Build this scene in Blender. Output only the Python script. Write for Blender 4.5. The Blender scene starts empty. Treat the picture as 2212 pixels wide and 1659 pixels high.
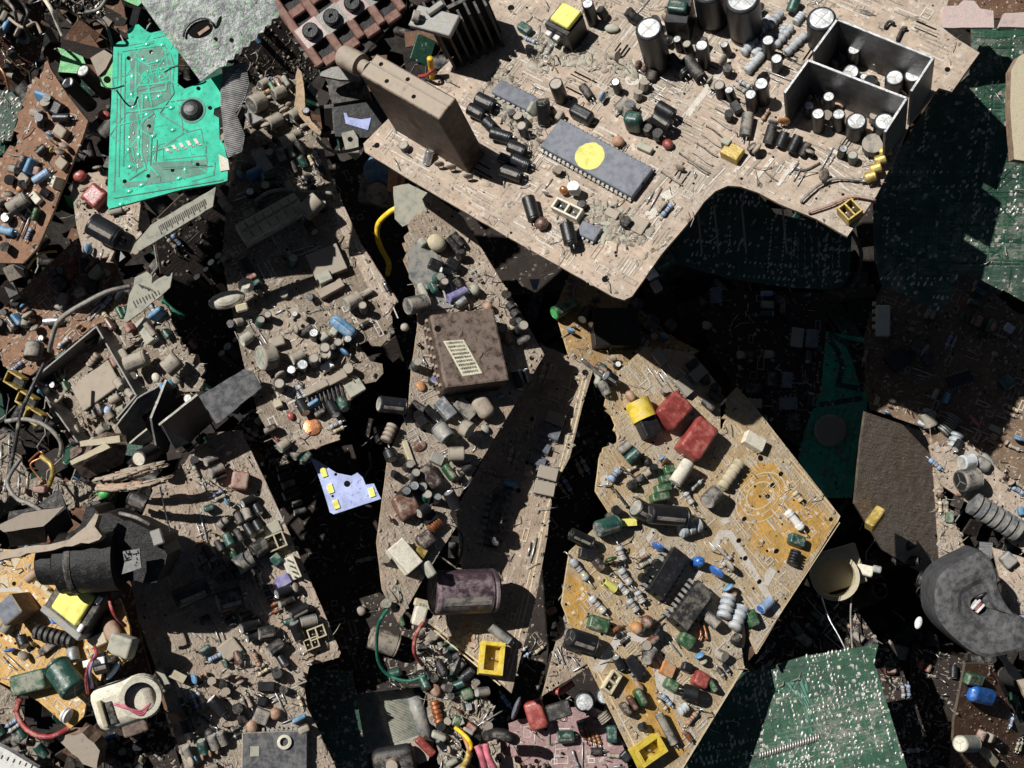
import bpy, math, random
from mathutils import Vector, Matrix, noise
SC = bpy.context.scene
COL = SC.collection
# ---------------------------------------------------------------- camera, sky, sun, exposure
S, H, CU, CV = .00022, .6, 1106., 829.5      # metres per view pixel at z=0, camera height, picture centre
cd = bpy.data.cameras.new('camera'); cam = bpy.data.objects.new('camera', cd); COL.objects.link(cam)
cam.location = (0, 0, H); cd.sensor_width = 36; cd.lens = 36*H/(2212*S)
cd.clip_start = .01; cd.clip_end = 100
SC.camera = cam
TO_SUN = Vector((-.53, .44, .72)).normalized()
wd = bpy.data.worlds.new('World'); SC.world = wd; wd.use_nodes = True
nt = wd.node_tree; sky = nt.nodes.new('ShaderNodeTexSky'); sky.sky_type = 'NISHITA'; sky.sun_disc = False
sky.sun_elevation = math.asin(TO_SUN.z); sky.sun_rotation = math.atan2(TO_SUN.x, TO_SUN.y)
nt.links.new(sky.outputs[0], nt.nodes['Background'].inputs[0]); nt.nodes['Background'].inputs[1].default_value = .017
ld = bpy.data.lights.new('sun', 'SUN'); ld.energy = 5; ld.angle = math.radians(.5); ld.color = (1, .98, .95)
sun = bpy.data.objects.new('sun', ld); COL.objects.link(sun); sun.location = TO_SUN*2
sun.rotation_euler = TO_SUN.to_track_quat('Z', 'Y').to_euler()
vs = SC.view_settings; vs.view_transform = 'Standard'; vs.look = 'None'; vs.exposure = 0.27; vs.gamma = 1; vs.use_curve_mapping = False

# ---------------------------------------------------------------- materials
MATS = {}
def _n(t, k, **kw):
    n = t.nodes.new('ShaderNode'+k)
    for a, b in kw.items(): setattr(n, a, b)
    return n
def _noise(t, vec, scale, det=6, rough=.6):
    n = _n(t, 'TexNoise'); n.inputs['Scale'].default_value = scale; n.inputs['Detail'].default_value = det
    n.inputs['Roughness'].default_value = rough; t.links.new(vec, n.inputs['Vector']); return n.outputs['Fac']
def _ramp(t, fac, a, b, lo=0., hi=1.):
    m = _n(t, 'MapRange'); m.interpolation_type = 'SMOOTHSTEP'; t.links.new(fac, m.inputs[0])
    m.inputs[1].default_value = a; m.inputs[2].default_value = b; m.inputs[3].default_value = lo; m.inputs[4].default_value = hi
    return m.outputs[0]
def _math(t, op, a, b=None):
    m = _n(t, 'Math', operation=op)
    for i, x in enumerate((a, b)):
        if x is None: continue
        if isinstance(x, (int, float)): m.inputs[i].default_value = x
        else: t.links.new(x, m.inputs[i])
    return m.outputs[0]
def _mix(t, fac, a, b, blend='MIX'):
    m = _n(t, 'Mix'); m.data_type = 'RGBA'; m.blend_type = blend
    for i, x in ((0, fac), (6, a), (7, b)):
        if isinstance(x, (int, float)): m.inputs[i].default_value = x
        elif isinstance(x, tuple): m.inputs[i].default_value = (*x, 1)
        else: t.links.new(x, m.inputs[i])
    return m.outputs[2]
def _new(name):
    m = bpy.data.materials.new(name); m.use_nodes = True; t = m.node_tree
    return m, t, t.nodes['Principled BSDF']
DUST = (.32, .275, .22)
def dusty(name, col, dust=.45, rough=.6, metal=0., spec=.4, var=.35, bump=.35, dcol=None):
    """a material under a coat of settled dust: more dust on faces that look up, broken by noise"""
    m, t, p = _new(name); tc = _n(t, 'TexCoord'); v = tc.outputs['Object']
    oi = _n(t, 'ObjectInfo'); ad = _n(t, 'VectorMath', operation='ADD'); cb = _n(t, 'CombineXYZ')
    t.links.new(_math(t, 'MULTIPLY', oi.outputs['Random'], 9.), cb.inputs[0]); t.links.new(cb.outputs[0], ad.inputs[1]); t.links.new(v, ad.inputs[0]); v = ad.outputs[0]
    n1 = _noise(t, v, 260, 5, .65); n2 = _noise(t, v, 1500, 4, .7)
    dk = tuple(c*(1-var) for c in col); lt = tuple(min(1, c*(1+var*.6)) for c in col)
    base = _mix(t, _ramp(t, n1, .3, .7), dk, lt)
    br = _math(t, 'ADD', _math(t, 'MULTIPLY', oi.outputs['Random'], .35), .82)
    hs = _n(t, 'HueSaturation'); t.links.new(base, hs.inputs['Color']); t.links.new(br, hs.inputs['Value']); base = hs.outputs[0]
    ge = _n(t, 'NewGeometry'); sx = _n(t, 'SeparateXYZ'); t.links.new(ge.outputs['Normal'], sx.inputs[0])
    up = _ramp(t, sx.outputs[2], -.1, .95, -.32, .12)
    f = _math(t, 'ADD', _math(t, 'ADD', n1, _math(t, 'MULTIPLY', n2, .6)), up)
    f = _ramp(t, f, 1.12-dust*.95, 1.32-dust*.75, 0, min(1, .55+dust*.5))
    colr = _mix(t, f, base, dcol or DUST)
    t.links.new(colr, p.inputs['Base Color'])
    t.links.new(_math(t, 'ADD', _math(t, 'MULTIPLY', f, .9-rough), rough), p.inputs['Roughness'])
    if metal: t.links.new(_math(t, 'MULTIPLY', _math(t, 'SUBTRACT', 1., f), metal), p.inputs['Metallic'])
    p.inputs['Specular IOR Level'].default_value = spec
    b = _n(t, 'Bump'); b.inputs['Strength'].default_value = bump; b.inputs['Distance'].default_value = .0006
    t.links.new(_math(t, 'ADD', n1, _math(t, 'MULTIPLY', n2, .5)), b.inputs['Height']); t.links.new(b.outputs[0], p.inputs['Normal'])
    MATS[name] = m; return m
def boardmat(name, col, dcol=DUST, dust=.5, trace=.25, silk=.25, spec=.25, rough=.75, bump=.6, tcol=None, streak=1.):
    """bare laminate with print, tracks showing through, and dust lying in patches and smears"""
    m, t, p = _new(name); tc = _n(t, 'TexCoord'); v = tc.outputs['Object']
    big = _noise(t, v, 22, 5, .6); mid = _noise(t, v, 130, 6, .65); fine = _noise(t, v, 900, 5, .7)
    mp = _n(t, 'Mapping'); mp.inputs['Scale'].default_value = (90, 700, 300); mp.inputs['Rotation'].default_value = (0, 0, .5); t.links.new(v, mp.inputs[0])
    st = _noise(t, mp.outputs[0], 1, 4, .6)
    base = _mix(t, _ramp(t, mid, .3, .72), tuple(c*.72 for c in col), tuple(min(1, c*1.2) for c in col))
    # tracks
    br = _n(t, 'TexBrick'); br.inputs['Scale'].default_value = 62; br.inputs['Mortar Size'].default_value = .035; br.offset = .37; br.squash = 1.7; br.squash_frequency = 3
    br.inputs['Color1'].default_value = (0, 0, 0, 1); br.inputs['Color2'].default_value = (.5, .5, .5, 1); br.inputs['Mortar'].default_value = (1, 1, 1, 1); br.inputs['Bias'].default_value = 0
    wv = _n(t, 'Mapping'); wv.inputs['Rotation'].default_value = (0, 0, math.pi/2); t.links.new(v, wv.inputs[0])
    t.links.new(wv.outputs[0], br.inputs['Vector'])
    tf = _math(t, 'MULTIPLY', _math(t, 'MULTIPLY', br.outputs['Color'], _ramp(t, big, .42, .6)), trace)
    base = _mix(t, tf, base, tcol or tuple(c*.45 for c in col))
    # printed marks: small blocks of pale ink
    vo = _n(t, 'TexVoronoi'); vo.distance = 'CHEBYCHEV'; vo.inputs['Scale'].default_value = 240; t.links.new(v, vo.inputs['Vector'])
    sf = _math(t, 'MULTIPLY', _math(t, 'LESS_THAN', vo.outputs['Distance'], .2), _ramp(t, mid, .47, .53, 0, silk*1.6))
    base = _mix(t, sf, base, (.62, .58, .5))
    f = _math(t, 'ADD', _math(t, 'ADD', _math(t, 'MULTIPLY', big, .9), _math(t, 'MULTIPLY', mid, .6)), _math(t, 'ADD', _math(t, 'MULTIPLY', fine, .35), _math(t, 'MULTIPLY', st, .55*streak)))
    f = _ramp(t, f, 1.48-dust*.62, 1.68-dust*.42, 0, .93)
    dv = _mix(t, _ramp(t, fine, .3, .7), tuple(c*.74 for c in dcol), tuple(min(1, c*1.18) for c in dcol))
    colr = _mix(t, f, base, dv)
    # dark grime specks
    gr = _math(t, 'MULTIPLY', _ramp(t, _noise(t, v, 380, 4, .85), .555, .64, 0, .85), _ramp(t, st, .38, .56))
    colr = _mix(t, gr, colr, tuple(c*.22 for c in dcol))
    t.links.new(colr, p.inputs['Base Color'])
    t.links.new(_math(t, 'ADD', _math(t, 'MULTIPLY', f, .95-rough), rough), p.inputs['Roughness'])
    p.inputs['Specular IOR Level'].default_value = spec
    b = _n(t, 'Bump'); b.inputs['Strength'].default_value = bump; b.inputs['Distance'].default_value = .0011
    hgt = _math(t, 'ADD', _math(t, 'MULTIPLY', f, .5), _math(t, 'ADD', _math(t, 'MULTIPLY', fine, .55), _math(t, 'ADD', _math(t, 'MULTIPLY', st, .5*streak), _math(t, 'MULTIPLY', mid, .4))))
    t.links.new(hgt, b.inputs['Height']); t.links.new(b.outputs[0], p.inputs['Normal'])
    MATS[name] = m; return m
def plain(name, col, rough=.5, metal=0, spec=.4):
    m, t, p = _new(name); p.inputs['Base Color'].default_value = (*col, 1); p.inputs['Roughness'].default_value = rough
    p.inputs['Metallic'].default_value = metal; p.inputs['Specular IOR Level'].default_value = spec; MATS[name] = m; return m

boardmat('b_tan', (.41, .32, .245), (.40, .35, .29), .56, .25, .35)
boardmat('b_dust', (.35, .265, .195), (.35, .30, .24), .62, .22, .3)
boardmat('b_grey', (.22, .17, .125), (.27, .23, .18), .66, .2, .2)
boardmat('b_gold', (.43, .31, .17), (.41, .355, .275), .66, .25, .45, spec=.3, rough=.6, tcol=(.55, .36, .15))
boardmat('b_goldclean', (.46, .265, .07), (.40, .30, .17), .22, .3, .5, spec=.4, rough=.45, tcol=(.56, .37, .15))
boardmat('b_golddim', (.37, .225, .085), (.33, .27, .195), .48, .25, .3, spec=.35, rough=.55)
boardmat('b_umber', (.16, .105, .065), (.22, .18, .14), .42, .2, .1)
boardmat('b_rust', (.23, .125, .075), (.28, .2, .14), .38, .25, .2)
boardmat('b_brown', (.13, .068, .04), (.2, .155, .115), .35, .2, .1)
boardmat('b_dark', (.03, .022, .018), (.06, .05, .04), .4, .2, .1)  # near-black laminate: the shade of the deep gaps is put into its colour
boardmat('b_pink', (.30, .19, .185), (.31, .235, .21), .38, .15, .3)
boardmat('b_green', (.028, .082, .048), (.18, .205, .165), .44, .7, .5, spec=.35, rough=.5, bump=.35, tcol=(.04, .13, .075))
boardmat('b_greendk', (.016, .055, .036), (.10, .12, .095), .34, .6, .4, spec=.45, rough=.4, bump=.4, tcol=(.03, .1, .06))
boardmat('b_greenold', (.04, .075, .055), (.20, .20, .165), .58, .5, .4, spec=.3, rough=.55, bump=.5, tcol=(.05, .17, .1))
boardmat('b_teal', (.02, .36, .22), (.10, .26, .18), .28, .5, .1, spec=.5, rough=.35, bump=.3, tcol=(.005, .06, .035))
boardmat('b_mint', (.025, .44, .28), (.13, .40, .30), .22, .0, .0, spec=.2, rough=.6, bump=.06, streak=.4)
boardmat('b_mintlight', (.10, .225, .17), (.19, .30, .24), .4, .0, .0, spec=.2, rough=.6, bump=.06, streak=.4)
boardmat('b_led', (.34, .39, .62), (.34, .37, .5), .25, .0, .0, spec=.4, rough=.4, bump=.1)
boardmat('edge', (.42, .30, .19), (.36, .27, .19), .4, 0, 0, rough=.85)
boardmat('edgegold', (.58, .42, .22), (.45, .34, .22), .35, 0, 0, rough=.8)
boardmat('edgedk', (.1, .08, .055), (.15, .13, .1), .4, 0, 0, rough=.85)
dusty('blk', (.012, .012, .013), .1, .4, spec=.45, dcol=(.16, .14, .115))
dusty('blkdust', (.022, .021, .021), .3, .55, dcol=(.19, .165, .135))
dusty('sleeve', (.015, .016, .019), .1, .36, spec=.5, dcol=(.2, .175, .145))
dusty('sleevegrey', (.075, .082, .085), .45, .5)
dusty('sleevegreen', (.02, .07, .055), .25, .32, spec=.5)
dusty('sleevebeige', (.2, .185, .14), .55, .6)
dusty('sleevepurple', (.055, .034, .042), .36, .42, spec=.45, dcol=(.22, .17, .17))
dusty('sleeveblue', (.03, .17, .46), .2, .3, spec=.5)
dusty('alu', (.74, .75, .74), .12, .3, metal=.75, dcol=(.45, .42, .37))
dusty('aludust', (.42, .41, .37), .5, .45, metal=.4)
dusty('tin', (.55, .56, .56), .25, .36, metal=.75)
dusty('zinc', (.27, .28, .28), .4, .45, metal=.45, dcol=(.27, .24, .19))
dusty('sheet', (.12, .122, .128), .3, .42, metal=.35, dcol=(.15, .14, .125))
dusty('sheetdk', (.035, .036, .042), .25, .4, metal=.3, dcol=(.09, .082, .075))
dusty('chipgrey', (.125, .135, .16), .2, .55, dcol=(.2, .185, .17))
dusty('chipdust', (.06, .055, .05), .7, .7)
dusty('rustmod', (.085, .055, .04), .42, .55, var=.6, bump=.6, dcol=(.2, .15, .12))
dusty('rustlight', (.25, .17, .115), .6, .8)
dusty('red', (.25, .048, .04), .24, .3, spec=.55, dcol=(.33, .17, .13))
dusty('reddust', (.25, .07, .05), .45, .5)
dusty('brownfilm', (.13, .06, .042), .32, .3, spec=.55)
dusty('darkfilm', (.05, .036, .032), .3, .28, spec=.55)
dusty('green', (.03, .095, .04), .3, .28, spec=.55)
dusty('greenlt', (.07, .4, .1), .2, .35, spec=.5)
dusty('greenbox', (.03, .1, .055), .35, .5)
dusty('blue', (.03, .14, .46), .2, .25, spec=.55)
dusty('bluelt', (.11, .27, .44), .3, .4)
dusty('orange', (.46, .19, .05), .35, .4)
dusty('tanblob', (.36, .2, .12), .35, .5)
dusty('cream', (.55, .48, .31), .38, .6)
dusty('creamlt', (.66, .62, .50), .3, .5)
dusty('plategrey', (.31, .32, .265), .4, .7, dcol=(.33, .3, .23))
dusty('yellow', (.66, .49, .05), .26, .45)
dusty('paleyellow', (.72, .66, .14), .3, .6, dcol=(.5, .45, .2))
dusty('gold', (.5, .36, .09), .3, .38, metal=.5)
dusty('white', (.74, .73, .7), .25, .5)
dusty('silverres', (.42, .45, .47), .3, .4)
dusty('blueres', (.25, .36, .52), .25, .4)
dusty('lilac', (.2, .19, .42), .3, .5)
dusty('tape', (.013, .0125, .012), .22, .5, spec=.35, bump=1.0, dcol=(.07, .065, .055))
dusty('rubber', (.045, .045, .047), .35, .75, dcol=(.12, .115, .11))
dusty('keypad', (.165, .075, .055), .32, .6, dcol=(.24, .16, .125))
dusty('pinkplate', (.55, .42, .40), .35, .6)
dusty('stick', (.33, .245, .165), .5, .85)
dusty('dirt', (.27, .215, .16), .6, .95)
dusty('dirtdk', (.07, .055, .042), .5, .95)
dusty('soilshade', (.016, .013, .011), .3, .95, dcol=(.035, .028, .022))  # ground colour taken almost to black to carry the shade between the boards
dusty('ledyellow', (.85, .78, .12), .05, .3)
dusty('silkwhite', (.62, .59, .53), .42, .6)
dusty('silkgold', (.56, .45, .28), .3, .5)
dusty('wireyellow', (.78, .50, .03), .1, .4)
dusty('wiregreen', (.015, .13, .08), .2, .45)
dusty('wirered', (.32, .045, .045), .3, .45)
dusty('wirepink', (.55, .16, .2), .15, .4)
dusty('wireblack', (.02, .02, .022), .25, .45)
dusty('wiregrey', (.16, .155, .145), .4, .5)
dusty('copper', (.5, .2, .09), .2, .35, metal=.7)
dusty('paper', (.66, .62, .45), .2, .7)
dusty('ink', (.06, .055, .05), .2, .7)
dusty('ribbed', (.2, .2, .2), .35, .6, dcol=(.28, .26, .23))
plain('hole', (.006, .005, .004), .9, 0, .1)
m, t, p = _new('solder'); p.inputs['Base Color'].default_value = (.5, .49, .44, 1); p.inputs['Metallic'].default_value = .7; p.inputs['Roughness'].default_value = .48; MATS['solder'] = m
# perforated scratched shield with green lacquer flakes
m, t, p = _new('shield'); v = _n(t, 'TexCoord').outputs['Object']; a = _noise(t, v, 120, 6, .75); b_ = _noise(t, v, 420, 4, .7)
c = _mix(t, _ramp(t, a, .35, .65), (.075, .08, .08), (.30, .31, .30)); c = _mix(t, _ramp(t, b_, .55, .61, 0, .85), c, (.12, .30, .11)); c = _mix(t, _ramp(t, _noise(t, v, 260, 4, .7), .58, .64, 0, .9), c, (.06, .055, .05))
t.links.new(c, p.inputs['Base Color']); p.inputs['Metallic'].default_value = .35; p.inputs['Roughness'].default_value = .5
bb = _n(t, 'Bump'); bb.inputs['Strength'].default_value = .7; bb.inputs['Distance'].default_value = .001; t.links.new(b_, bb.inputs['Height']); t.links.new(bb.outputs[0], p.inputs['Normal']); MATS['shield'] = m

# ---------------------------------------------------------------- mesh builder
class MB:
    def __init__(s): s.v = []; s.f = []; s.m = []; s.sm = []; s.mats = []
    def mi(s, m):
        if m not in s.mats: s.mats.append(m)
        return s.mats.index(m)
    def add(s, vs_, fs, m, smooth=False, M=None):
        o = len(s.v); k = s.mi(m)
        s.v += [tuple(M @ Vector(q)) if M else tuple(q) for q in vs_]
        for f in fs: s.f.append([o+i for i in f]); s.m.append(k); s.sm.append(smooth)
    def rbox(s, sx, sy, sz, r, m, top=None, seg=2, M=None, z0=0., smooth=None):
        """box on z0..z0+sz with rounded corners and rounded top and bottom edges"""
        r = min(r, sx*.49, sy*.49, sz*.49); rings = []
        prof = [(r*(1-math.sin(a)), r*(1-math.cos(a))) for a in [i*math.pi/2/seg for i in range(seg+1)]]  # inset, height
        levels = [(i, z0+h) for i, h in prof] + [(i, z0+sz-h) for i, h in reversed(prof)]
        vs_ = []; n = 4*(seg+1)
        for ins, z in levels:
            rr = max(r-ins, r*.15)
            for q, (cx, cy) in enumerate(((1, 1), (-1, 1), (-1, -1), (1, -1))):
                for k in range(seg+1):
                    a = math.pi/2*(q+k/seg); X = sx/2-ins-rr; Y = sy/2-ins-rr
                    vs_.append((cx*X+rr*math.cos(a), cy*Y+rr*math.sin(a), z))
        fs = []; L = len(levels)
        for l in range(L-1):
            for k in range(n): fs.append((l*n+k, l*n+(k+1) % n, (l+1)*n+(k+1) % n, (l+1)*n+k))
        sm = (seg > 2) if smooth is None else smooth
        s.add(vs_, fs, m, sm, M)
        s.add(vs_[(L-1)*n:], [tuple(range(n))], top or m, False, M); s.add(vs_[:n], [tuple(reversed(range(n)))], m, False, M)
    def lathe(s, prof, m, seg=20, M=None, smooth=True, caps=True):
        """prof: list of (r, z) or (r, z, material for the band that ends here)"""
        for i in range(len(prof)-1):
            r0, z0 = prof[i][:2]; r1, z1 = prof[i+1][:2]; mm = prof[i+1][2] if len(prof[i+1]) > 2 else m
            vs_ = [(r0*math.cos(2*math.pi*k/seg), r0*math.sin(2*math.pi*k/seg), z0) for k in range(seg)] + [(r1*math.cos(2*math.pi*k/seg), r1*math.sin(2*math.pi*k/seg), z1) for k in range(seg)]
            if r1 < 1e-7: vs_ = vs_[:seg]+[(0, 0, z1)]; fs = [(k, (k+1) % seg, seg) for k in range(seg)]
            elif r0 < 1e-7: vs_ = [(0, 0, z0)]+vs_[seg:]; fs = [(0, 1+(k+1) % seg, 1+k) for k in range(seg)]
            else: fs = [(k, (k+1) % seg, seg+(k+1) % seg, seg+k) for k in range(seg)]
            s.add(vs_, fs, mm, smooth, M)
    def tube(s, pts, r, m, seg=8, cap=True):
        pts = [Vector(q) for q in pts]; vs_ = []; up = None
        for i, q in enumerate(pts):
            d = (pts[min(i+1, len(pts)-1)]-pts[max(i-1, 0)]).normalized()
            if up is None: up = d.orthogonal().normalized()
            a = (up-d*up.dot(d)); a = a.normalized() if a.length > 1e-9 else d.orthogonal().normalized(); up = a; b = d.cross(a)
            for k in range(seg):
                t_ = 2*math.pi*k/seg; vs_.append(q+(a*math.cos(t_)+b*math.sin(t_))*r)
        fs = [(i*seg+k, i*seg+(k+1) % seg, (i+1)*seg+(k+1) % seg, (i+1)*seg+k) for i in range(len(pts)-1) for k in range(seg)]
        if cap: fs += [tuple(reversed(range(seg))), tuple(range((len(pts)-1)*seg, len(pts)*seg))]
        s.add(vs_, fs, m, True)
    def prism(s, pts, z0, z1, m, side=None, bot=None, M=None):
        n = len(pts); ar = sum(pts[i][0]*pts[(i+1) % n][1]-pts[(i+1) % n][0]*pts[i][1] for i in range(n))
        if ar < 0: pts = pts[::-1]
        s.add([(x, y, z1) for x, y in pts], [tuple(range(n))], m, False, M)
        s.add([(x, y, z0) for x, y in pts], [tuple(reversed(range(n)))], bot or m, False, M)
        s.add([(x, y, z0) for x, y in pts]+[(x, y, z1) for x, y in pts], [(i, (i+1) % n, n+(i+1) % n, n+i) for i in range(n)], side or m, False, M)
    def ell(s, rx, ry, rz, m, M=None, su=14, sv=8):
        prof = [(math.sin(math.pi*i/sv), -math.cos(math.pi*i/sv)) for i in range(sv+1)]; prof[0] = (0, -1); prof[-1] = (0, 1)
        Q = Matrix.Diagonal((rx, ry, rz, 1)); s.lathe(prof, m, su, (M @ Q) if M else Q)
    def build(s, name, parent=None, M=None, Finv=None):
        me = bpy.data.meshes.new(name); me.from_pydata(s.v, [], s.f)
        for q in s.mats: me.materials.append(MATS[q])
        me.polygons.foreach_set('material_index', s.m); me.polygons.foreach_set('use_smooth', s.sm); me.update()
        o = bpy.data.objects.new(name, me); COL.objects.link(o)
        if parent: o.parent = parent
        if M is not None: o.matrix_basis = (Finv @ M) if Finv else M
        return o
def tag(o, label, cat, group=None, kind=None):
    if label: o['label'] = label
    if cat: o['category'] = cat
    if group: o['group'] = group
    if kind: o['kind'] = kind
    return o
def frame(P, x, n):
    n = n.normalized(); y = n.cross(x).normalized(); x = y.cross(n)
    return Matrix(((x.x, y.x, n.x, P.x), (x.y, y.y, n.y, P.y), (x.z, y.z, n.z, P.z), (0, 0, 0, 1)))

# ---------------------------------------------------------------- picture coordinates -> places in the heap
RG = {'V': (0, 0, 1), 'A': (0, 0, .3306), 'B': (548.6, 0, .3306), 'C': (1097.2, 0, .3306), 'D': (1608.5, 0, .3306),
      'E': (0, 493.7, .3306), 'F': (548.6, 493.7, .3306), 'G': (1097.2, 493.7, .3306), 'H': (1608.5, 493.7, .3306),
      'I': (0, 987.5, .4047), 'J': (548.6, 987.5, .4047), 'K': (1097.2, 987.5, .4047), 'L': (1608.5, 987.5, .4047)}
CUR = [0, 0, 1]
def R(k): CUR[:] = RG[k]
def ray(u, v): return Vector(((CUR[0]+u*CUR[2]-CU)*S, -(CUR[1]+v*CUR[2]-CV)*S, -H))
def at(u, v, z): return Vector((0, 0, H))+ray(u, v)*((H-z)/H)
def mpp(P): return S*(H-P.z)/H*CUR[2]
def spline(pts, k=6):
    out = []; n = len(pts)
    for i in range(n-1):
        p0, p1, p2, p3 = pts[max(i-1, 0)], pts[i], pts[i+1], pts[min(i+2, n-1)]
        for j in range(k):
            t_ = j/k; out.append(.5*((2*p1)+(p2-p0)*t_+(2*p0-5*p1+4*p2-p3)*t_*t_+(3*p1-p0-3*p2+p3)*t_**3))
    return out+[pts[-1]]
def inside(x, y, poly):
    c = False; j = len(poly)-1
    for i in range(len(poly)):
        xi, yi = poly[i]; xj, yj = poly[j]
        if (yi > y) != (yj > y) and x < (xj-xi)*(y-yi)/(yj-yi)+xi: c = not c
        j = i
    return c
class Board:
    def __init__(s, name, label, cat, outline, ref, z, n, ax, mat, side='edge', bot=None, th=.0016, rough=.00008, group=None, part='board_panel', ragged=()):
        s.n = Vector(n).normalized(); P0 = at(*ref, z); s.d = s.n.dot(P0)
        pts = [s.P(*q) for q in outline]; c = sum(pts, Vector())/len(pts)
        s.F = frame(c, s.P(ax[2], ax[3])-s.P(ax[0], ax[1]), s.n); s.Fi = s.F.inverted()
        s.root = bpy.data.objects.new(name, None); s.root.empty_display_size = .02; COL.objects.link(s.root); s.root.matrix_basis = s.F
        tag(s.root, label, cat, group)
        s.out = [tuple((s.Fi @ q)[:2]) for q in pts]; s.occ = []; s.part = part; s.th = th
        rr = random.Random(name+label); po = []
        for i, a in enumerate(s.out):
            b = s.out[(i+1) % len(s.out)]; L = math.hypot(b[0]-a[0], b[1]-a[1]); am = .0022 if i in ragged else rough
            k = max(1, int(L/(.0022 if i in ragged else .004))); po.append(a)
            for j in range(1, k):
                t_ = j/k; po.append((a[0]+(b[0]-a[0])*t_+rr.uniform(-am, am), a[1]+(b[1]-a[1])*t_+rr.uniform(-am, am)))
        s.poly = po; s.mb = MB(); s.mb.prism(po, -th, 0, mat, side, bot or mat); s.lay = 0
    def P(s, u, v, h=0.):
        r = ray(u, v); C = Vector((0, 0, H)); return C+r*((s.d+h-s.n.dot(C))/s.n.dot(r))
    def w(s, u, v): return mpp(s.P(u, v))
    def up(s):
        s.lay = (s.lay+1) % 40; return .00012+s.lay*.000006
    def hole(s, u, v, r, m='hole', ey=1.):
        q = s.Fi @ s.P(u, v); r = r*s.w(u, v); z = s.up()
        s.mb.add([(q.x+r*math.cos(a*math.pi/8), q.y+r*ey*math.sin(a*math.pi/8), z) for a in range(16)], [tuple(range(16))], m)
    def ring(s, u, v, r, w, m='silkwhite', ey=1.):
        q = s.Fi @ s.P(u, v); k = s.w(u, v); z = s.up(); N = 40
        s.mb.add([(q.x+(r+d)*k*math.cos(a*2*math.pi/N), q.y+(r+d)*k*ey*math.sin(a*2*math.pi/N), z) for d in (-w/2, w/2) for a in range(N)], [(a, (a+1) % N, N+(a+1) % N, N+a) for a in range(N)][::1], m)
    def line(s, pts, w, m='silkwhite'):
        for (a, b), (c, d) in zip(pts, pts[1:]):
            p, q = s.Fi @ s.P(a, b), s.Fi @ s.P(c, d); e = (q-p); e.z = 0
            if e.length < 1e-6: continue
            e.normalize(); o = Vector((-e.y, e.x, 0))*(w*s.w(a, b)/2); z = s.up(); e = e*(w*s.w(a, b)*.3)
            s.mb.add([(k.x, k.y, z) for k in (p-o-e, q-o+e, q+o+e, p+o-e)], [(0, 1, 2, 3)], m)
    def patch(s, pts, m, hgt=None):
        z = s.up() if hgt is None else hgt
        q = [(s.Fi @ s.P(*a))[:2] for a in pts]; ar = sum(q[i][0]*q[(i+1) % len(q)][1]-q[(i+1) % len(q)][0]*q[i][1] for i in range(len(q)))
        if ar < 0: q = q[::-1]
        s.mb.add([(x, y, z) for x, y in q], [tuple(range(len(q)))], m)
    def reg(s, P, r): q = s.Fi @ P; s.occ.append((q.x, q.y, r))
    def put(s, mb, name, M, parent=None):
        o = mb.build(name, s.root, M, s.Fi); return o
    def sub(s, mb, name, par):                     # a sub-part in the parent's own frame
        return mb.build(name, par, Matrix.Identity(4))
    def free(s, x, y, r):
        return inside(x, y, s.out) and all((x-a)**2+(y-b)**2 > (r+c)**2 for a, b, c in s.occ)
    def rnd(s, rr, poly=None):
        xs = [p[0] for p in (poly or s.out)]; ys = [p[1] for p in (poly or s.out)]
        for _ in range(60):
            x, y = rr.uniform(min(xs), max(xs)), rr.uniform(min(ys), max(ys))
            if inside(x, y, poly or s.out): return x, y
        return x, y
    def area(s, px): return [tuple((s.Fi @ s.P(*q))[:2]) for q in px]
    def marks(s, n, seed=1, m='silkwhite', holes=20, poly=None):
        rr = random.Random(seed)
        for _ in range(n):
            x, y = s.rnd(rr, poly); a = rr.choice((0, math.pi/2)); L = rr.uniform(.002, .009); W = rr.choice((.0003, .0004, .0006)); z = s.up(); ca, sa = math.cos(a), math.sin(a)
            def q(p0, p1, q0, q1): s.mb.add([(x+ca*i-sa*j, y+sa*i+ca*j, z) for i, j in ((p0, q0), (p1, q0), (p1, q1), (p0, q1))], [(0, 1, 2, 3)], m)
            if not all(inside(x+ca*i-sa*j, y+sa*i+ca*j, s.out) for i in (-.001, L+.001) for j in (-.001, .005)): continue
            if rr.random() < .55: q(0, L, 0, W)
            else:
                h = rr.uniform(.002, .004); q(0, L, 0, W); q(0, L, h, h+W); q(0, W, 0.0004, h); q(L-W, L, .0004, h)
        for _ in range(holes):
            x, y = s.rnd(rr, poly); r = rr.uniform(.0004, .0008); z = s.up()
            s.mb.add([(x+r*math.cos(i*math.pi/4), y+r*math.sin(i*math.pi/4), z) for i in range(8)], [tuple(range(8))], 'hole')
    def strips(s, n, seed, poly=None, m=('silkwhite', 'dirtdk', 'dirt')):
        """groups of parallel tracks showing through the lacquer"""
        rr = random.Random(seed)
        for _ in range(n):
            x, y = s.rnd(rr, poly); a = rr.choice((0, math.pi/2, 0)); L = rr.uniform(.006, .018); k = rr.randint(3, 8); st = rr.uniform(.0012, .002); ca, sa = math.cos(a), math.sin(a)
            for i in range(k):
                x0 = rr.uniform(-.0015, .0015); L2 = L*rr.uniform(.6, 1); w = st*rr.uniform(.25, .5); z = s.up(); q = [(x+ca*p-sa*r, y+sa*p+ca*r) for p, r in ((x0, i*st), (x0+L2, i*st), (x0+L2, i*st+w), (x0, i*st+w))]
                if all(inside(*e, s.out) for e in q): s.mb.add([(*e, z) for e in q], [(0, 1, 2, 3)], rr.choice(m))
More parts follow.
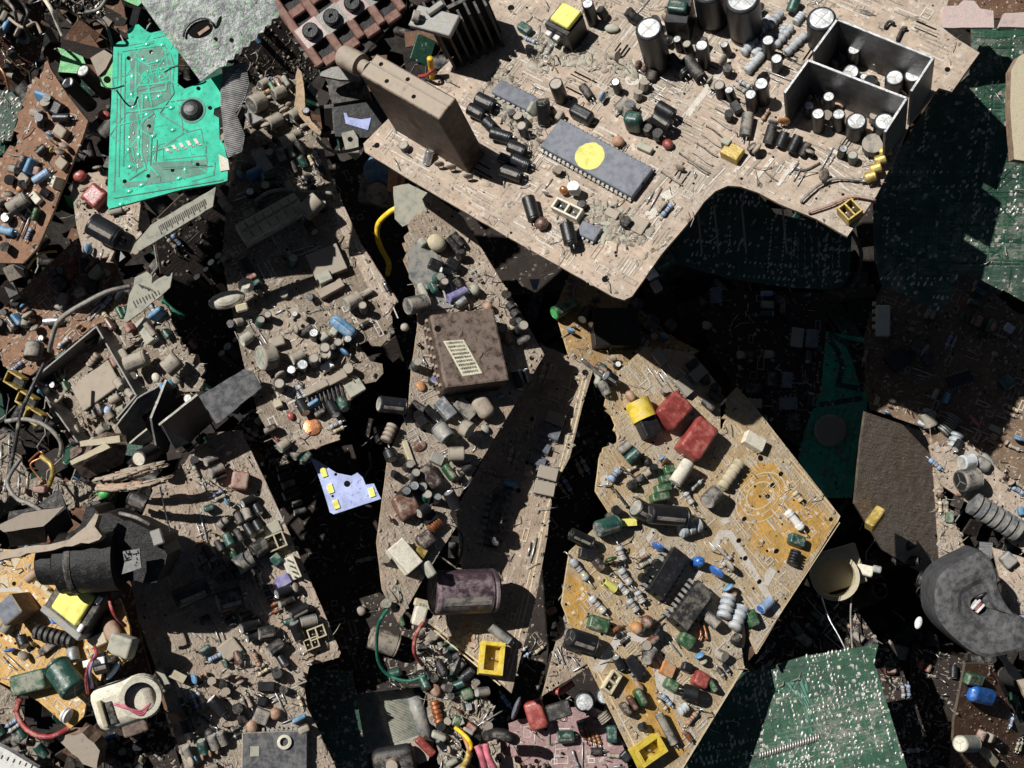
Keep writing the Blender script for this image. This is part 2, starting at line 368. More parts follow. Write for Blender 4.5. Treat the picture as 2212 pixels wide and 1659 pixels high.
    def solder(s, n, seed=1, rows=0, poly=None, r0=.0009):
        """tinned joints on the copper side: rows of pads and strays"""
        rr = random.Random(seed); pts = []
        for _ in range(rows):
            x, y = s.rnd(rr, poly); a = rr.choice((0, math.pi/2)); k = rr.randint(5, 16); st = rr.choice((.0026, .0022, .0032))
            for two in range(rr.choice((1, 2))):
                for i in range(k): pts.append((x+math.cos(a)*st*i-math.sin(a)*.007*two, y+math.sin(a)*st*i+math.cos(a)*.007*two))
        for _ in range(n): pts.append(s.rnd(rr, poly))
        for x, y in pts:
            if not inside(x, y, s.out): continue
            r = r0*rr.uniform(.6, 1.25); M = Matrix.Translation((x, y, 0)) @ Matrix.Rotation(rr.gauss(1.2, .18), 4, 'Z') @ Matrix.Diagonal((rr.uniform(1.1, 2.2), .8, .8, 1))
            s.mb.lathe([(r, 0), (r*.75, r*.35), (r*.3, r*rr.uniform(.5, 1.1)), (0, r*rr.uniform(.6, 1.4))], 'solder', 7, M)
    def tracks(s, n, seed, m, w=.0007, poly=None):
        rr = random.Random(seed)
        for _ in range(n):
            x, y = s.rnd(rr, poly); a = rr.choice((0, 1, 2, 3))*math.pi/2
            for k in range(rr.randint(2, 5)):
                L = rr.uniform(.004, .02); X, Y = x+math.cos(a)*L, y+math.sin(a)*L
                if not inside(X, Y, s.out): break
                o = (-math.sin(a)*w/2, math.cos(a)*w/2); z = s.up()
                s.mb.add([(x-o[0], y-o[1], z), (X-o[0], Y-o[1], z), (X+o[0], Y+o[1], z), (x+o[0], y+o[1], z)], [(0, 1, 2, 3)], m)
                x, y = X, Y; a += rr.choice((-1, 1))*math.pi/4*rr.choice((1, 2))
    def crumbs(s, n, seed, m=('dirt', 'dirt', 'dirtdk'), size=1., poly=None):
        rr = random.Random(seed); mb = MB()
        for _ in range(int(n*1.7)):
            x, y = s.rnd(rr, poly); r = rr.choice((.00025, .0004, .0004, .0006, .001))*size*rr.uniform(.6, 1.2); mm = rr.choice(m)
            M = Matrix.Translation((x, y, r*.15)) @ Matrix.Rotation(rr.uniform(0, 6.3), 4, 'Z') @ Matrix.Diagonal((r*rr.uniform(.9, 1.9), r, r*rr.uniform(.5, 1.2), 1))
            j = lambda: rr.uniform(.6, 1.2)
            mb.add([(j(), 0, 0), (0, j(), 0), (-j(), 0, 0), (0, -j(), 0), (.3*(j()-.9), .3*(j()-.9), j()), (.7*j(), .7*j(), .2), (-.7*j(), -.6*j(), .3)], [(0, 5, 4), (5, 1, 4), (1, 2, 4), (2, 6, 4), (6, 3, 4), (3, 0, 4)], mm, rr.random() < .5, M)
        for _ in range(n//14):                      # fibres and cut leads lying about
            x, y = s.rnd(rr, poly); a = rr.uniform(0, 6.3); L = rr.uniform(.003, .009); b = a+rr.uniform(-.6, .6)
            mb.tube([(x, y, .0005), (x+math.cos(a)*L*.5, y+math.sin(a)*L*.5, rr.uniform(.0006, .003)), (x+math.cos(a)*L*.5+math.cos(b)*L*.5, y+math.sin(a)*L*.5+math.sin(b)*L*.5, .0006)], rr.uniform(.00015, .0003), rr.choice(('dirt', 'tin', 'dirtdk', 'aludust')), 4)
        o = mb.build('dust_crumbs', s.root, Matrix.Identity(4)); o['kind'] = 'stuff'
    def finish(s): s.mb.build(s.part, s.root, Matrix.Identity(4))
# ---------------------------------------------------------------- components soldered to a board (children of the board)
def cyl_frame(P0, P1): # z axis runs from base P0 to top P1
    d = P1-P0; x = d.orthogonal(); return frame(P0, x, d), d.length
def can_prof(r, L, col):
    return [(0, 0, col), (r*.9, 0, col), (r, r*.1, col), (r, L*.07, col), (r*.93, L*.09, col), (r, L*.12, col), (r, L-r*.16, col), (r*.96, L-r*.05, col), (r*.88, L, col), (r*.8, L, col)]
def vent(mb, r, L, m, M=None, cross=True):
    mb.lathe([(r*.82, L-.0001), (r*.82, L+.00005), (r*.78, L-r*.03), (0, L-r*.03)], m, 20, M, smooth=False)
    if cross and r > .0022:
        for a in (0, 2.09, 4.19) if r < .006 else (0, 1.57, 3.14, 4.71):
            A = Matrix.Rotation(a, 4, 'Z') @ Matrix.Translation((r*.35, 0, L-r*.03)); A = M @ A if M else A
            mb.add([(-r*.34, -r*.03, .00012), (r*.34, -r*.03, .00012), (r*.34, r*.03, .00012), (-r*.34, r*.03, .00012)], [(0, 1, 2, 3)], 'aludust', False, A)
def _can(b, base, top, r, col, topm, name):
    M, L = cyl_frame(base, top); mb = MB(); mb.lathe(can_prof(r, L, col), col, 22)
    small = r < .0045
    if small: vent(mb, r, L, topm)
    if r > .003:                                     # pale stripe down the sleeve
        k = 'sleevegrey'; a0 = 1.9
        mb.add([(r*1.006*math.cos(a), r*1.006*math.sin(a), z) for a in (a0, a0+.2, a0+.4) for z in (L*.16, L*.9)], [(0, 2, 3, 1), (2, 4, 5, 3)], k)
    for s_ in (-1, 1): mb.tube([(s_*r*.4, 0, 0), (s_*r*.4, 0, -.0025)], .0003, 'tin', 5)
    o = b.put(mb, name, M); b.reg(base, r*1.05)
    if not small:
        v = MB(); vent(v, r, L, topm); b.sub(v, 'can_top', o)
    return o
def ecap(b, u, v, r, h, col='sleeve', top='alu', lean=(0, 0), name='capacitor'):
    """standing can: (u, v) is the middle of its top"""
    k = b.w(u, v); T = b.P(u, v, h*k); B = T-b.n*h*k
    if lean != (0, 0): B = b.P(u+lean[0], v+lean[1], 0) if False else B+(b.P(u+lean[0], v+lean[1])-b.P(u, v))
    return _can(b, B, T, r*k, col, top, name)
def lcap(b, u1, v1, u2, v2, r, col='sleeve', top='aludust', lift=0, name='capacitor'):
    """can lying down: the end at (u1, v1) shows its top"""
    k = b.w(u1, v1); T = b.P(u1, v1, (r*1.55+lift)*k); B = b.P(u2, v2, (r*1.02+lift)*k)
    o = _can(b, B, T, r*k, col, top, name); b.reg((T+B)/2, max(r*k, (T-B).length*.4)); return o
def bx(b, u1, v1, u2, v2, w, h, m, name, top=None, r=.0003, seg=1, lift=0, smooth=None):
    """box whose top face has the centre line (u1,v1)-(u2,v2), width w, standing h above the board"""
    k = b.w(u1, v1); A, B = b.P(u1, v1, (h+lift)*k), b.P(u2, v2, (h+lift)*k)
    M = frame((A+B)/2-b.n*h*k, B-A, b.n); L = (B-A).length; mb = MB()
    mb.rbox(L, w*k, h*k, r, m, top, seg, None, 0., smooth)
    o = b.put(mb, name, M); b.reg((A+B)/2, max(w*k, L)*.42)
    o['dims'] = (L, w*k, h*k); return o
def film(b, u1, v1, u2, v2, w, h, m='red', name='film_capacitor', r=None):
    k = b.w(u1, v1); o = bx(b, u1, v1, u2, v2, w, h, m, name, None, (r or min(w, h)*.24)*k, 4, 2, True); return o
def chip(b, u1, v1, u2, v2, w, h, m='blk', top=None, pins=8, name='chip', pinm='zinc'):
    k = b.w(u1, v1); A, B = b.P(u1, v1, h*k), b.P(u2, v2, h*k); M = frame((A+B)/2-b.n*h*k, B-A, b.n); L = (B-A).length; W = w*k; hh = h*k
    mb = MB(); mb.rbox(L, W, hh*.8, min(.0004, hh*.15), m, top, 1, None, hh*.2)
    q = .0009; mb.lathe([(q, hh+.00002), (q*.8, hh-.0001), (0, hh-.0001)], 'blk', 10, Matrix.Translation((L/2-q*2, W/2-q*2.2, 0.00005)))
    mb.add([(L/2+.00006, y, z) for y, z in ((-q, hh*.55), (q, hh*.55), (q*.8, hh*.96), (-q*.8, hh*.96))], [(0, 1, 2, 3)], 'hole')
    o = b.put(mb, name, M); b.reg((A+B)/2, W*.55)
    for f in (-.33, .33): b.reg(A+(B-A)*(.5+f), W*.55)
    p = MB(); st = L/pins
    for i in range(pins):
        x = -L/2+st*(i+.5)
        for s_ in (-1, 1):
            y0, y1 = s_*W/2, s_*(W/2+hh*.3); t_ = st*.26; z = hh*.5
            p.add([(x-t_, y0, z+.0002), (x+t_, y0, z+.0002), (x+t_, y1, z), (x-t_, y1, z), (x+t_*.6, y1*1.01, -.0005), (x-t_*.6, y1*1.01, -.0005)], [(0, 1, 2, 3), (3, 2, 4, 5)] if s_ > 0 else [(3, 2, 1, 0), (5, 4, 2, 3)], pinm)
    b.sub(p, 'pin_row', o); o['dims'] = (L, W, hh); return o
def res(b, u1, v1, u2, v2, r, m='cream', bands=('ink', 'reddust', 'ink', 'gold'), lift=3, name='resistor'):
    k = b.w(u1, v1); r = r*k; lf = r+lift*k*(.5 if CUR[2] < 1 else .3); A, B = b.P(u1, v1, lf), b.P(u2, v2, lf); d = (B-A)
    M, L = cyl_frame(A, B); mb = MB(); _res(mb, r, L, m, bands)
    o = b.put(mb, name, M); nl = MB()
    e = d.normalized()
    for q, s_ in ((A, -1), (B, 1)):
        nl.tube([M.inverted() @ x for x in (q, q+e*s_*L*.3, q+e*s_*L*.38-b.n*lf*.4, q+e*s_*L*.38-b.n*lf*1.2)], .00028, 'tin', 5)
    b.sub(nl, 'lead', o); b.reg((A+B)/2, L*.5); return o
def _res(mb, r, L, m, bands):
    z = [0, .04, .1, .24, .3, .38, .42, .48, .54, .60, .64, .70, .76, .9, .96, 1]; q = [.3, .8, 1, 1, .84, .82, .82, .82, .82, .82, .82, .84, 1, 1, .8, .3]
    mm = [m, m, m, m, m, bands[0], m, bands[1], m, bands[2], m, m, bands[3], m, m, m]
    mb.lathe([(0, 0)]+[(r*a, L*c, x) for a, c, x in zip(q, z, mm)]+[(0, L, m)], m, 12)
def beads(b, u1, v1, u2, v2, r, m='aludust', n=4, name='choke'):
    k = b.w(u1, v1); r = r*k; A, B = b.P(u1, v1, r), b.P(u2, v2, r); M, L = cyl_frame(A, B); mb = MB(); pr = [(0, 0)]
    for i in range(n):
        for a, c in ((.7, 0), (1, .18), (1, .72), (.7, .95)): pr.append((r*a, L*(i+c)/n))
    mb.lathe(pr+[(0, L)], m, 14); o = b.put(mb, name, M); b.reg((A+B)/2, L*.5); return o
def disc(b, u, v, r, ang=0., m='tanblob', name='disc_capacitor', th=.35, lift=.6):
    k = b.w(u, v); rr = r*k; hc = rr*(1+lift); P = b.P(u, v, hc)-b.n*hc; ex = b.F.to_3x3() @ Vector((math.cos(ang), math.sin(ang), 0))
    M = frame(P, ex, b.n); mb = MB(); mb.ell(rr, rr*th, rr, m, Matrix.Translation((0, 0, hc)), 16, 10)
    for s_ in (-1, 1): mb.tube([(s_*rr*.5, 0, hc-rr*.7), (s_*rr*.5, 0, -.001)], .00028, 'tin', 5)
    o = b.put(mb, name, M); b.reg(P, rr); return o
def blob(b, u, v, rx, ry, rz, m, ang=0., name='disc_capacitor', up_=1.):
    k = b.w(u, v); P = b.P(u, v, rz*k*up_); ex = b.F.to_3x3() @ Vector((math.cos(ang), math.sin(ang), 0))
    mb = MB(); mb.ell(rx*k, ry*k, rz*k, m, None, 18, 12); o = b.put(mb, name, frame(P, ex, b.n)); b.reg(P, max(rx, ry)*k); return o
def wirej(b, pts, r, m='tin', h=4, name='jumper_wire'):
    k = b.w(*pts[0]); P = [b.P(*q, h*k) for q in pts]; P = [P[0]-b.n*h*k*1.3]+P+[P[-1]-b.n*h*k*1.3]
    P = P[:1]+spline(P[1:-1], 5)+P[-1:] if len(P) > 4 else P
    mb = MB(); mb.tube([b.Fi @ q for q in P], r*k, m, 6); return mb.build(name, b.root, Matrix.Identity(4))
def trans(b, u, v, r, h, ang=0., m='blk', lean=0., name='transistor'):
    k = b.w(u, v); P = b.P(u, v, h*k)-b.n*h*k; M = b.F @ Matrix.Translation(b.Fi @ P) @ Matrix.Rotation(ang, 4, 'Z') @ Matrix.Rotation(lean, 4, 'X')
    o = b.put(_to92(r*k, h*k, m), name, M); b.reg(P, r*k); return o
def _to92(r, h, m):
    mb = MB(); A = [(r*math.cos(a), r*math.sin(a)) for a in [math.radians(x) for x in range(-50, 231, 20)]]; lo = h*.35
    mb.prism(A, lo, h, m)
    for x in (-r*.5, 0, r*.5): mb.tube([(x, 0, lo), (x, 0, -.0008)], .00025, 'tin', 4)
    return mb
def sock(b, u1, v1, u2, v2, w, h, m='cream', cols=2, rows=1, name='connector', wall=.16, depth=.6, floor='ink'):
    """housing with open wells in its top"""
    k = b.w(u1, v1); A, B = b.P(u1, v1, h*k), b.P(u2, v2, h*k); M = frame((A+B)/2-b.n*h*k, B-A, b.n); L = (B-A).length; W = w*k; hh = h*k; mb = MB()
    z0 = hh*(1-depth); mb.rbox(L, W, z0, .0002, m, floor, 1)
    cx, cy = L/cols, W/rows; t_ = wall*min(cx, cy)
    for i in range(cols+1): mb.rbox(t_, W, hh-z0, .0001, m, None, 1, Matrix.Translation((-L/2+t_/2+(L-t_)*i/cols, 0, z0+.00001)))
    for j in range(rows+1):
        for i in range(cols): mb.rbox((L-t_)/cols-t_-.00002, t_, hh-z0-.00002, .0001, m, None, 1, Matrix.Translation((-L/2+t_/2+(L-t_)*(i+.5)/cols, -W/2+t_/2+(W-t_)*j/rows, z0+.00001)))
    o = b.put(mb, name, M); b.reg((A+B)/2, max(W, L)*.45)
    p = MB()
    for i in range(cols):
        for j in range(rows): p.rbox(min(.0007, cx*.25), min(.0007, cy*.25), hh*.8, .0001, 'tin', None, 1, Matrix.Translation((-L/2+L*(i+.5)/cols, -W/2+W*(j+.5)/rows, 0.0001)))
    b.sub(p, 'pin_row', o); return o
def fins(b, u1, v1, u2, v2, w, h, n, m='blkdust', name='heat_sink'):
    k = b.w(u1, v1); A, B = b.P(u1, v1, h*k), b.P(u2, v2, h*k); M = frame((A+B)/2-b.n*h*k, B-A, b.n); L = (B-A).length; W = w*k; hh = h*k; mb = MB()
    mb.rbox(L, W*.12, hh, .0003, m)
    for i in range(n):
        x = -L/2+L*(i+.5)/n
        for s_ in (-1, 1): mb.rbox(L/n*.32, W*.43, hh*(.93 if i % 2 else 1), .0002, m, None, 1, Matrix.Translation((x, s_*W*.277, 0)))
    o = b.put(mb, name, M); b.reg((A+B)/2, W*.5); return o
def leads(b, pts, h, r=1.2, m='tin', name='cut_lead', lean=.3, seed=1):
    rr = random.Random(seed)
    for u, v in pts:
        k = b.w(u, v); q = b.Fi @ b.P(u, v); mb = MB(); a = rr.uniform(0, 6.3); hh = h*k*rr.uniform(.6, 1.2)
        mb.tube([(0, 0, -.0003), (0, 0, hh*.5), (math.cos(a)*hh*lean, math.sin(a)*hh*lean, hh)], r*k, m, 5); mb.build(name, b.root, Matrix.Translation(q))
# --- small parts scattered where the photograph shows a crowd of them
VAR = {}
def _variants():
    rr = random.Random(5)
    def keep(k, name, mb): VAR.setdefault(k, []).append((name, mb))
    for m, bd in (('cream', ('ink', 'reddust', 'ink', 'gold')), ('tanblob', ('ink', 'orange', 'ink', 'gold')), ('silverres', ('ink', 'ink', 'reddust', 'ink')), ('blueres', ('ink', 'reddust', 'ink', 'ink')), ('dirt', ('dirtdk', 'dirtdk', 'dirtdk', 'dirt')), ('plategrey', ('ink', 'brownfilm', 'ink', 'gold'))):
        L = rr.uniform(.0055, .0068); mb = MB(); _res(mb, .0012, L, m, bd)
        M = Matrix.Translation((-L/2, 0, .0016)) @ Matrix.Rotation(math.pi/2, 4, 'Y'); mb.v = [tuple(M @ Vector(q)) for q in mb.v]
        for s_ in (-1, 1): mb.tube([(s_*L/2, 0, .0016), (s_*L*.72, 0, .0016), (s_*L*.76, 0, .0008), (s_*L*.76, 0, -.0004)], .00028, 'tin', 5)
        keep('r', 'resistor', mb)
    for m, t_ in (('blk', 'alu'), ('sleeve', 'alu'), ('blkdust', 'aludust'), ('sleevegrey', 'aludust'), ('sleevegreen', 'aludust')):
        for lie in (0, 1):
            r, L = rr.uniform(.002, .0027), rr.uniform(.0065, .010); mb = MB()
            M = Matrix.Identity(4) if not lie else Matrix.Translation((-L/2, 0, r)) @ Matrix.Rotation(math.pi/2-.4, 4, 'Y')
            mb.lathe(can_prof(r, L, m), m, 16, M); vent(mb, r, L, t_, M, False); keep('e' if not lie else 'l', 'capacitor', mb)
    for m in ('tanblob', 'rustlight', 'dirt', 'chipdust', 'bluelt', 'brownfilm', 'dirtdk'):
        r = rr.uniform(.0018, .003); mb = MB(); A = Matrix.Translation((0, 0, r*1.5)) @ Matrix.Rotation(rr.uniform(-.5, .5), 4, 'X'); mb.ell(r, r*.4, r, m, A, 14, 8)
        for s_ in (-1, 1): mb.tube([(s_*r*.5, 0, r*.8), (s_*r*.5, 0, -.0004)], .00025, 'tin', 4)
        keep('d', 'disc_capacitor', mb)
    for m in ('blk', 'blkdust', 'chipdust'):
        for a in (0, .5, 1.1):
            mb = _to92(.0022, .006, m); A = Matrix.Rotation(a, 4, 'X'); mb.v = [tuple(A @ Vector(q)) for q in mb.v]; keep('t', 'transistor', mb)
    for m in ('green', 'brownfilm', 'darkfilm', 'reddust', 'sleevegreen', 'bluelt', 'chipdust', 'plategrey'):
        mb = MB(); mb.rbox(rr.uniform(.005, .0075), rr.uniform(.0025, .0035), rr.uniform(.004, .0065), .0011, m, None, 4, Matrix.Rotation(rr.choice((0, .35, -.3)), 4, 'X'), .0006, True); keep('f', 'film_capacitor', mb)
    for L in (.006, .008, .011, .015):
        mb = MB(); mb.tube([(-L/2, 0, -.0003), (-L/2, 0, .0007), (0, 0, .001), (L/2, 0, .0007), (L/2, 0, -.0003)], .00032, 'tin', 5); keep('j', 'jumper_wire', mb)
    for m, bd in (('blk', 'tin'), ('copper', 'ink'), ('blkdust', 'aludust')):
        mb = MB(); L = .0048; M = Matrix.Translation((-L/2, 0, .0014)) @ Matrix.Rotation(math.pi/2, 4, 'Y')
        mb.lathe([(0, 0), (.0011, .0001), (.0011, L*.7, m), (.0011, L*.85, bd), (.0011, L-.0001, m), (0, L, m)], m, 10, M)
        for s_ in (-1, 1): mb.tube([(s_*L/2, 0, .0014), (s_*L*.8, 0, .0014), (s_*L*.85, 0, -.0004)], .00028, 'tin', 5)
        keep('p', 'diode', mb)
    for m in ('cream', 'creamlt', 'dirt'):
        for n in (2, 4):
            mb = MB(); L = .0027*n; mb.rbox(L, .0045, .0025, .0003, m, None, 1)
            for i in range(n): mb.rbox(.0007, .0007, .006, .0001, 'tin', None, 1, Matrix.Translation((-L/2+.0027*(i+.5), 0, 0)))
            mb.rbox(L, .0008, .006, .0002, m, None, 1, Matrix.Translation((0, .0026, 0))); keep('k', 'connector', mb)
    for m in ('tin', 'aludust', 'dirt'):
        for q in (0, 1):
            mb = MB(); mb.tube([(0, 0, -.0003), (0, 0, .002), (rr.uniform(-.002, .002), rr.uniform(-.002, .002), rr.uniform(.003, .006))], .0003, m, 5); keep('s', 'cut_lead', mb)
    for m in ('chipdust', 'blkdust', 'chipgrey'):
        mb = MB(); L, W, h = .0095, .0062, .0033; mb.rbox(L, W, h*.75, .0003, m, None, 1, None, h*.25)
        for i in range(4):
            for s_ in (-1, 1): mb.rbox(.0006, .0003, h*.6, .0001, 'tin', None, 1, Matrix.Translation((-L/2+L/4*(i+.5), s_*(W/2+.0005), 0)))
        keep('c', 'chip', mb)
    for m in ('sleevebeige', 'dirt', 'plategrey'):
        mb = MB(); r, L = .0032, .006; M = Matrix.Translation((0, 0, .0001)); mb.lathe([(r*1.3, 0), (r*1.3, .001), (r*.8, .001), (r*.8, L-.001), (r*1.2, L-.001), (r*1.2, L), (r*.5, L), (r*.45, L*.4), (0, L*.4)], m, 14, M, smooth=False); keep('b', 'coil', mb)
_variants()
MESH = {}
def scatter(b, n, kinds, seed, poly=None, jit=.07, sc=1., gap=1.):
    rr = random.Random(seed); done = 0; cnt = {}; prev = None; n = int(n*1.35)
    size = dict(r=.0042, e=.0026, l=.0042, d=.0024, t=.0022, f=.0035, j=.003, p=.0035, k=.005, s=.001, c=.0055, b=.004)
    for _ in range(n*6):
        if done >= n: break
        a = rr.choice((0, 1, 2, 3))*math.pi/2+rr.gauss(0, jit); k = rr.choice(kinds); x, y = b.rnd(rr, poly)
        if prev and rr.random() < .62:              # the next in a row beside the last one
            k, a, x, y, sd_ = prev; d = dict(r=.0031, e=.0056, l=.0054, d=.0034, t=.005, f=.0042, j=.0024, p=.0031, k=.006, s=.0025, c=.0085, b=.007)[k]*sc*rr.uniform(.97, 1.1); x, y = x-math.sin(a)*d*sd_, y+math.cos(a)*d*sd_; a += rr.gauss(0, jit*.7)
            if not inside(x, y, poly or b.out) or not inside(x, y, b.out): prev = None; continue
            gap_ = 0
        else: gap_ = 1
        if not b.free(x, y, size[k]*sc*.8*gap if gap_ else .0004): prev = None; continue
        i = rr.randrange(len(VAR[k])); name, mb = VAR[k][i]
        if cnt.get(name, 0) >= 90: continue
        cnt[name] = cnt.get(name, 0)+1
        q = sc*rr.uniform(.85, 1.2)
        M = Matrix.Translation((x, y, 0)) @ Matrix.Rotation(a, 4, 'Z') @ Matrix.Rotation(rr.gauss(0, .12), 4, 'X') @ Matrix.Diagonal((q, q, q, 1))
        if (k, i) not in MESH:
            o = mb.build(name, b.root, M); MESH[(k, i)] = o
        else:
            o = MESH[(k, i)].copy(); COL.objects.link(o); o.parent = b.root; o.matrix_basis = M
        b.occ.append((x, y, size[k]*sc*.75)) if not gap_ else b.occ.append((x, y, dict(r=.0014, p=.0014, j=.0008, s=.001, d=.0015).get(k, .0022)*sc)); done += 1; prev = (k, a, x, y, prev[4] if (prev and not gap_) else rr.choice((-1, 1)))
# ---------------------------------------------------------------- loose things of the heap
def loose(mb, name, label, cat, M=None, group=None, kind=None):
    return tag(mb.build(name, None, M or Matrix.Identity(4)), label, cat, group, kind)
def wire(name, label, pts, r, m, cat='wire', group=None, strip=None):
    """a bent wire through points (u, v, z)"""
    P = spline([at(*q) for q in pts], 8); mb = MB(); mb.tube(P, r*.82, m, 8)
    if strip:
        e = (P[-1]-P[-2]).normalized(); mb.tube([P[-1], P[-1]+e*strip], r*.5, 'copper', 6)
    return loose(mb, name, label, cat, None, group)
def empty(name, label, cat, M, group=None):
    o = bpy.data.objects.new(name, None); o.empty_display_size = .02; COL.objects.link(o); o.matrix_basis = M; return tag(o, label, cat, group)
def plate(pts, th, mat, M, mb, side=None, rough=.0002, seed=1):
    """flat sheet through the points (u, v, z): thickness th, in the frame M"""
    Q = [M.inverted() @ at(*q) for q in pts]; rr = random.Random(seed); po = []
    for i, a in enumerate(Q):
        c = Q[(i+1) % len(Q)]; k = max(1, int((c-a).length/.004)); po.append((a.x, a.y))
        for j in range(1, k): po.append((a.x+(c.x-a.x)*j/k+rr.uniform(-rough, rough), a.y+(c.y-a.y)*j/k+rr.uniform(-rough, rough)))
    mb.prism(po, -th, 0, mat, side or mat, mat)
def pframe(pts):
    P = [at(*q) for q in pts]; c = sum(P, Vector())/len(P); n = Vector()
    for i in range(len(P)): n += (P[i]-c).cross(P[(i+1) % len(P)]-c)
    if n.z < 0: n = -n
    return frame(c, P[1]-P[0], n)
# ================================================================ the ground under the heap
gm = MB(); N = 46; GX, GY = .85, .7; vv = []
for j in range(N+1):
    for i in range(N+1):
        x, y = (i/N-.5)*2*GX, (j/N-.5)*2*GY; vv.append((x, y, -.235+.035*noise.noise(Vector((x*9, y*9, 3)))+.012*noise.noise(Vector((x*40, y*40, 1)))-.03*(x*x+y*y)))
gm.add(vv, [(j*(N+1)+i, j*(N+1)+i+1, (j+1)*(N+1)+i+1, (j+1)*(N+1)+i) for j in range(N) for i in range(N)], 'soilshade', True)
g = gm.build('ground', None, Matrix.Identity(4)); g['kind'] = 'structure'
# scrap too deep and too broken to tell apart, lying over the ground between the boards
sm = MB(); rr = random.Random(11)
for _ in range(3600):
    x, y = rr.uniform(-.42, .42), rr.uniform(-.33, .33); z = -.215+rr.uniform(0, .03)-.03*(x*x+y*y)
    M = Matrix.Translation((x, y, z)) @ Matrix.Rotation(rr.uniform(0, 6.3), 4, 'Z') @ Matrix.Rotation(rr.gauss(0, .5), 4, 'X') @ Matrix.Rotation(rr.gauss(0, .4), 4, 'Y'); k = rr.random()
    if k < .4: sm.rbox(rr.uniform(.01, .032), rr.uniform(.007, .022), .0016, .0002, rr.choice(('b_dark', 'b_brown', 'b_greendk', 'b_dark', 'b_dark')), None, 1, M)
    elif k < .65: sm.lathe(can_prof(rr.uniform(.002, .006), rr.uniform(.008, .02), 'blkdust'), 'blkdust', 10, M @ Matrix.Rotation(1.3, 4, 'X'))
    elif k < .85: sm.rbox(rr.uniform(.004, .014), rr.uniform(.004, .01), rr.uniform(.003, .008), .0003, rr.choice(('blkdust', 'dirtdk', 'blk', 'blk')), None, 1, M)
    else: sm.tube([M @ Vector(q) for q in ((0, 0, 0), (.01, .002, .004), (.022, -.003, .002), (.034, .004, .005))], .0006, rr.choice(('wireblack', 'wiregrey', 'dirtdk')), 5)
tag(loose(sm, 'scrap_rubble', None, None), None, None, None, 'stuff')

# ================================================================ large tan board, upper right
R('V')
b = Board('circuit_board', 'large tan board on top of the heap, with a rounded notch and two tin boxes', 'circuit board',
  [(785, 310), (862, 233), (935, 165), (1000, 105), (1075, -30), (1500, -110), (2040, -70), (2048, 2), (2034, 58), (2065, 82), (2116, 114), (2056, 198), (2028, 190), (1965, 268), (1932, 344), (1893, 423), (1830, 511), (1764, 473), (1685, 441), (1640, 417), (1600, 403), (1572, 401), (1545, 413), (1520, 437), (1500, 466), (1428, 550), (1365, 640), (1348, 648), (1325, 641), (1097, 512), (900, 397), (788, 328)],
  (1345, 645), .04, (-.24, .33, .91), (1097, 512, 1310, 635), 'b_tan')
b1 = b
R('B')  # tall brown module and its neighbours
o = bx(b, 745, 415, 1265, 712, 165, 640, 'rustmod', 'module', 'rustlight', .0008, 2)
L, W, hh = o['dims']; q = MB(); q.rbox(L*.99, .0008, .0011, .0002, 'rustlight', None, 1, Matrix.Translation((0, W*.1, hh-.0006))); b.sub(q, 'lid_seam', o)
q = MB()
for i, x in enumerate((-.06, .0)): q.add([(L*(x+d), -W/2-.00006, hh*z) for d, z in ((0, .62), (.016, .61), (.06, .45), (.05, .44))], [(0, 1, 2, 3)], 'hole')
for i in range(4): q.lathe([(.0011, 0), (0, 0)], 'hole', 10, Matrix.Translation((-L*.38+i*L*.17, W*.22*(-1)**i, hh+.00006)))
b.sub(q, 'slot', o)
k = b.w(700, 440); T0, T1 = b.P(575, 360, 560*k), b.P(735, 448, 560*k); M, LL = cyl_frame(T1, T0); q = MB(); r = 72*k
q.lathe([(r*.62, -.001), (r*.62, LL*.2), (r, LL*.24), (r, LL*.9), (r*.85, LL), (0, LL)], 'rustlight', 20, M); b.sub(q, 'end_knob', o).matrix_basis = (b.root.matrix_basis @ o.matrix_basis).inverted()
fins(b, 1120, 120, 1500, -70, 250, 430, 7, 'blkdust')
bx(b, 1040, 95, 1310, 165, 150, 40, 'zinc', 'heat_sink_bracket', None, .0004, 1, 400)
bx(b, 1130, 80, 1230, 10, 40, 30, 'zinc', 'heat_sink_bracket', None, .0003, 1, 445)
lcap(b, 1036, 100, 1080, 112, 36, 'aludust', 'aludust', 430, 'screw')
for a in ((1452, 640, 1570, 695, 46), (1402, 705, 1500, 755, 42), (1508, 785, 1565, 838, 38), (1548, 865, 1680, 905, 40), (1662, 950, 1775, 992, 42), (1602, 1025, 1690, 1060, 34), (1690, 1035, 1800, 1085, 38), (1612, 1108, 1750, 1155, 42)): lcap(b, *a, col='sleeve', top='alu')
ecap(b, 975, 945, 32, 60, 'sleevegrey', 'aludust'); ecap(b, 1150, 985, 28, 60, 'tin', 'aludust', (-40, 60))
b.hole(803, 950, 20); b.line([(900, 985), (1150, 1120)], 8, 'silkwhite')
for u, v in ((1210, 1070), (1290, 1090), (1400, 1150)): disc(b, u, v, 34, .6, 'dirt')
R('C')
ecap(b, 920, 182, 85, 400, lean=(6, 0)); ecap(b, 1265, 295, 42, 230); ecap(b, 1310, -70, 100, 330); ecap(b, 1530, -12, 108, 370)
lcap(b, 1055, 372, 1160, 490, 40, 'blk', 'blkdust', 0); lcap(b, 1168, 378, 1262, 512, 42, 'blkdust', 'blkdust')
bx(b, 1040, 60, 1190, 70, 190, 200, 'blk', 'relay'); film(b, 1040, 22, 1170, 38, 80, 250, 'sleevegreen')
o = bx(b, 290, 90, 440, 170, 170, 190, 'blk', 'transformer'); L, W, hh = o['dims']; q = MB(); q.rbox(L*.8, W*.85, .003, .001, 'paleyellow', None, 2, Matrix.Translation((L*.05, W*.1, hh+.0001))); b.sub(q, 'winding', o)
q = MB()
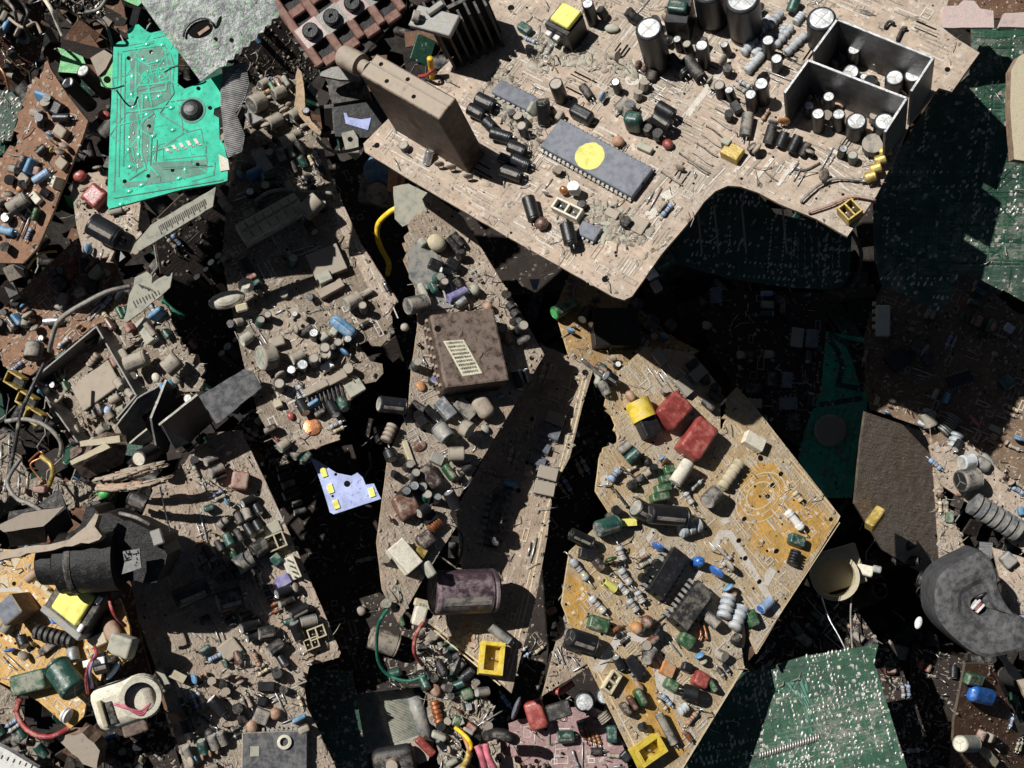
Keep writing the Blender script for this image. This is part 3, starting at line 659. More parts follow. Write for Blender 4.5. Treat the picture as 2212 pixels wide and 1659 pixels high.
for x in (-.3, .05): q.rbox(.003, .0025, .0022, .0003, 'white', None, 1, Matrix.Translation((L*x, -W*.62, hh*.62)))
b.sub(q, 'terminal', o)
ecap(b, 520, 22, 38, 210, 'sleeve'); film(b, 70, 150, 140, 195, 60, 55, 'sleevegreen')
blob(b, 680, 185, 50, 30, 22, 'plategrey', .4)
o = chip(b, 275, 862, 878, 1192, 232, 62, 'chipgrey', None, 21); L, W, hh = o['dims'] if 'dims' in o else (0, 0, 0)
k = b.w(535, 1020); c = o.matrix_basis.inverted() @ (b.Fi @ b.P(535, 1020, 62*k)); q = MB(); rq = random.Random(3)
q.add([(c.x+99*k*rq.uniform(.95, 1.04)*math.cos(a*math.pi/14), c.y+99*k*rq.uniform(.95, 1.04)*math.sin(a*math.pi/14), c.z+.00012) for a in range(28)], [tuple(range(28))], 'paleyellow'); sd = b.sub(q, 'paint_dot', o); sd['label'] = 'round yellow paint dot'
MATS['paleyellow'].node_tree.nodes['Principled BSDF'].inputs['Roughness'].default_value = .7
chip(b, -80, 560, 180, 690, 110, 40, 'chipgrey', None, 8)
ecap(b, 312, 545, 45, 190, 'blk', 'aludust'); ecap(b, 228, 665, 45, 150, 'blk', 'blkdust', (-20, 60)); film(b, 410, 690, 540, 760, 80, 90, 'blk'); lcap(b, 485, 560, 540, 640, 28, 'blkdust', 'white')
film(b, 755, 745, 865, 765, 90, 160, 'sleevegreen', r=30); lcap(b, 790, 650, 715, 720, 40, 'sleevegrey')
lcap(b, 950, 756, 1060, 830, 46, 'blk', 'white', 40); lcap(b, 975, 690, 1085, 755, 42, 'blk', 'white', 30)
blob(b, 720, 925, 42, 38, 34, 'tanblob'); blob(b, 1045, 942, 38, 34, 32, 'red'); bx(b, 850, 940, 940, 980, 45, 40, 'plategrey', 'resistor_pack')
for i in range(9): wirej(b, [(1418-30*i, 588+58*i), (1455-30*i, 610+58*i), (1505-30*i, 650+58*i), (1545-30*i, 672+58*i)], 6, 'aludust' if i % 2 else 'dirtdk', 14)
for i in range(5): wirej(b, [(1120+60*i-300*(i > 2), 1000+40*i), (1200+60*i-300*(i > 2), 1050+40*i)], 6, 'dirtdk', 12)
b.line([(770, 80), (1000, 150), (1215, 275), (1395, 365)], 24); b.line([(1450, 385), (1310, 570), (1180, 745)], 44)
b.ring(350, 330, 42, 22); b.ring(820, 512, 40, 30)
for p_ in ([(200, 450), (320, 350)], [(590, 660), (700, 560)], [(620, 670), (730, 570)], [(920, 650), (1030, 540)], [(850, 1350), (1030, 1140)], [(1290, 1200), (1390, 1095)]): b.line(p_, 26, 'dirtdk'); b.line([(x+26, y+8) for x, y in p_], 9)
bx(b, 1410, 955, 1520, 1010, 100, 70, 'gold', 'jack'); bx(b, 1400, 905, 1450, 930, 50, 90, 'plategrey', 'jack')
sock(b, 300, 1318, 470, 1400, 85, 75, 'creamlt', 2, 1); lcap(b, 130, 1290, 175, 1440, 44, 'blk'); blob(b, 222, 1460, 46, 44, 40, 'brownfilm'); lcap(b, 380, 1460, 412, 1595, 46, 'blk', 'blk', 40)
chip(b, 465, 1478, 588, 1535, 100, 45, 'chipgrey', None, 4); disc(b, 245, 1255, 28, .2, 'white'); trans(b, 425, 1215, 38, 120, .5, 'white'); blob(b, 365, 1245, 30, 26, 40, 'copper')
ecap(b, 480, 1330, 30, 60, 'blk', 'blkdust'); film(b, 640, 1370, 720, 1410, 60, 25, 'dirt'); film(b, 800, 1440, 900, 1490, 110, 30, 'dirt')
for x, y in ((1040, 1280), (940, 1400)): b.patch([(x-45, y-10), (x+20, y-45), (x+55, y), (x-10, y+40)], 'silkwhite')
b.hole(20, 52, 22); ecap(b, 1700, 262, 40, 170); ecap(b, 1755, 382, 38, 130); ecap(b, 1655, 545, 46, 220); ecap(b, 1585, 615, 38, 190); lcap(b, 1570, 740, 1548, 890, 38, 'sleevegrey'); bx(b, 1470, 660, 1510, 720, 55, 60, 'blk', 'transistor'); disc(b, 1805, 790, 42, .4, 'orange'); disc(b, 1735, 800, 36, .3, 'sleevegrey')
for u1, v1, u2, v2 in ((1535, 350, 1625, 255), (1560, 470, 1655, 360), (1600, 250, 1690, 160), (1700, 180, 1790, 80), (1760, 250, 1830, 165), (1540, 245, 1600, 170)): beads(b, u1, v1, u2, v2, 30, 'silverres', 4)
scatter(b, 46, 'rrjjfdtlse', 21, b.area([(200, 1180), (950, 1560), (1300, 1200), (900, 1000), (1100, 800), (1500, 300), (900, 0), (100, 50), (150, 500), (-150, 1050)]))
R('D')
for u1, v1, u2, v2 in ((5, 300, 130, 165), (60, 360, 165, 240), (200, 300, 310, 170), (270, 350, 400, 225), (20, 460, 120, 350), (330, 150, 380, 90), (90, 190, 170, 110)): beads(b, u1, v1, u2, v2, 28, 'silverres', 4)
def tin_box(b, rim, h, name, seed):
    """folded tin walls standing round a cluster of small cans, open at the top and on the near side"""
    k = b.w(*rim[0]); T = [b.P(u, v, h*k) for u, v in rim]; root = None
    for i in range(len(T)-1):
        A, B = T[i], T[i+1]; M = frame((A+B)/2-b.n*h*k, B-A, b.n); L = (B-A).length; q = MB(); q.rbox(L+.0012, .0013, h*k, .0002, 'sheet', 'tin', 1)
        if root is None: root = b.put(q, name, M)
        else:
            w_ = q.build('box_wall', root, (b.F @ root.matrix_basis).inverted() @ M)
    return root
h = 390
tin_box(b, [(265, 600), (415, 392), (1058, 640), (920, 855)], h, 'tin_box', 1)
tin_box(b, [(455, 330), (605, 125), (1230, 378), (1092, 588)], h, 'tin_box', 2)
for a in ((550, 630, 38, 180), (480, 742, 42, 190), (615, 745, 42, 170), (730, 790, 66, 170), (912, 792, 66, 170), (420, 690, 34, 120), (715, 322, 40, 170), (690, 468, 60, 80), (980, 505, 60, 150), (1098, 490, 54, 150), (780, 500, 28, 60)): ecap(b, *a)
res(b, 395, 690, 440, 620, 20, 'tanblob'); blob(b, 720, 660, 60, 24, 40, 'plategrey', -.5); blob(b, 900, 360, 70, 26, 40, 'sleevegrey', -.6); film(b, 700, 560, 790, 600, 26, 60, 'plategrey'); film(b, 880, 280, 980, 325, 26, 60, 'plategrey'); blob(b, 615, 690, 34, 34, 24, 'tanblob'); blob(b, 825, 400, 34, 24, 24, 'tanblob')
ecap(b, 502, 118, 92, 260, 'sleeve', 'alu'); trans(b, 840, 935, 70, 90, 2.5, 'sleevegrey'); b.hole(1325, 455, 18)
q = [(925, 985), (895, 1040), (865, 1095), (830, 1150)]
for i, (u, v) in enumerate(q): lcap(b, u+30, v-8, u-40, v+14, 34, 'gold', 'gold', 30, 'phono_jack')
sock(b, 640, 1400, 735, 1330, 120, 90, 'gold', 2, 1, 'clip', .2, .8)
wirej(b, [(372, 1310), (440, 1245), (520, 1190), (620, 1165), (760, 1175), (830, 1150)], 9, 'wiregrey', 35); wirej(b, [(425, 1385), (560, 1340), (700, 1285), (850, 1305)], 9, 'reddust', 30); wirej(b, [(330, 1105), (400, 1110), (490, 1065)], 7, 'blkdust', 12)
for i in range(6): b.line([(430+20*i, 935+34*i), (690+10*i, 1060+50*i)], 9, 'silkwhite' if i % 2 else 'dirtdk')
for i in range(5): b.line([(40+70*i, 1010+15*i), (-60+70*i, 1120+22*i)], 26, 'dirtdk' if i % 2 else 'silkwhite')
b.patch([(520, 975), (560, 965), (660, 1015), (650, 1035)], 'silkwhite'); b.patch([(750, 60), (800, 70), (860, 105), (810, 105), (760, 90)], 'ink'); b.line([(980, 75), (1180, 150)], 14, 'dirtdk'); b.line([(990, 50), (1190, 130)], 10, 'silkwhite')
wirej(b, [(920, 170), (945, 140), (975, 150)], 10, 'blkdust', 30); wirej(b, [(1000, 250), (1030, 190), (1055, 180)], 11, 'blkdust', 30)
scatter(b, 26, 'rjlesdt', 22, b.area([(0, 0), (420, 0), (250, 600), (350, 850), (800, 900), (820, 1000), (500, 1250), (0, 1000), (-250, 600)]))
R('C'); b.crumbs(420, 77, ('dirt', 'plategrey', 'dirt'), 1.7, b.area([(120, 230), (420, 300), (860, 420), (820, 520), (480, 420), (300, 420), (250, 480), (130, 430)])); b.crumbs(420, 78, ('dirt', 'plategrey', 'dirt', 'dirtdk'), 1.8, b.area([(-60, 400), (130, 640), (250, 800), (180, 980), (80, 900), (-40, 760), (-140, 560)])); b.crumbs(300, 79, ('dirt', 'plategrey', 'dirtdk'), 1.6, b.area([(560, 1300), (760, 1360), (960, 1480), (860, 1620), (640, 1560), (420, 1600)]))
R('D'); scatter(b, 9, 'rdtls', 24, b.area([(320, 760), (440, 600), (1000, 820), (900, 960)])); scatter(b, 9, 'rdtls', 25, b.area([(500, 520), (630, 340), (1190, 580), (1080, 720)]))
R('V'); b.hole(1308, 603, 8)
b.strips(105, 302); b.strips(30, 312, None, ('dirtdk', 'hole', 'dirt')); b.marks(190, 3, 'silkwhite', 70); b.marks(110, 4, 'dirtdk', 10); b.crumbs(1500, 5); b.finish()

# ================================================================ long tan board with the brown module, middle
R('V')
b = Board('circuit_board', 'long tan circuit board carrying the flat brown module with a paper sticker, mid heap', 'circuit board',
  [(940, 425), (1000, 468), (1058, 566), (1118, 662), (1176, 766), (1113, 872), (1078, 930), (1036, 1000), (971, 1109), (986, 1137), (909, 1259), (861, 1344), (826, 1272), (814, 1170), (838, 990), (858, 940), (882, 890), (889, 798), (903, 700), (898, 620), (872, 560), (885, 480)],
  (1000, 800), -.03, (.30, .30, .90), (1000, 468, 1176, 766), 'b_dust', ragged=(20, 21))
b.patch([(1003, 474), (1058, 568), (1118, 664), (1173, 765), (1152, 800), (1090, 690), (1030, 585), (985, 500)], 'b_tan', .0001)
R('F')
b.patch([(1000, 160), (1080, 60), (1130, 90), (1290, 300), (1330, 515), (1160, 535), (1080, 420), (1010, 330)], 'zinc', .001)
o = bx(b, 1200, 800, 1620, 752, 500, 215, 'rustmod', 'module', None, .0012, 2); L, W, hh = o['dims']
k = b.w(1300, 800); cx = o.matrix_basis.inverted()
q = MB(); sp = [(cx @ (b.Fi @ b.P(u, v, 215*k))) for u, v in ((1235, 735), (1370, 725), (1492, 945), (1362, 965))]
q.add([(p_.x, p_.y, hh+.00012) for p_ in sp], [(3, 2, 1, 0)] if (sp[1]-sp[0]).cross(sp[2]-sp[0]).z < 0 else [(0, 1, 2, 3)], 'paper')
rq = random.Random(8)
for i in range(9):
    f0 = (i+.7)/9.6; A, B = sp[0].lerp(sp[3], f0), sp[1].lerp(sp[2], f0); t_ = .1
    while t_ < .88:
        w_ = rq.uniform(.02, .07); a_, c_ = A.lerp(B, t_), A.lerp(B, min(.92, t_+w_)); e_ = (sp[3]-sp[0])*.028; q.add([(z.x, z.y, hh+.0002) for z in (a_-e_, c_-e_, c_+e_, a_+e_)], [(0, 1, 2, 3)], 'ink'); t_ += w_+rq.uniform(.012, .03)
b.sub(q, 'sticker', o)['label'] = 'small pale paper sticker with rows of fine print'
q = MB(); z = cx @ (b.Fi @ b.P(1200, 655, 215*k)); q.lathe([(.0017, hh+.00008), (0, hh+.00008)], 'hole', 14, Matrix.Translation((z.x, z.y, 0)))
for u, v in ((1350, 690), (1480, 830)):
    z = cx @ (b.Fi @ b.P(u, v, 215*k)); q.ell(.0022, .0009, .0005, 'rustmod', Matrix.Translation((z.x, z.y, hh)) @ Matrix.Rotation(.9, 4, 'Z'))
b.sub(q, 'dimple', o)
q = MB()
for i in range(16): q.rbox(.0012, .0016, .0022, .0002, 'dirt', None, 1, Matrix.Translation((-L/2-.0004, -W/2+W*(i+.5)/16, hh*(.25+.3*(i % 2)))))
b.sub(q, 'pin_row', o)
blob(b, 1195, 95, 66, 56, 50, 'cream', .5, 'potentiometer'); film(b, 1150, 210, 1240, 250, 70, 60, 'blk'); film(b, 1265, 200, 1345, 250, 75, 60, 'blk', 'transistor'); lcap(b, 1222, 272, 1290, 290, 26, 'blk', 'white', 40)
lcap(b, 1270, 460, 1385, 405, 30, 'lilac', 'lilac', 20); lcap(b, 1382, 458, 1320, 500, 25, 'tin', 'white', 20); lcap(b, 1000, 510, 1130, 480, 58, 'sleevegrey', 'sleevegrey', 30); film(b, 1120, 100, 1090, 60, 40, 60, 'plategrey')
for u1, v1, u2, v2 in ((1260, 60, 1330, 140), (1300, 30, 1360, 110), (1310, 330, 1350, 380)): lcap(b, u1, v1, u2, v2, 26, 'blkdust')
wirej(b, [(1210, 330), (1235, 400), (1260, 470)], 9, 'aludust', 25); wirej(b, [(1260, 320), (1290, 380), (1300, 430)], 9, 'aludust', 25)
lcap(b, 1520, 630, 1645, 655, 32, 'sleevegrey', 'tin', 20); blob(b, 1655, 722, 34, 30, 34, 'tanblob'); blob(b, 1440, 400, 40, 36, 36, 'plategrey'); blob(b, 1530, 510, 34, 30, 30, 'tanblob')
b.hole(1420, 335, 18); b.hole(1495, 350, 20); b.hole(1815, 848, 16); b.hole(1080, 760, 14); b.hole(1100, 780, 14)
for i in range(9): b.line([(1400+24*i, 240+48*i), (1470+24*i, 330+48*i)], 8, 'dirtdk' if i % 2 else 'silkwhite')
blob(b, 985, 645, 28, 28, 28, 'aludust'); blob(b, 1090, 1030, 36, 30, 14, 'orange'); ecap(b, 1180, 985, 32, 60, 'blk', 'lilac')
lcap(b, 815, 1145, 990, 1165, 54, 'sleeve', 'aludust', 20)
film(b, 1035, 1130, 1120, 1185, 50, 60, 'blkdust'); bx(b, 1210, 1115, 1300, 1225, 85, 70, 'tin', 'crystal'); bx(b, 1330, 1120, 1440, 1225, 90, 60, 'sleevegrey', 'relay'); bx(b, 1125, 1160, 1210, 1250, 50, 60, 'blk', 'transistor')
film(b, 1460, 1080, 1560, 1220, 120, 100, 'rustlight', 'film_capacitor', 55); lcap(b, 1270, 1375, 1200, 1290, 55, 'zinc', 'green'); lcap(b, 1415, 1325, 1360, 1290, 56, 'sleevebeige', 'aludust', 40); lcap(b, 1375, 1472, 1270, 1475, 48, 'sleevebeige', 'cream', 10); blob(b, 1510, 1310, 34, 28, 20, 'plategrey')
beads(b, 860, 1390, 910, 1280, 40, 'rustlight'); lcap(b, 905, 1510, 880, 1450, 42, 'blk'); bx(b, 985, 1385, 1045, 1560, 36, 22, 'cream', 'resistor_pack'); film(b, 1120, 1540, 1195, 1650, 85, 60, 'darkfilm'); bx(b, 1160, 1480, 1240, 1520, 70, 40, 'zinc', 'crystal')
b.hole(910, 1590, 14); b.hole(1310, 1630, 16); blob(b, 1080, 1420, 34, 50, 10, 'brownfilm')
R('J')
film(b, 790, 190, 850, 310, 120, 80, 'brownfilm'); lcap(b, 880, 300, 930, 270, 30, 'blk', 'aludust', 40); bx(b, 930, 290, 960, 340, 70, 60, 'blk', 'transistor'); film(b, 900, 50, 990, 150, 80, 70, 'darkfilm'); film(b, 900, 400, 950, 470, 90, 70, 'darkfilm'); beads(b, 990, 340, 940, 390, 30, 'copper', 5, 'coil'); bx(b, 870, 490, 920, 520, 50, 50, 'gold', 'clip')
bx(b, 755, 460, 865, 590, 105, 80, 'creamlt', 'cement_resistor', None, .0005, 2)
b.hole(740, 90, 12); b.hole(1075, 110, 12); b.hole(770, 800, 9)
for u, v in ((730, 700), (765, 725), (800, 745), (750, 665), (700, 720)): b.line([(u, v), (u+18, v+60)], 16, 'dirtdk')
ecap(b, 710, 780, 26, 50, 'dirt', 'plategrey')
scatter(b, 34, 'rldftsje', 31)
R('V'); b.strips(14, 301); b.marks(70, 6, 'silkwhite', 50); b.crumbs(900, 7); b.finish()

# ================================================================ board with the big purple-brown can
R('V')
b = Board('circuit_board', 'dusty board with a big purple-brown can and a yellow connector', 'circuit board',
  [(1170, 745), (1232, 770), (1281, 801), (1257, 880), (1231, 988), (1194, 1056), (1182, 1161), (1158, 1291), (1105, 1497), (1034, 1433), (925, 1345), (960, 1300), (1000, 1240), (985, 1100), (1060, 960), (1120, 850)],
  (1100, 1200), -.039, (.15, .30, .94), (1231, 988, 1105, 1495), 'b_dust', 'edgegold')
R('J')
lcap(b, 952, 725, 1290, 712, 116, 'sleevepurple', 'sleevepurple', 60)
chip(b, 1318, 180, 1268, 470, 75, 80, 'blk', 'blkdust', 8); lcap(b, 1262, 905, 1365, 985, 26, 'zinc', 'zinc', 30); wirej(b, [(1300, 945), (1350, 990), (1385, 980)], 6, 'tin', 60)
sock(b, 1282, 985, 1265, 1160, 125, 95, 'yellow', 1, 1, 'connector', .17, .75, 'gold')
b.patch([(1110, 850), (1165, 840), (1180, 1010), (1150, 1040), (1105, 930)], 'tanblob')
R('V')
b.line([(1266, 822), (1240, 930), (1222, 990), (1180, 1100), (1165, 1180), (1142, 1290), (1098, 1470)], 4, 'silkgold'); b.line([(1260, 815), (1214, 990), (1158, 1180), (1092, 1455)], 3, 'silkgold'); b.line([(1090, 1478), (940, 1352)], 3, 'silkgold'); b.line([(1080, 1480), (938, 1362)], 3, 'silkgold'); b.hole(1264, 805, 7)
for u, v in ((1150, 905), (1140, 1000), (1170, 960), (1120, 1060)): b.hole(u, v, 5)
scatter(b, 14, 'fltcrs', 41, b.area([(1130, 900), (1220, 900), (1180, 1060), (1060, 1060)])); scatter(b, 10, 'rsjd', 42)
b.marks(70, 8, 'silkgold', 30); b.crumbs(700, 9); b.finish()

# ================================================================ golden board, lower right
b = Board('circuit_board', 'golden yellow circuit board with two red film capacitors, black chips and white printed bars', 'circuit board',
  [(1309, 862), (1338, 800), (1395, 748), (1494, 761), (1557, 837), (1556, 925), (1562, 928), (1568, 861), (1593, 836), (1640, 890), (1720, 992), (1816, 1116), (1730, 1255), (1635, 1412), (1622, 1380), (1614, 1325), (1604, 1330), (1602, 1400), (1608, 1445), (1540, 1550), (1470, 1670), (1385, 1670), (1275, 1441), (1250, 1400), (1214, 1303), (1231, 1190), (1275, 1150), (1318, 1109), (1287, 1060), (1295, 990), (1335, 943)],
  (1450, 1100), -.03, (.30, .28, .91), (1640, 890, 1815, 1115), 'b_gold', 'edgegold', ragged=(30, 29, 6, 14))
R('G')
o = bx(b, 905, 1215, 965, 1345, 130, 95, 'blk', 'coil', None, .001, 2); q = MB(); L, W, hh = o['dims']; A = Matrix.Translation((-L*.72, 0, hh*.5)) @ Matrix.Rotation(math.pi/2, 4, 'Y'); q.lathe([(.002, -.006), (.0065, -.006), (.0065, .004), (.002, .004)], 'yellow', 20, A); b.sub(q, 'winding', o)['label'] = 'bright yellow tape winding'
film(b, 1040, 1245, 1165, 1105, 165, 140, 'red', r=20); film(b, 1195, 1460, 1325, 1265, 165, 140, 'red', r=20); blob(b, 800, 1095, 40, 30, 36, 'tanblob'); bx(b, 1560, 1350, 1680, 1420, 90, 60, 'creamlt', 'connector')
b.hole(1650, 1500, 20); lcap(b, 640, 960, 700, 1000, 40, 'blk', 'tin', 20); lcap(b, 610, 1000, 650, 1080, 34, 'sleevegrey')
R('K')
for i in range(4): film(b, 775+22*i, 215-48*i, 870+8*i, 200-48*i, 44, 62-5*i, 'green')
lcap(b, 965, 25, 890, 140, 36, 'creamlt', 'cream', 30, 'coil'); beads(b, 1240, 25, 1140, 165, 32, 'cream', 5, 'resistor_pack'); res(b, 545, 125, 592, 65, 24, 'blueres'); res(b, 945, 185, 985, 250, 18, 'silverres')
lcap(b, 682, 268, 740, 300, 52, 'blk', 'aludust'); lcap(b, 752, 300, 955, 320, 54, 'blk', 'blkdust', 30); beads(b, 915, 395, 1030, 355, 40, 'silverres', 3); lcap(b, 1062, 238, 1118, 185, 44, 'sleevegrey', 'aludust', 20)
lcap(b, 478, 385, 585, 352, 46, 'sleevegreen', 'sleevegrey'); bx(b, 570, 352, 690, 345, 46, 45, 'blk', 'diode', 'paleyellow'); lcap(b, 335, 408, 450, 460, 34, 'blk', 'blk', 10); bx(b, 390, 505, 480, 525, 55, 45, 'blk', 'transistor')
for a in ((340, 545, 425, 655), (440, 745, 518, 830), (590, 475, 618, 555), (600, 595, 655, 680), (645, 760, 690, 825), (690, 715, 722, 780), (590, 680, 640, 730)): res(b, *a, 22, 'silverres')
film(b, 440, 870, 545, 905, 75, 55, 'green'); lcap(b, 330, 960, 465, 1005, 52, 'blk', 'blkdust'); disc(b, 550, 545, 36, 1.2, 'green'); lcap(b, 510, 665, 575, 705, 24, 'paleyellow', 'blk'); disc(b, 802, 478, 38, .3, 'blue'); film(b, 1005, 545, 1060, 560, 55, 90, 'blue', 'film_capacitor', 26); disc(b, 1115, 612, 46, .2, 'blue', lift=.3)
chip(b, 930, 505, 795, 730, 100, 95, 'blk', None, 8); chip(b, 1060, 690, 915, 895, 112, 95, 'blk', 'blkdust', 8)
for i in range(5): b.patch([(850+32*i, 855-58*i), (880+32*i, 830-58*i), (915+32*i, 850-58*i), (885+32*i, 885-58*i)], 'silkwhite')
for i in range(3): trans(b, 800-35*i, 560+35*i, 26, 60, 1., 'blk', .3)
beads(b, 1182, 735, 1150, 860, 40, 'silverres', 4); beads(b, 1255, 795, 1205, 920, 38, 'silverres', 4); film(b, 1295, 815, 1330, 900, 60, 55, 'green'); blob(b, 688, 912, 36, 32, 34, 'orange'); blob(b, 745, 880, 38, 34, 40, 'brownfilm'); film(b, 795, 925, 840, 965, 60, 55, 'blk'); film(b, 930, 945, 1000, 1000, 72, 60, 'green')
b.line([(1095, 480), (1140, 408), (1185, 410), (1290, 580), (1440, 830)], 40); b.line([(490, 1130), (600, 950), (700, 965), (800, 1000)], 46)
b.patch([(780, 1130), (820, 1100), (850, 1160), (890, 1260), (880, 1310), (830, 1290), (790, 1220)], 'silkwhite'); b.patch([(700, 500), (730, 480), (740, 540), (710, 590)], 'silkwhite'); b.patch([(735, 430), (780, 370), (785, 410), (750, 460)], 'silkwhite'); b.patch([(1370, 620), (1400, 585), (1430, 615), (1390, 690), (1365, 680)], 'silkwhite'); b.patch([(1130, 340), (1165, 315), (1185, 345), (1150, 365)], 'silkwhite'); b.patch([(490, 110), (530, 90), (535, 160), (505, 170)], 'silkwhite')
b.patch([(1290, 60), (1330, 20), (1380, 40), (1420, 25), (1560, 200), (1745, 345), (1660, 470), (1560, 600), (1470, 560), (1440, 600), (1400, 540), (1330, 500), (1280, 470), (1300, 400), (1240, 380), (1215, 280), (1250, 210), (1230, 150)], 'b_goldclean', .0001); b.patch([(700, 1080), (780, 1040), (860, 1090), (820, 1130), (780, 1170), (800, 1300), (870, 1330), (960, 1560), (860, 1640), (760, 1480), (640, 1300), (600, 1180)], 'b_goldclean', .0001); b.patch([(320, 620), (420, 690), (430, 800), (390, 920), (330, 900), (300, 800)], 'b_goldclean', .0001)
b.ring(1345, 205, 62, 7, 'silkgold', 1.5); b.ring(1350, 215, 112, 6, 'silkgold', 1.55); b.ring(1345, 205, 90, 4, 'silkgold', 1.5)
for u, v in ((1410, 150), (1382, 210), (1430, 502), (1455, 90), (1260, 330), (1230, 445), (1265, 540), (1340, 665)): b.hole(u, v, 11, 'hole', 1.5)
chip(b, 645, 1070, 725, 1175, 62, 40, 'blk', None, 4); bx(b, 825, 1115, 890, 1150, 70, 35, 'orange', 'resistor_pack'); film(b, 1005, 1165, 1080, 1205, 80, 70, 'red'); film(b, 850, 1195, 915, 1235, 56, 60, 'green'); lcap(b, 1015, 1270, 935, 1250, 44, 'blk', 'blkdust'); beads(b, 955, 1330, 915, 1360, 26, 'silverres', 3); blob(b, 700, 1222, 34, 18, 18, 'tanblob')
lcap(b, 805, 1372, 890, 1530, 24, 'sleevegrey', 'aludust', 10); sock(b, 700, 1610, 830, 1520, 110, 85, 'yellow', 1, 1, 'connector', .2, .7, 'gold'); sock(b, 590, 1150, 530, 1250, 60, 50, 'cream', 2, 1); film(b, 940, 1110, 990, 1130, 50, 50, 'blk')
wirej(b, [(560, 165), (610, 230), (640, 265)], 6, 'blkdust', 20); wirej(b, [(610, 60), (660, 95), (690, 135)], 6, 'blkdust', 20); wirej(b, [(1010, 880), (1030, 940), (1020, 975)], 6, 'copper', 25); wirej(b, [(1040, 880), (1055, 930), (1060, 970)], 6, 'copper', 25)
R('L')
res(b, 225, 285, 310, 385, 26, 'white', ('white', 'white', 'white', 'white')); film(b, 250, 425, 330, 455, 60, 55, 'sleevegreen'); beads(b, 275, 500, 250, 575, 30, 'blk', 5, 'resistor_pack'); res(b, 265, 185, 305, 235, 18, 'cream'); lcap(b, 85, 815, 140, 765, 28, 'blueres', 'blue')
for u, v in ((190, 92), (150, 155), (122, 210), (170, 500), (458, 332)): b.hole(u, v, 10, 'hole', 1.4)
b.line([(240, 5), (505, 315), (490, 350)], 7, 'silkgold'); b.line([(215, 5), (470, 300)], 5, 'silkgold'); b.line([(505, 350), (60, 1030)], 5, 'silkgold'); b.line([(0, 470), (150, 640), (240, 720)], 6, 'silkgold'); b.patch([(130, 780), (160, 770), (190, 830), (180, 850)], 'silkwhite'); b.patch([(105, 640), (140, 590), (170, 610), (120, 690)], 'silkwhite')
R('V')
scatter(b, 50, 'rjdftlspr', 51, b.area([(1330, 950), (1500, 1000), (1560, 1150), (1590, 1400), (1480, 1600), (1380, 1600), (1290, 1430), (1240, 1200), (1340, 1080)]))
scatter(b, 12, 'fcltj', 52, b.area([(1400, 760), (1480, 770), (1550, 860), (1530, 950), (1400, 850)]))
b.line([(1607, 1440), (1470, 1665)], 4, 'silkgold'); b.line([(1285, 1440), (1395, 1660)], 4, 'silkgold')
b.strips(22, 303, None, ('silkwhite', 'silkgold', 'dirt')); b.marks(150, 10, 'silkwhite', 60); b.marks(60, 11, 'silkgold', 10); b.crumbs(800, 12); b.finish()
# dusty triangle of board beside its lower left edge
b = Board('board_fragment', 'broken dusty triangle of board with a black can, wedged left of the golden board', 'circuit board', [(1208, 1330), (1250, 1350), (1278, 1437), (1172, 1503), (1198, 1400)], (1220, 1420), -.045, (.25, .35, .9), (1278, 1437, 1172, 1503), 'b_dust', ragged=(0, 1, 4))
film(b, 1228, 1372, 1285, 1395, 46, 36, 'blk'); scatter(b, 3, 'sjt', 5); b.marks(8, 2); b.crumbs(150, 3); b.finish()
# ================================================================ mint green board, top left
R('A')
b = Board('circuit_board', 'bright mint green circuit board, copper side up, with a black resin dome', 'circuit board',
  [(742, 300), (775, 272), (842, 255), (830, 205), (870, 165), (905, 158), (960, 205), (985, 215), (1070, 195), (1150, 250), (1235, 350), (1165, 345), (1160, 545), (1205, 580), (1300, 545), (1450, 480), (1450, 690), (1400, 710), (1395, 750), (1430, 770), (1435, 910), (1465, 950), (1490, 1060), (1485, 1180), (1440, 1195), (1200, 1235), (712, 1365), (700, 1340), (722, 760)],
  (1000, 800), .0, (-.06, .16, .98), (712, 1365, 1440, 1195), 'b_mint', 'b_mintlight', 'b_mintlight')
def grn(pts, w):
    b.line([(u+7, v+5) for u, v in pts], w*.8, 'b_mintlight'); b.line(pts, w, 'b_mint')
b.patch([(850, 340), (1100, 300), (1140, 420), (1110, 560), (1120, 640), (1000, 700), (1010, 800), (960, 1080), (860, 1120), (840, 1000), (850, 700)], 'b_mintlight'); b.patch([(960, 1180), (1000, 1060), (1240, 1050), (1360, 1040), (1350, 1130), (1100, 1190), (800, 1230), (780, 1190)], 'b_mintlight')
for p_ in ([(780, 300), (1000, 265)], [(765, 340), (755, 760), (740, 1250)], [(785, 350), (778, 760), (770, 1150)], [(800, 330), (1080, 290), (1140, 360)], [(812, 380), (805, 800), (800, 1080)], [(890, 400), (880, 700)], [(930, 620), (920, 1000), (950, 1100), (840, 1170)], [(1000, 740), (940, 780), (900, 850), (905, 1000)], [(985, 880), (975, 1080), (1040, 1150), (1040, 1180)], [(1190, 870), (1060, 960), (1060, 1040), (1350, 1010), (1400, 1060), (1390, 1140), (1250, 1180)], [(1200, 860), (1340, 950), (1340, 990)], [(1180, 780), (1190, 870)], [(1130, 650), (1200, 700)], [(1110, 660), (1230, 640)], [(760, 1200), (830, 1250)], [(775, 1180), (845, 1245)], [(850, 730), (1120, 690)], [(900, 560), (1080, 540)], [(930, 610), (1080, 590), (1090, 520)], [(740, 1290), (1450, 1170)], [(1020, 910), (1010, 1050), (1060, 1100), (1380, 1080)], [(1000, 560), (900, 480), (905, 380)], [(1100, 360), (1130, 420), (1120, 560)]): grn(p_, 9)
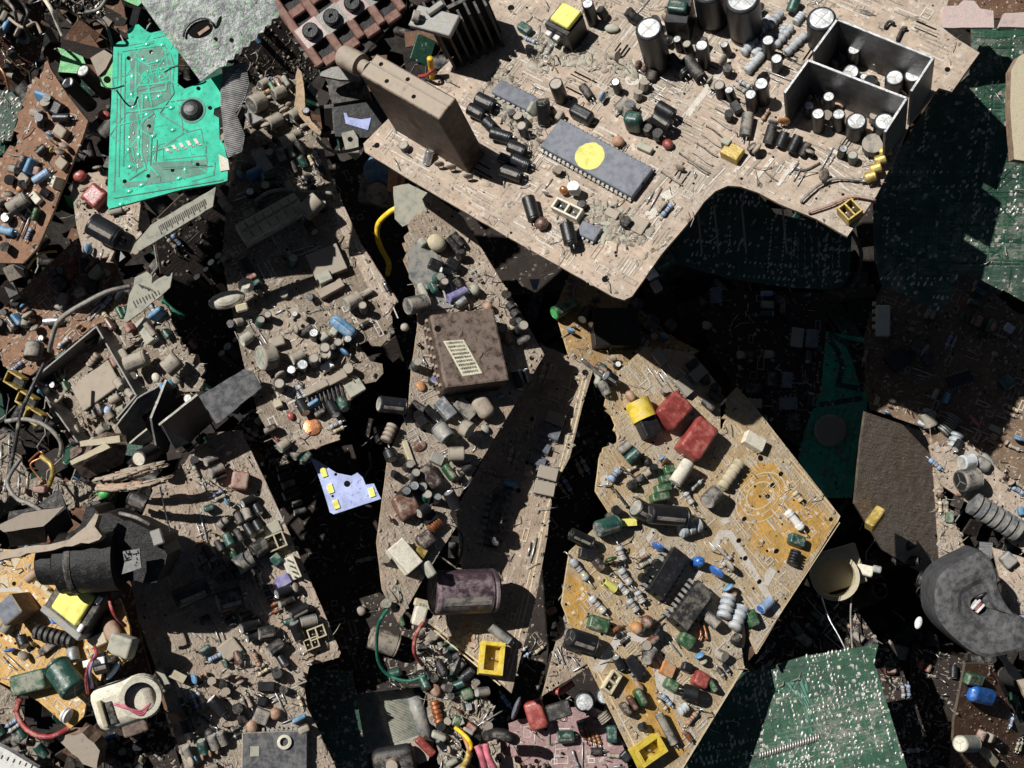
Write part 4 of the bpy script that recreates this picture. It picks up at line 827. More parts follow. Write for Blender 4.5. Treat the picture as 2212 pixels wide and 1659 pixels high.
for u, v in ((965, 505), (1060, 478)): b.ring(u, v, 40, 9, 'b_mint'); b.line([(u-25, v-25), (u+25, v+25)], 8, 'b_mint'); b.line([(u+25, v-25), (u-25, v+25)], 8, 'b_mint')
for i in range(5): b.patch([(1070+48*i, 965-14*i), (1092+48*i, 960-14*i), (1110+48*i, 985-12*i), (1090+48*i, 990-12*i)], 'creamlt'); b.patch([(1100+48*i, 990-12*i), (1122+48*i, 985-12*i), (1128+48*i, 995-12*i), (1108+48*i, 1000-12*i)], 'brownfilm')
for u, v in ((840, 380), (988, 340), (975, 825), (1128, 1112), (1292, 1075), (970, 1150), (1372, 705), (1296, 578), (815, 1185)): b.hole(u, v, 13)
for u, v, a in ((860, 620, 1), (865, 500, 1), (840, 980, 1), (910, 900, 1), (1060, 295, 0), (960, 290, 0), (1030, 400, 0), (960, 750, 0), (1120, 705, 0), (1170, 1165, 0), (925, 1210, 0), (1210, 1110, 1), (850, 1090, 0), (1000, 890, 0), (905, 1010, 1), (1040, 630, 0), (960, 640, 1), (790, 1335, 0), (845, 1250, 0), (1130, 850, 0), (935, 390, 0), (870, 700, 0)):
    q = b.Fi @ b.P(u, v); b.mb.ell(.0018, .001, .0004, 'b_mint', Matrix.Translation((q.x, q.y, .0001)) @ Matrix.Rotation(a*1.5+.1, 4, 'Z'), 10, 6)
    b.mb.lathe([(.0004, .0006), (0, .0007)], 'solder', 6, Matrix.Translation((q.x, q.y, .0001)))
b.tracks(9, 71, 'b_mintlight', .0005); b.tracks(16, 72, 'b_mint', .0006, b.area([(850, 340), (1110, 320), (1010, 800), (960, 1080), (860, 1120), (840, 800)])); b.solder(35, 4, 0, b.area([(850, 350), (1100, 300), (1000, 1100), (820, 1150)]), .0006)
b.ring(1255, 720, 82, 16, 'b_mintlight'); k = b.w(1255, 720); q = MB(); r = 76*k; q.lathe([(r, 0), (r*.97, r*.12), (r*.86, r*.28), (r*.62, r*.42), (r*.3, r*.49), (0, r*.51)], 'blk', 26); b.put(q, 'resin_dome', b.F @ Matrix.Translation(b.Fi @ b.P(1255, 720)))
q = MB(); qq = [b.Fi @ b.P(*z, 4*k) for z in ((1430, 1010), (1490, 1040), (1500, 1110), (1440, 1120))]; q.prism([(z.x, z.y) for z in qq], .0003, .0006, 'creamlt'); q.build('tape_scrap', b.root, Matrix.Identity(4))
b.finish()
# ribbed grey ribbon
P_ = [(1450, 440), (1535, 425), (1612, 395), (1628, 540), (1600, 640), (1540, 735), (1600, 880), (1580, 990), (1490, 1030), (1462, 900), (1440, 690)]
M = pframe([(u, v, .009) for u, v in P_]); mb = MB(); plate([(u, v, .009) for u, v in P_], .0006, 'ribbed', M, mb, rough=.0005)
Q = [(M.inverted() @ at(u, v, .009)) for u, v in P_]; poly = [(q.x, q.y) for q in Q]
x0, x1 = min(p[0] for p in poly), max(p[0] for p in poly); y0, y1 = min(p[1] for p in poly), max(p[1] for p in poly); y = y0
while y < y1:
    xs = []; n = 60
    for i in range(n+1):
        x = x0+(x1-x0)*i/n
        if inside(x, y, poly): xs.append(x)
    if len(xs) > 2: mb.tube([(xs[0], y, 0), (xs[-1], y+.0004, 0)], .00032, 'ribbed', 5)
    y += .0009
loose(mb, 'ribbon', 'stiff grey ribbed ribbon sticking out behind the mint green board', 'ribbon', M)
# scratched tin shield on top
P_ = [(900, -20), (1040, 180), (1160, 330), (1310, 530), (1420, 450), (1440, 440), (1640, 270), (1829, 80), (1775, -20)]
P3 = [(u, v, .016) for u, v in P_]; M = pframe(P3); rt = empty('shield_plate', 'scratched tin shield plate with serrated edge and green flakes, over the mint green board', 'metal plate', M); mb = MB()
Q = [M.inverted() @ at(*q) for q in P3]; po = []
for i, a in enumerate(Q):
    c = Q[(i+1) % len(Q)]; po.append((a.x, a.y))
    if i in (5, 6):
        L = (c-a).length; n = int(L/.0022); nn = Vector(((c-a).y, -(c-a).x, 0)).normalized()*.0011
        for j in range(1, n): z = a.lerp(c, j/n)+(nn if j % 2 else -nn*.3); po.append((z.x, z.y))
mb.prism(po, -.0008, 0, 'shield', 'tin', 'zinc')
def sl(u, v, rx, ry, a, m='hole'):
    z = M.inverted() @ at(u, v, .016); mb.add([(z.x+rx*math.cos(t)*math.cos(a)-ry*math.sin(t)*math.sin(a), z.y+rx*math.cos(t)*math.sin(a)+ry*math.sin(t)*math.cos(a), .00025) for t in [i*math.pi/10 for i in range(20)]], [tuple(range(20))], m)
sl(1310, 195, .0036, .0058, -.3); sl(1430, 145, .0008, .0030, .6); sl(1410, 255, .001, .0008, 0); sl(1512, 262, .001, .001, 0)
mb.build('shield_face', rt, Matrix.Identity(4))
q = MB(); z = M.inverted() @ at(1300, 210, .016); q.tube([(z.x+.0052*math.cos(t), z.y+.0075*math.sin(t), .0012) for t in [1.2+i*.35 for i in range(10)]], .0005, 'wireblack', 6); q.build('bent_tab', rt, Matrix.Identity(4))
q = MB(); z = M.inverted() @ at(1325, 190, .016); q.rbox(.0018, .006, .0006, .0002, 'tanblob', None, 1, Matrix.Translation((z.x+.0012, z.y, .0003))); q.build('copper_tongue', rt, Matrix.Identity(4))
# ================================================================ rust red keypad
R('B')
b = Board('keypad_frame', 'rust red plastic keypad frame with square windows and black buttons, behind the brown module', 'keypad', [(20, -130), (150, 10), (280, 185), (385, 320), (440, 440), (560, 425), (720, 352), (985, 72), (900, -130)], (560, 300), -.03, (.02, .08, .99), (440, 440, 985, 72), 'tape', 'keypad', part='back_plate')
k = b.w(560, 300); hh = 45*k
f = MB(); e1, e2 = (b.Fi @ b.P(985, 72)-b.Fi @ b.P(440, 440)), (b.Fi @ b.P(150, 10)-b.Fi @ b.P(440, 440)); o0 = b.Fi @ b.P(440, 440); u1 = e1.normalized(); u2 = Vector((-u1.y, u1.x, 0)); LX, LY = e1.length, .15
cx, cy = LX/4.05, .0295; ang = math.atan2(u1.y, u1.x)
def bar(x0, y0, x1, y1):
    c = o0+u1*((x0+x1)/2)+u2*((y0+y1)/2); f.rbox(x1-x0, y1-y0, hh, .0006, 'keypad', None, 1, Matrix.Translation((c.x, c.y, .0001)) @ Matrix.Rotation(ang, 4, 'Z'))
NY = 4
for i in range(5): bar(i*cx-.0022, 0, i*cx+.0022, cy*NY)
for j in range(NY+1):
    for i in range(4): bar(i*cx+.00225, j*cy-.0024, (i+1)*cx-.00225, j*cy+.0024)
f.build('frame', b.root, Matrix.Identity(4))
for i in range(4):
    for j in range(NY):
        c = o0+u1*((i+.45)*cx)+u2*((j+.55)*cy); q = MB(); M = Matrix.Translation((c.x, c.y, .0001)) @ Matrix.Rotation(ang+.06, 4, 'Z')
        q.rbox(.0135, .0125, .0035, .0005, 'blkdust', 'zinc' if (i+j) % 2 else 'pinkplate', 1); q.lathe([(.0042, .0036), (.0042, .0062), (.0036, .0068), (.0012, .0068), (.001, .0058), (0, .0058)], 'blk', 16); q.build('button', b.root, M)
b.finish()
# black housing and small things under the large board's left corner
M = pframe([(470, 620, -.08), (860, 560, -.08), (860, 820, -.08), (450, 860, -.08)]); rt = empty('plastic_housing', 'black plastic housing with a torn pale blue label, left of the brown module', 'housing', M)
def P3q(u, v, z): return M.inverted() @ at(u, v, z)
def ppoly(name, pts, z, th, m, side=None):
    q = MB(); a = [P3q(u, v, z) for u, v in pts]; q.prism([(p.x, p.y) for p in a], a[0].z-th, a[0].z, m, side or m); return q.build(name, rt, Matrix.Identity(4))
ppoly('body', [(520, 700), (850, 650), (880, 800), (740, 900), (530, 890)], -.078, .03, 'blk'); ppoly('upper_shell', [(440, 470), (600, 400), (720, 520), (760, 640), (500, 680), (480, 540)], -.088, .02, 'blkdust', 'blk'); ppoly('rim', [(440, 470), (560, 415), (690, 500), (690, 525), (560, 520), (430, 495)], -.075, .004, 'zinc'); ppoly('torn_label', [(585, 735), (605, 740), (615, 765), (700, 780), (765, 770), (745, 850), (600, 808)], -.0775, .0004, 'b_led'); ppoly('side_window', [(425, 690), (520, 680), (535, 870), (450, 880)], -.082, .01, 'blkdust'); ppoly('window_opening', [(440, 710), (505, 705), (515, 850), (460, 860)], -.0817, .0004, 'hole')
mb = MB(); plate([(570, 870, -.075), (650, 850, -.075), (680, 900, -.075), (690, 1020, -.075), (660, 1045, -.075), (600, 990, -.075)], .002, 'plategrey', Matrix.Translation(at(630, 940, -.075)), mb); q = Matrix.Translation(at(630, 940, -.075)); z = q.inverted() @ at(628, 910, -.075); mb.lathe([(.0014, .0002), (0, .0002)], 'hole', 10, Matrix.Translation(z)); loose(mb, 'bracket', 'small dusty grey plastic bracket with a hole, under the large tan board corner', 'bracket', q)
wire('wire', 'dark grey bare wire bent round below the black plastic housing', [(400, 880, -.07), (440, 940, -.06), (520, 990, -.055), (620, 985, -.055), (700, 965, -.06)], .0011, 'wiregrey')
mb = MB(); M = frame(at(825, 1115, -.085), Vector((1, .2, 0)), Vector((.1, -.5, .8))); mb.lathe([(.0, -.003), (.008, -.003), (.009, -.0015), (.009, .0015), (.008, .003), (0, .003)], 'bluelt', 26, M); loose(mb, 'ceramic_disc', 'pale blue ceramic disc under the left corner of the large tan board', 'capacitor')
mb = MB(); M = frame(at(830, 1230, -.1), Vector((1, -.2, 0)), Vector((0, -.3, 1))); mb.rbox(.022, .018, .012, .003, 'sleevegrey', None, 3, M); mb.lathe([(.006, .012), (.006, .02), (0, .021)], 'sleevegrey', 14, M); loose(mb, 'switch', 'dull grey switch body in the shade below the pale blue disc', 'switch')
M = frame(at(930, 1170, -.078), Vector((1, -.1, 0)), Vector((.1, -.2, 1))); rt = empty('relay', 'orange block with a red stripe under the edge of the large tan board', 'relay', M); q = MB(); q.rbox(.009, .013, .008, .0006, 'orange', None, 1); q.build('body', rt); q = MB(); q.rbox(.002, .0132, .0082, .0002, 'red', None, 1, Matrix.Translation((.0015, 0, .0001))); q.build('stripe', rt)
mb = MB(); M = pframe([(910, 1220, -.058), (1170, 1260, -.058), (1180, 1420, -.058), (960, 1480, -.058)]); plate([(910, 1220, -.058), (1010, 1200, -.058), (1195, 1290, -.058), (1180, 1400, -.058), (970, 1480, -.058), (920, 1430, -.058)], .005, 'plategrey', M, mb); loose(mb, 'plastic_cover', 'pale grey plastic cover behind the yellow wire', 'cover', M)
wire('wire', 'thick yellow wire bent down into the gap left of the large tan board', [(1010, 1260, -.062), (975, 1330, -.06), (880, 1390, -.06), (815, 1460, -.065), (805, 1540, -.07), (830, 1620, -.075), (880, 1720, -.085), (875, 1790, -.1)], .0018, 'wireyellow', 'wire', None, -.006)
wire('wire', 'yellow wire standing beside the black heat sink', [(1150, 380, -.012), (1160, 460, -.02), (1170, 560, -.03)], .0019, 'wireyellow'); wire('wire', 'thin red wire beside the yellow wire stub by the heat sink', [(1080, 500, -.03), (1130, 490, -.018), (1160, 465, -.015), (1190, 475, -.02)], .0011, 'wirered')
wire('wire', 'dull yellow wire beside the pale grey plastic cover', [(1200, 1330, -.07), (1150, 1400, -.07), (1080, 1460, -.075), (1030, 1550, -.08)], .0016, 'wireyellow'); wire('cable', 'black cable looping under the edge of the large tan board', [(1060, 1230, -.065), (1120, 1320, -.06), (1190, 1380, -.06), (1190, 1450, -.062), (1120, 1560, -.07), (1080, 1640, -.08)], .0022, 'wireblack', 'cable')
# ================================================================ left edge: orange brown jagged strip
R('A')
b = Board('circuit_board', 'jagged orange brown board strip at the left edge, torn to a point', 'circuit board',
  [(300, 365), (330, 450), (440, 620), (575, 790), (540, 900), (470, 1070), (400, 1240), (350, 1380), (245, 1620), (150, 1720), (-700, 1700), (-700, 1060), (20, 1030), (100, 960), (120, 780), (180, 560), (230, 500), (260, 520)],
  (300, 900), -.02, (-.22, .02, .95), (575, 790, 245, 1620), 'b_rust', 'edge', ragged=(13, 14, 15, 16, 17, 12))
film(b, 330, 690, 390, 720, 90, 60, 'blk'); lcap(b, 350, 770, 455, 770, 30, 'sleeve', 'sleevegrey'); film(b, 350, 830, 420, 880, 70, 60, 'rustlight'); lcap(b, 245, 1010, 300, 960, 32, 'blk', 'white'); disc(b, 335, 980, 18, 0, 'paleyellow'); film(b, 210, 1110, 250, 1120, 60, 60, 'reddust'); lcap(b, 220, 1185, 320, 1120, 28, 'blueres', 'blueres'); blob(b, 130, 1235, 26, 24, 24, 'orange'); lcap(b, 60, 1370, 180, 1290, 50, 'sleevegrey', 'white'); lcap(b, 0, 1500, 90, 1520, 28, 'bluelt', 'bluelt'); film(b, 120, 1140, 170, 1190, 60, 50, 'rustlight'); bx(b, 200, 1260, 250, 1320, 50, 40, 'creamlt', 'connector'); film(b, 370, 1040, 420, 1090, 70, 40, 'rustlight'); ecap(b, 30, 1420, 36, 60); blob(b, 250, 790, 24, 18, 20, 'creamlt')
scatter(b, 26, 'rdlftjsk', 61, b.area([(250, 650), (400, 650), (500, 850), (330, 1350), (200, 1600), (-40, 1650), (-40, 1250), (250, 900)])); b.marks(30, 13); b.hole(240, 725, 12); b.hole(110, 985, 9); b.crumbs(300, 14); b.finish()
# brown board under it, with a pale edge line
R('E')
b = Board('circuit_board', 'rust brown shaded board below the mint green one, edge running down to the left', 'circuit board',
  [(480, 80), (560, 30), (740, 180), (800, 350), (880, 560), (640, 620), (400, 800), (200, 960), (20, 900), (-40, 560), (20, 520)], (400, 400), -.065, (-.12, .10, .97), (20, 520, 480, 80), 'b_rust', 'edge')
film(b, 350, 330, 410, 390, 90, 80, 'blkdust'); lcap(b, 385, 530, 430, 430, 36, 'sleevegrey', 'tin'); blob(b, 480, 220, 30, 26, 30, 'red'); blob(b, 460, 315, 28, 24, 28, 'red'); lcap(b, 545, 300, 545, 200, 30, 'sleeve'); lcap(b, 390, 270, 340, 290, 36, 'sleeve'); lcap(b, 560, 400, 500, 430, 34, 'sleevegrey'); film(b, 620, 380, 560, 370, 80, 60, 'blkdust'); lcap(b, 285, 610, 400, 600, 26, 'tin'); lcap(b, 210, 850, 230, 750, 60, 'sleevegrey', 'blkdust'); ecap(b, 265, 715, 22, 50, 'blk', 'white'); lcap(b, 160, 640, 170, 600, 30, 'sleevegrey')
scatter(b, 22, 'rdlftjs', 62); b.marks(40, 15); b.crumbs(400, 16); b.finish()
# small torn board with a silver topped can below the mint board
R('A')
b = Board('circuit_board', 'torn tan board scrap holding a black silver-topped can, below the mint green board', 'circuit board',
  [(490, 1120), (600, 1130), (700, 1110), (720, 1330), (930, 1310), (970, 1440), (880, 1570), (850, 1640), (730, 1620), (745, 1715), (640, 1680), (540, 1640), (500, 1480), (470, 1250)], (700, 1450), -.014, (-.2, .25, .93), (490, 1120, 700, 1110), 'b_dust', ragged=(2, 8, 9, 10, 5))
k = b.w(588, 1455); _can(b, b.P(775, 1560, 70*k), b.P(588, 1455, 150*k), 74*k, 'sleeve', 'alu', 'capacitor'); film(b, 560, 1230, 650, 1310, 130, 80, 'red'); blob(b, 520, 1150, 48, 40, 36, 'red'); lcap(b, 720, 1390, 800, 1370, 22, 'sleevegrey')
for i in range(5): b.line([(820+22*i, 1470-26*i), (860+22*i, 1500-26*i)], 7, 'silkwhite')
scatter(b, 6, 'rdjs', 63); b.marks(14, 17); b.crumbs(150, 18); b.finish()
# loose bits, far top left
mb = MB(); M = pframe([(370, 310, -.05), (560, 330, -.05), (540, 480, -.05)]); plate([(375, 310, -.05), (450, 330, -.05), (540, 370, -.05), (560, 420, -.05), (500, 480, -.05), (380, 470, -.05), (400, 360, -.05)], .0016, 'greenlt', M, mb); loose(mb, 'board_scrap', 'small bright green scrap of board above two silver cans, far top left', 'board scrap', M)
for u, v, lab in ((540, 460, 'small can with a pale blue rim and silver top beside the green scrap'), (440, 540, 'small black can with plain silver top below the green scrap')):
    T = at(u, v, -.03); B = T+Vector((.006, -.008, -.018)); M, L = cyl_frame(B, T); mb = MB(); mb.lathe(can_prof(.0036, L, 'sleeve'), 'sleeve', 22, M); vent(mb, .0036, L, 'alu', M); loose(mb, 'capacitor', lab, 'capacitor')
mb = MB(); M = pframe([(680, 440, -.012), (745, 420, -.012), (730, 560, -.012)]); plate([(690, 490, -.012), (740, 400, -.012), (780, 400, -.012), (760, 600, -.012), (660, 560, -.012), (655, 510, -.012)], .0016, 'greenlt', M, mb); z = M.inverted() @ at(700, 520, -.012); mb.lathe([(.0017, .0002), (0, .0002)], 'hole', 12, Matrix.Translation(z)); loose(mb, 'board_scrap', 'lime green tab with a hole poking out left of the mint green board', 'board scrap', M)
wire('wire', 'thin black wire looped over the left edge of the mint green board', [(650, 500, .004), (680, 560, .008), (730, 580, .008), (810, 560, .004)], .0005, 'wireblack'); wire('wire', 'thin black wire across the upper part of the mint green board', [(1080, 470, .004), (1130, 440, .008), (1190, 430, .008), (1240, 440, .006)], .0005, 'wireblack')
mb = MB(); M = pframe([(590, 370, -.03), (680, 330, -.03), (720, 450, -.03)]); plate([(590, 380, -.03), (680, 325, -.03), (735, 360, -.03), (690, 450, -.03), (640, 500, -.03)], .006, 'rustlight', M, mb); loose(mb, 'plastic_scrap', 'dusty pinkish tan lump behind the lime green tab', 'scrap', M)
mb = MB(); M = pframe([(460, 560, -.055), (700, 600, -.055), (600, 800, -.055)]); plate([(440, 590, -.055), (520, 640, -.055), (640, 640, -.055), (710, 580, -.055), (720, 700, -.055), (600, 800, -.055), (540, 770, -.055)], .0016, 'b_dark', M, mb); loose(mb, 'board_scrap', 'dusty corner of board coloured black for a shadow, left of the mint green board', 'board scrap', M)  # black colour stands in for the shadow lying on this corner
mb = MB(); M = pframe([(640, 730, -.045), (710, 740, -.045), (700, 790, -.045)]); mb.ell(.0035, .0025, .0022, 'red', M); loose(mb, 'capacitor', 'tiny bright red bead capacitor at the left edge of the mint green board', 'capacitor')
b = Board('circuit_board', 'dusty board full of fine leads at the top edge, left of the shield plate', 'circuit board', [(230, -400), (330, 50), (440, 60), (560, 130), (690, 100), (700, -400)], (500, 20), -.03, (.5, -.1, .85), (330, 40, 690, 100), 'b_dark', 'edge', ragged=(1, 2, 3)); scatter(b, 30, 'sjrdsj', 64, sc=.9); b.solder(60, 5, 4); b.crumbs(200, 19); b.finish()
b = Board('circuit_board', 'dark red brown board standing in deep shade at the top left corner', 'circuit board', [(-700, -400), (230, -400), (300, 180), (260, 380), (120, 560), (-700, 500)], (100, 200), -.10, (.6, -.15, .78), (0, 0, 300, 180), 'b_brown', 'edgedk'); scatter(b, 26, 'lftrs', 65, b.area([(-40, -20), (230, -20), (290, 180), (120, 500), (-40, 480)])); b.crumbs(200, 20); b.finish()
for i, (p_, lab) in enumerate((([(20, -20, -.03), (90, 60, -.02), (110, 140, -.03)], 'thin grey wire hanging in the top left corner, nearer the edge'), ([(120, -20, -.03), (180, 80, -.02), (160, 170, -.03), (210, 260, -.04)], 'thin black wire hanging in the top left corner, beside the pale lead'), ([(60, 120, -.05), (150, 180, -.045), (230, 150, -.05), (270, 220, -.05)], 'dull brown wire crossing the dark red brown board, top left'))): wire('wire', lab, p_, .001, ('wiregrey', 'wireblack', 'stick')[i])
b = Board('circuit_board', 'silvery speckled board scrap at the left edge beside the torn orange strip', 'circuit board', [(-700, 500), (80, 600), (150, 680), (110, 780), (70, 920), (-700, 880)], (20, 700), -.05, (.1, .1, .97), (-60, 540, 80, 600), 'b_greenold', 'edge'); b.solder(160, 6, 6, None, .0008); b.crumbs(120, 21, ('dirt', 'plategrey')); b.finish()
wire('cable_sheath', 'bare pale lead hanging from the top edge near the left corner', [(290, -10, -.02), (340, 70, -.02), (370, 140, -.025), (410, 235, -.03)], .0013, 'creamlt'); wire('wire', 'thin rust red wire at the left edge beside the torn orange strip', [(-10, 430, -.03), (30, 490, -.03), (60, 600, -.035)], .0007, 'copper')
wire('wire', 'thin dark wires tangled above the mint green board', [(560, 60, -.01), (640, 110, 0), (700, 180, .002), (740, 320, -.01)], .0009, 'wireblack'); wire('wire', 'grey wire curling at the top edge beside the shield plate', [(560, 80, -.005), (640, 60, .004), (690, 0, .004), (720, -60, 0)], .001, 'wiregrey')
mb = MB(); M = pframe([(820, -30, -.02), (900, 40, -.02), (930, -30, -.02)]); plate([(770, -20, -.02), (830, 10, -.02), (900, 40, -.02), (945, 0, -.02), (930, -40, -.02)], .0016, 'greenlt', M, mb); loose(mb, 'board_scrap', 'green scrap of board at the top edge beside the shield plate', 'board scrap', M)
mb = MB(); M = pframe([(420, 1270, -.05), (470, 1290, -.05), (460, 1360, -.05)]); plate([(415, 1275, -.05), (465, 1280, -.05), (490, 1370, -.05), (450, 1350, -.05)], .0016, 'greenlt', M, mb); loose(mb, 'board_scrap', 'small pale green sliver left of the red film capacitor', 'board scrap', M)
# ================================================================ large left board in shade, right edge ragged
R('V')
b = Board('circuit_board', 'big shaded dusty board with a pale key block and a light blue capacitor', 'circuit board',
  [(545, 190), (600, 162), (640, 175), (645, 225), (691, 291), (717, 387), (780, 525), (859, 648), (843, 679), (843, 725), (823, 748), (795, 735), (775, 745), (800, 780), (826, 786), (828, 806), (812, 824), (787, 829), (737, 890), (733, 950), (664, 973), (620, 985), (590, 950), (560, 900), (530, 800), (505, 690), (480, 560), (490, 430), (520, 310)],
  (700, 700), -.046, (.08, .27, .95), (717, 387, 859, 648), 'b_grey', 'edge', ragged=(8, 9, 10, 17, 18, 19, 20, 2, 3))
b.patch([(717, 390), (780, 527), (857, 648), (838, 690), (815, 660), (755, 540), (700, 415)], 'b_tan', .00011)
R('F')
b.patch([(100, 510), (190, 420), (240, 440), (430, 760), (520, 960), (700, 1020), (570, 1200), (560, 1380), (350, 1450), (250, 1380), (300, 1100), (130, 900), (110, 640)], 'b_dust', .0001)  # paler patch painted in the shape of the sunlit wedge
film(b, 505, 570, 660, 690, 85, 90, 'bluelt', 'capacitor', 40); bx(b, 370, 255, 575, 175, 190, 70, 'chipdust', 'transformer'); bx(b, 420, 330, 500, 295, 70, 90, 'plategrey', 'connector'); bx(b, 425, 430, 580, 345, 60, 60, 'rustlight', 'resistor_pack'); lcap(b, 600, 500, 690, 450, 48, 'sleevebeige', 'plategrey', 20); lcap(b, 770, 400, 700, 440, 22, 'sleevebeige')
lcap(b, 40, 850, 130, 830, 85, 'sleevebeige', 'plategrey', 0, 'coil'); film(b, 100, 750, 200, 720, 70, 60, 'sleevebeige'); lcap(b, 245, 860, 320, 820, 40, 'sleevebeige', 'creamlt', 10); film(b, 440, 680, 470, 720, 60, 60, 'plategrey'); film(b, 510, 690, 540, 640, 50, 50, 'plategrey'); disc(b, 595, 810, 42, .4, 'bluelt'); bx(b, 445, 920, 510, 870, 50, 50, 'silverres', 'crystal', 'white'); bx(b, 330, 1075, 480, 1000, 50, 60, 'rustlight', 'connector'); bx(b, 610, 1070, 710, 1010, 90, 40, 'plategrey', 'connector')
bx(b, 390, 1050, 600, 940, 60, 50, 'rustlight', 'relay')
for i in range(9): wirej(b, [(345+27*i, 1085-8*i), (360+27*i, 1150-8*i), (385+26*i, 1210-10*i)], 7, 'wireblack', 26, 'pin')
for i in range(4): wirej(b, [(400+30*i, 1050-14*i), (405+30*i, 1020-14*i), (430+30*i, 1010-14*i), (440+30*i, 1050-14*i)], 4, 'aludust', 45, 'pin')
k = b.w(380, 1290); b.put(MB(), 'x', Matrix.Identity(4)) if False else None
blob(b, 380, 1295, 60, 58, 10, 'copper', 0, 'trimmer'); blob(b, 240, 1225, 30, 22, 18, 'red'); lcap(b, 165, 1440, 220, 1395, 36, 'sleevebeige', 'plategrey'); disc(b, 150, 1380, 26, .2, 'red'); bx(b, 130, 1150, 180, 1130, 50, 50, 'cream', 'connector'); lcap(b, 1580-1660, 740, -20, 700, 36, 'plategrey', 'creamlt')
for u, v in ((270, 598), (355, 548), (320, 638), (425, 745), (120, 970), (795, 960), (860, 680), (455, 640)): b.hole(u, v, 14)
ecap(b, 265, 555, 20, 30, 'tin', 'white'); ecap(b, 195, 425, 28, 40, 'dirt', 'plategrey')
for i in range(6): b.line([(660+50*i, 90+85*i), (690+50*i, 160+85*i)], 8, 'silkwhite')
scatter(b, 60, 'rlftdsjepl', 71); scatter(b, 24, 'lfrsel', 72, b.area([(0, 650), (700, 700), (600, 1350), (250, 1400)]))
R('B')
for a in ((90, 815, 175, 770, 45), (170, 945, 262, 905, 45), (-20, 690, 60, 650, 62), (125, 620, 200, 590, 40), (40, 560, 90, 530, 30), (235, 770, 290, 730, 40)): lcap(b, *a, col='sleevebeige', top='sleevegrey', name='phono_jack')
for u, v in ((70, 1080), (0, 760), (40, 1010)): bx(b, u-40, v+20, u+40, v-20, 90, 50, 'zinc', 'jack_shell')
o = bx(b, -90, 1530, 300, 1310, 150, 100, 'creamlt', 'key_block', None, .0008, 2); L, W, hh = o['dims']  # body and keys lightened to make up for missing fill light
for i in range(7):
    for j in range(2):
        q = MB(); q.rbox(L/8.2, W*.36, .0022, .0005, 'cream', None, 1, Matrix.Translation((-L/2+L*(i+.5)/7, (-.24+.48*j)*W, hh-.0006))); b.sub(q, 'key', o)
lcap(b, 425, 1300, 320, 1400, 60, 'sleevebeige', 'blk', 70); wirej(b, [(15, 1310), (90, 1260), (190, 1240), (350, 1255), (515, 1262)], 14, 'wiregrey', 110)
film(b, 200, 1320, 240, 1430, 40, 60, 'dirt'); film(b, 210, 1180, 250, 1250, 50, 50, 'dirt')
scatter(b, 20, 'lrlsft', 73, b.area([(0, 560), (280, 520), (330, 900), (420, 1250), (0, 1250)]))
R('V'); b.strips(16, 304); b.marks(70, 18, 'silkwhite', 60); b.crumbs(1600, 22); b.finish()
R('B')
mb = MB(); PP = [at(u, v, -.07) for u, v in ((300, 450), (280, 560), (275, 680), (320, 750), (400, 820), (435, 870))]; M = Matrix.Identity(4)
P_ = [(285, 440), (310, 470), (330, 600), (335, 700), (375, 790), (440, 860), (430, 885), (380, 850), (300, 760), (262, 690), (275, 560)]
M = pframe([(u, v, -.07) for u, v in P_]); plate([(u, v, -.07) for u, v in P_], .0016, 'edge', M, mb, rough=.0006); loose(mb, 'board_scrap', 'curved pale tan sliver of board beside the black gap, right of the phono jacks', 'board scrap', M)
# two pale ruled plates
R('A')
P_ = [(985, 1470), (1410, 1220), (1390, 1350), (910, 1640), (850, 1660), (880, 1590)]
mb = MB(); M = pframe([(u, v, .005) for u, v in P_]); plate([(u, v, .005) for u, v in P_], .0016, 'plategrey', M, mb)
def ticks(P, n, z, d):
    for i in range(n):
        f0 = (i+.5)/n; a = M.inverted() @ at(P[0][0]+(P[1][0]-P[0][0])*f0, P[0][1]+(P[1][1]-P[0][1])*f0, z); c = M.inverted() @ at(P[0][0]+(P[1][0]-P[0][0])*f0+d[0]*(1+.5*(i % 3 == 0)), P[0][1]+(P[1][1]-P[0][1])*f0+d[1]*(1+.5*(i % 3 == 0)), z)
        e = Vector((.0003, .0002, 0)); mb.add([(q.x, q.y, .0002) for q in (a-e, a+e, c+e, c-e)], [(0, 1, 2, 3)], 'ink')
ticks(((1030, 1480), (1340, 1300)), 26, .005, (14, 34)); z = M.inverted() @ at(885, 1640, .005); mb.lathe([(.0016, .0002), (0, .0002)], 'rustlight', 12, Matrix.Translation(z)); loose(mb, 'board_strip', 'long pale grey green strip with a row of fine ticks, below the mint green board', 'board strip', M)
R('E')
P_ = [(880, 320), (960, 280), (995, 310), (990, 360), (1130, 272), (1110, 385), (1040, 450), (830, 610), (805, 600)]
mb = MB(); M = pframe([(u, v, -.01) for u, v in P_]); plate([(u, v, -.01) for u, v in P_], .0016, 'plategrey', M, mb, rough=.0004); ticks(((900, 360), (1000, 400)), 7, -.01, (16, 18)); ticks(((860, 480), (1040, 400)), 9, -.01, (14, 26)); loose(mb, 'board_strip', 'short pale grey green strip broken off with a step, below the long ticked strip', 'board strip', M)
wire('cable', 'stiff dusty grey cable bent across the brown board toward the tin frame', [(850, 380, -.035), (700, 415, -.028), (550, 490, -.026), (420, 570, -.028), (365, 640, -.032), (335, 740, -.038), (325, 800, -.045)], .0016, 'wiregrey', 'cable')
wire('wire', 'dark green wire in the shade right of the short ticked strip', [(1060, 470, -.07), (1120, 530, -.065), (1200, 580, -.068)], .0018, 'wiregreen')
R('V')
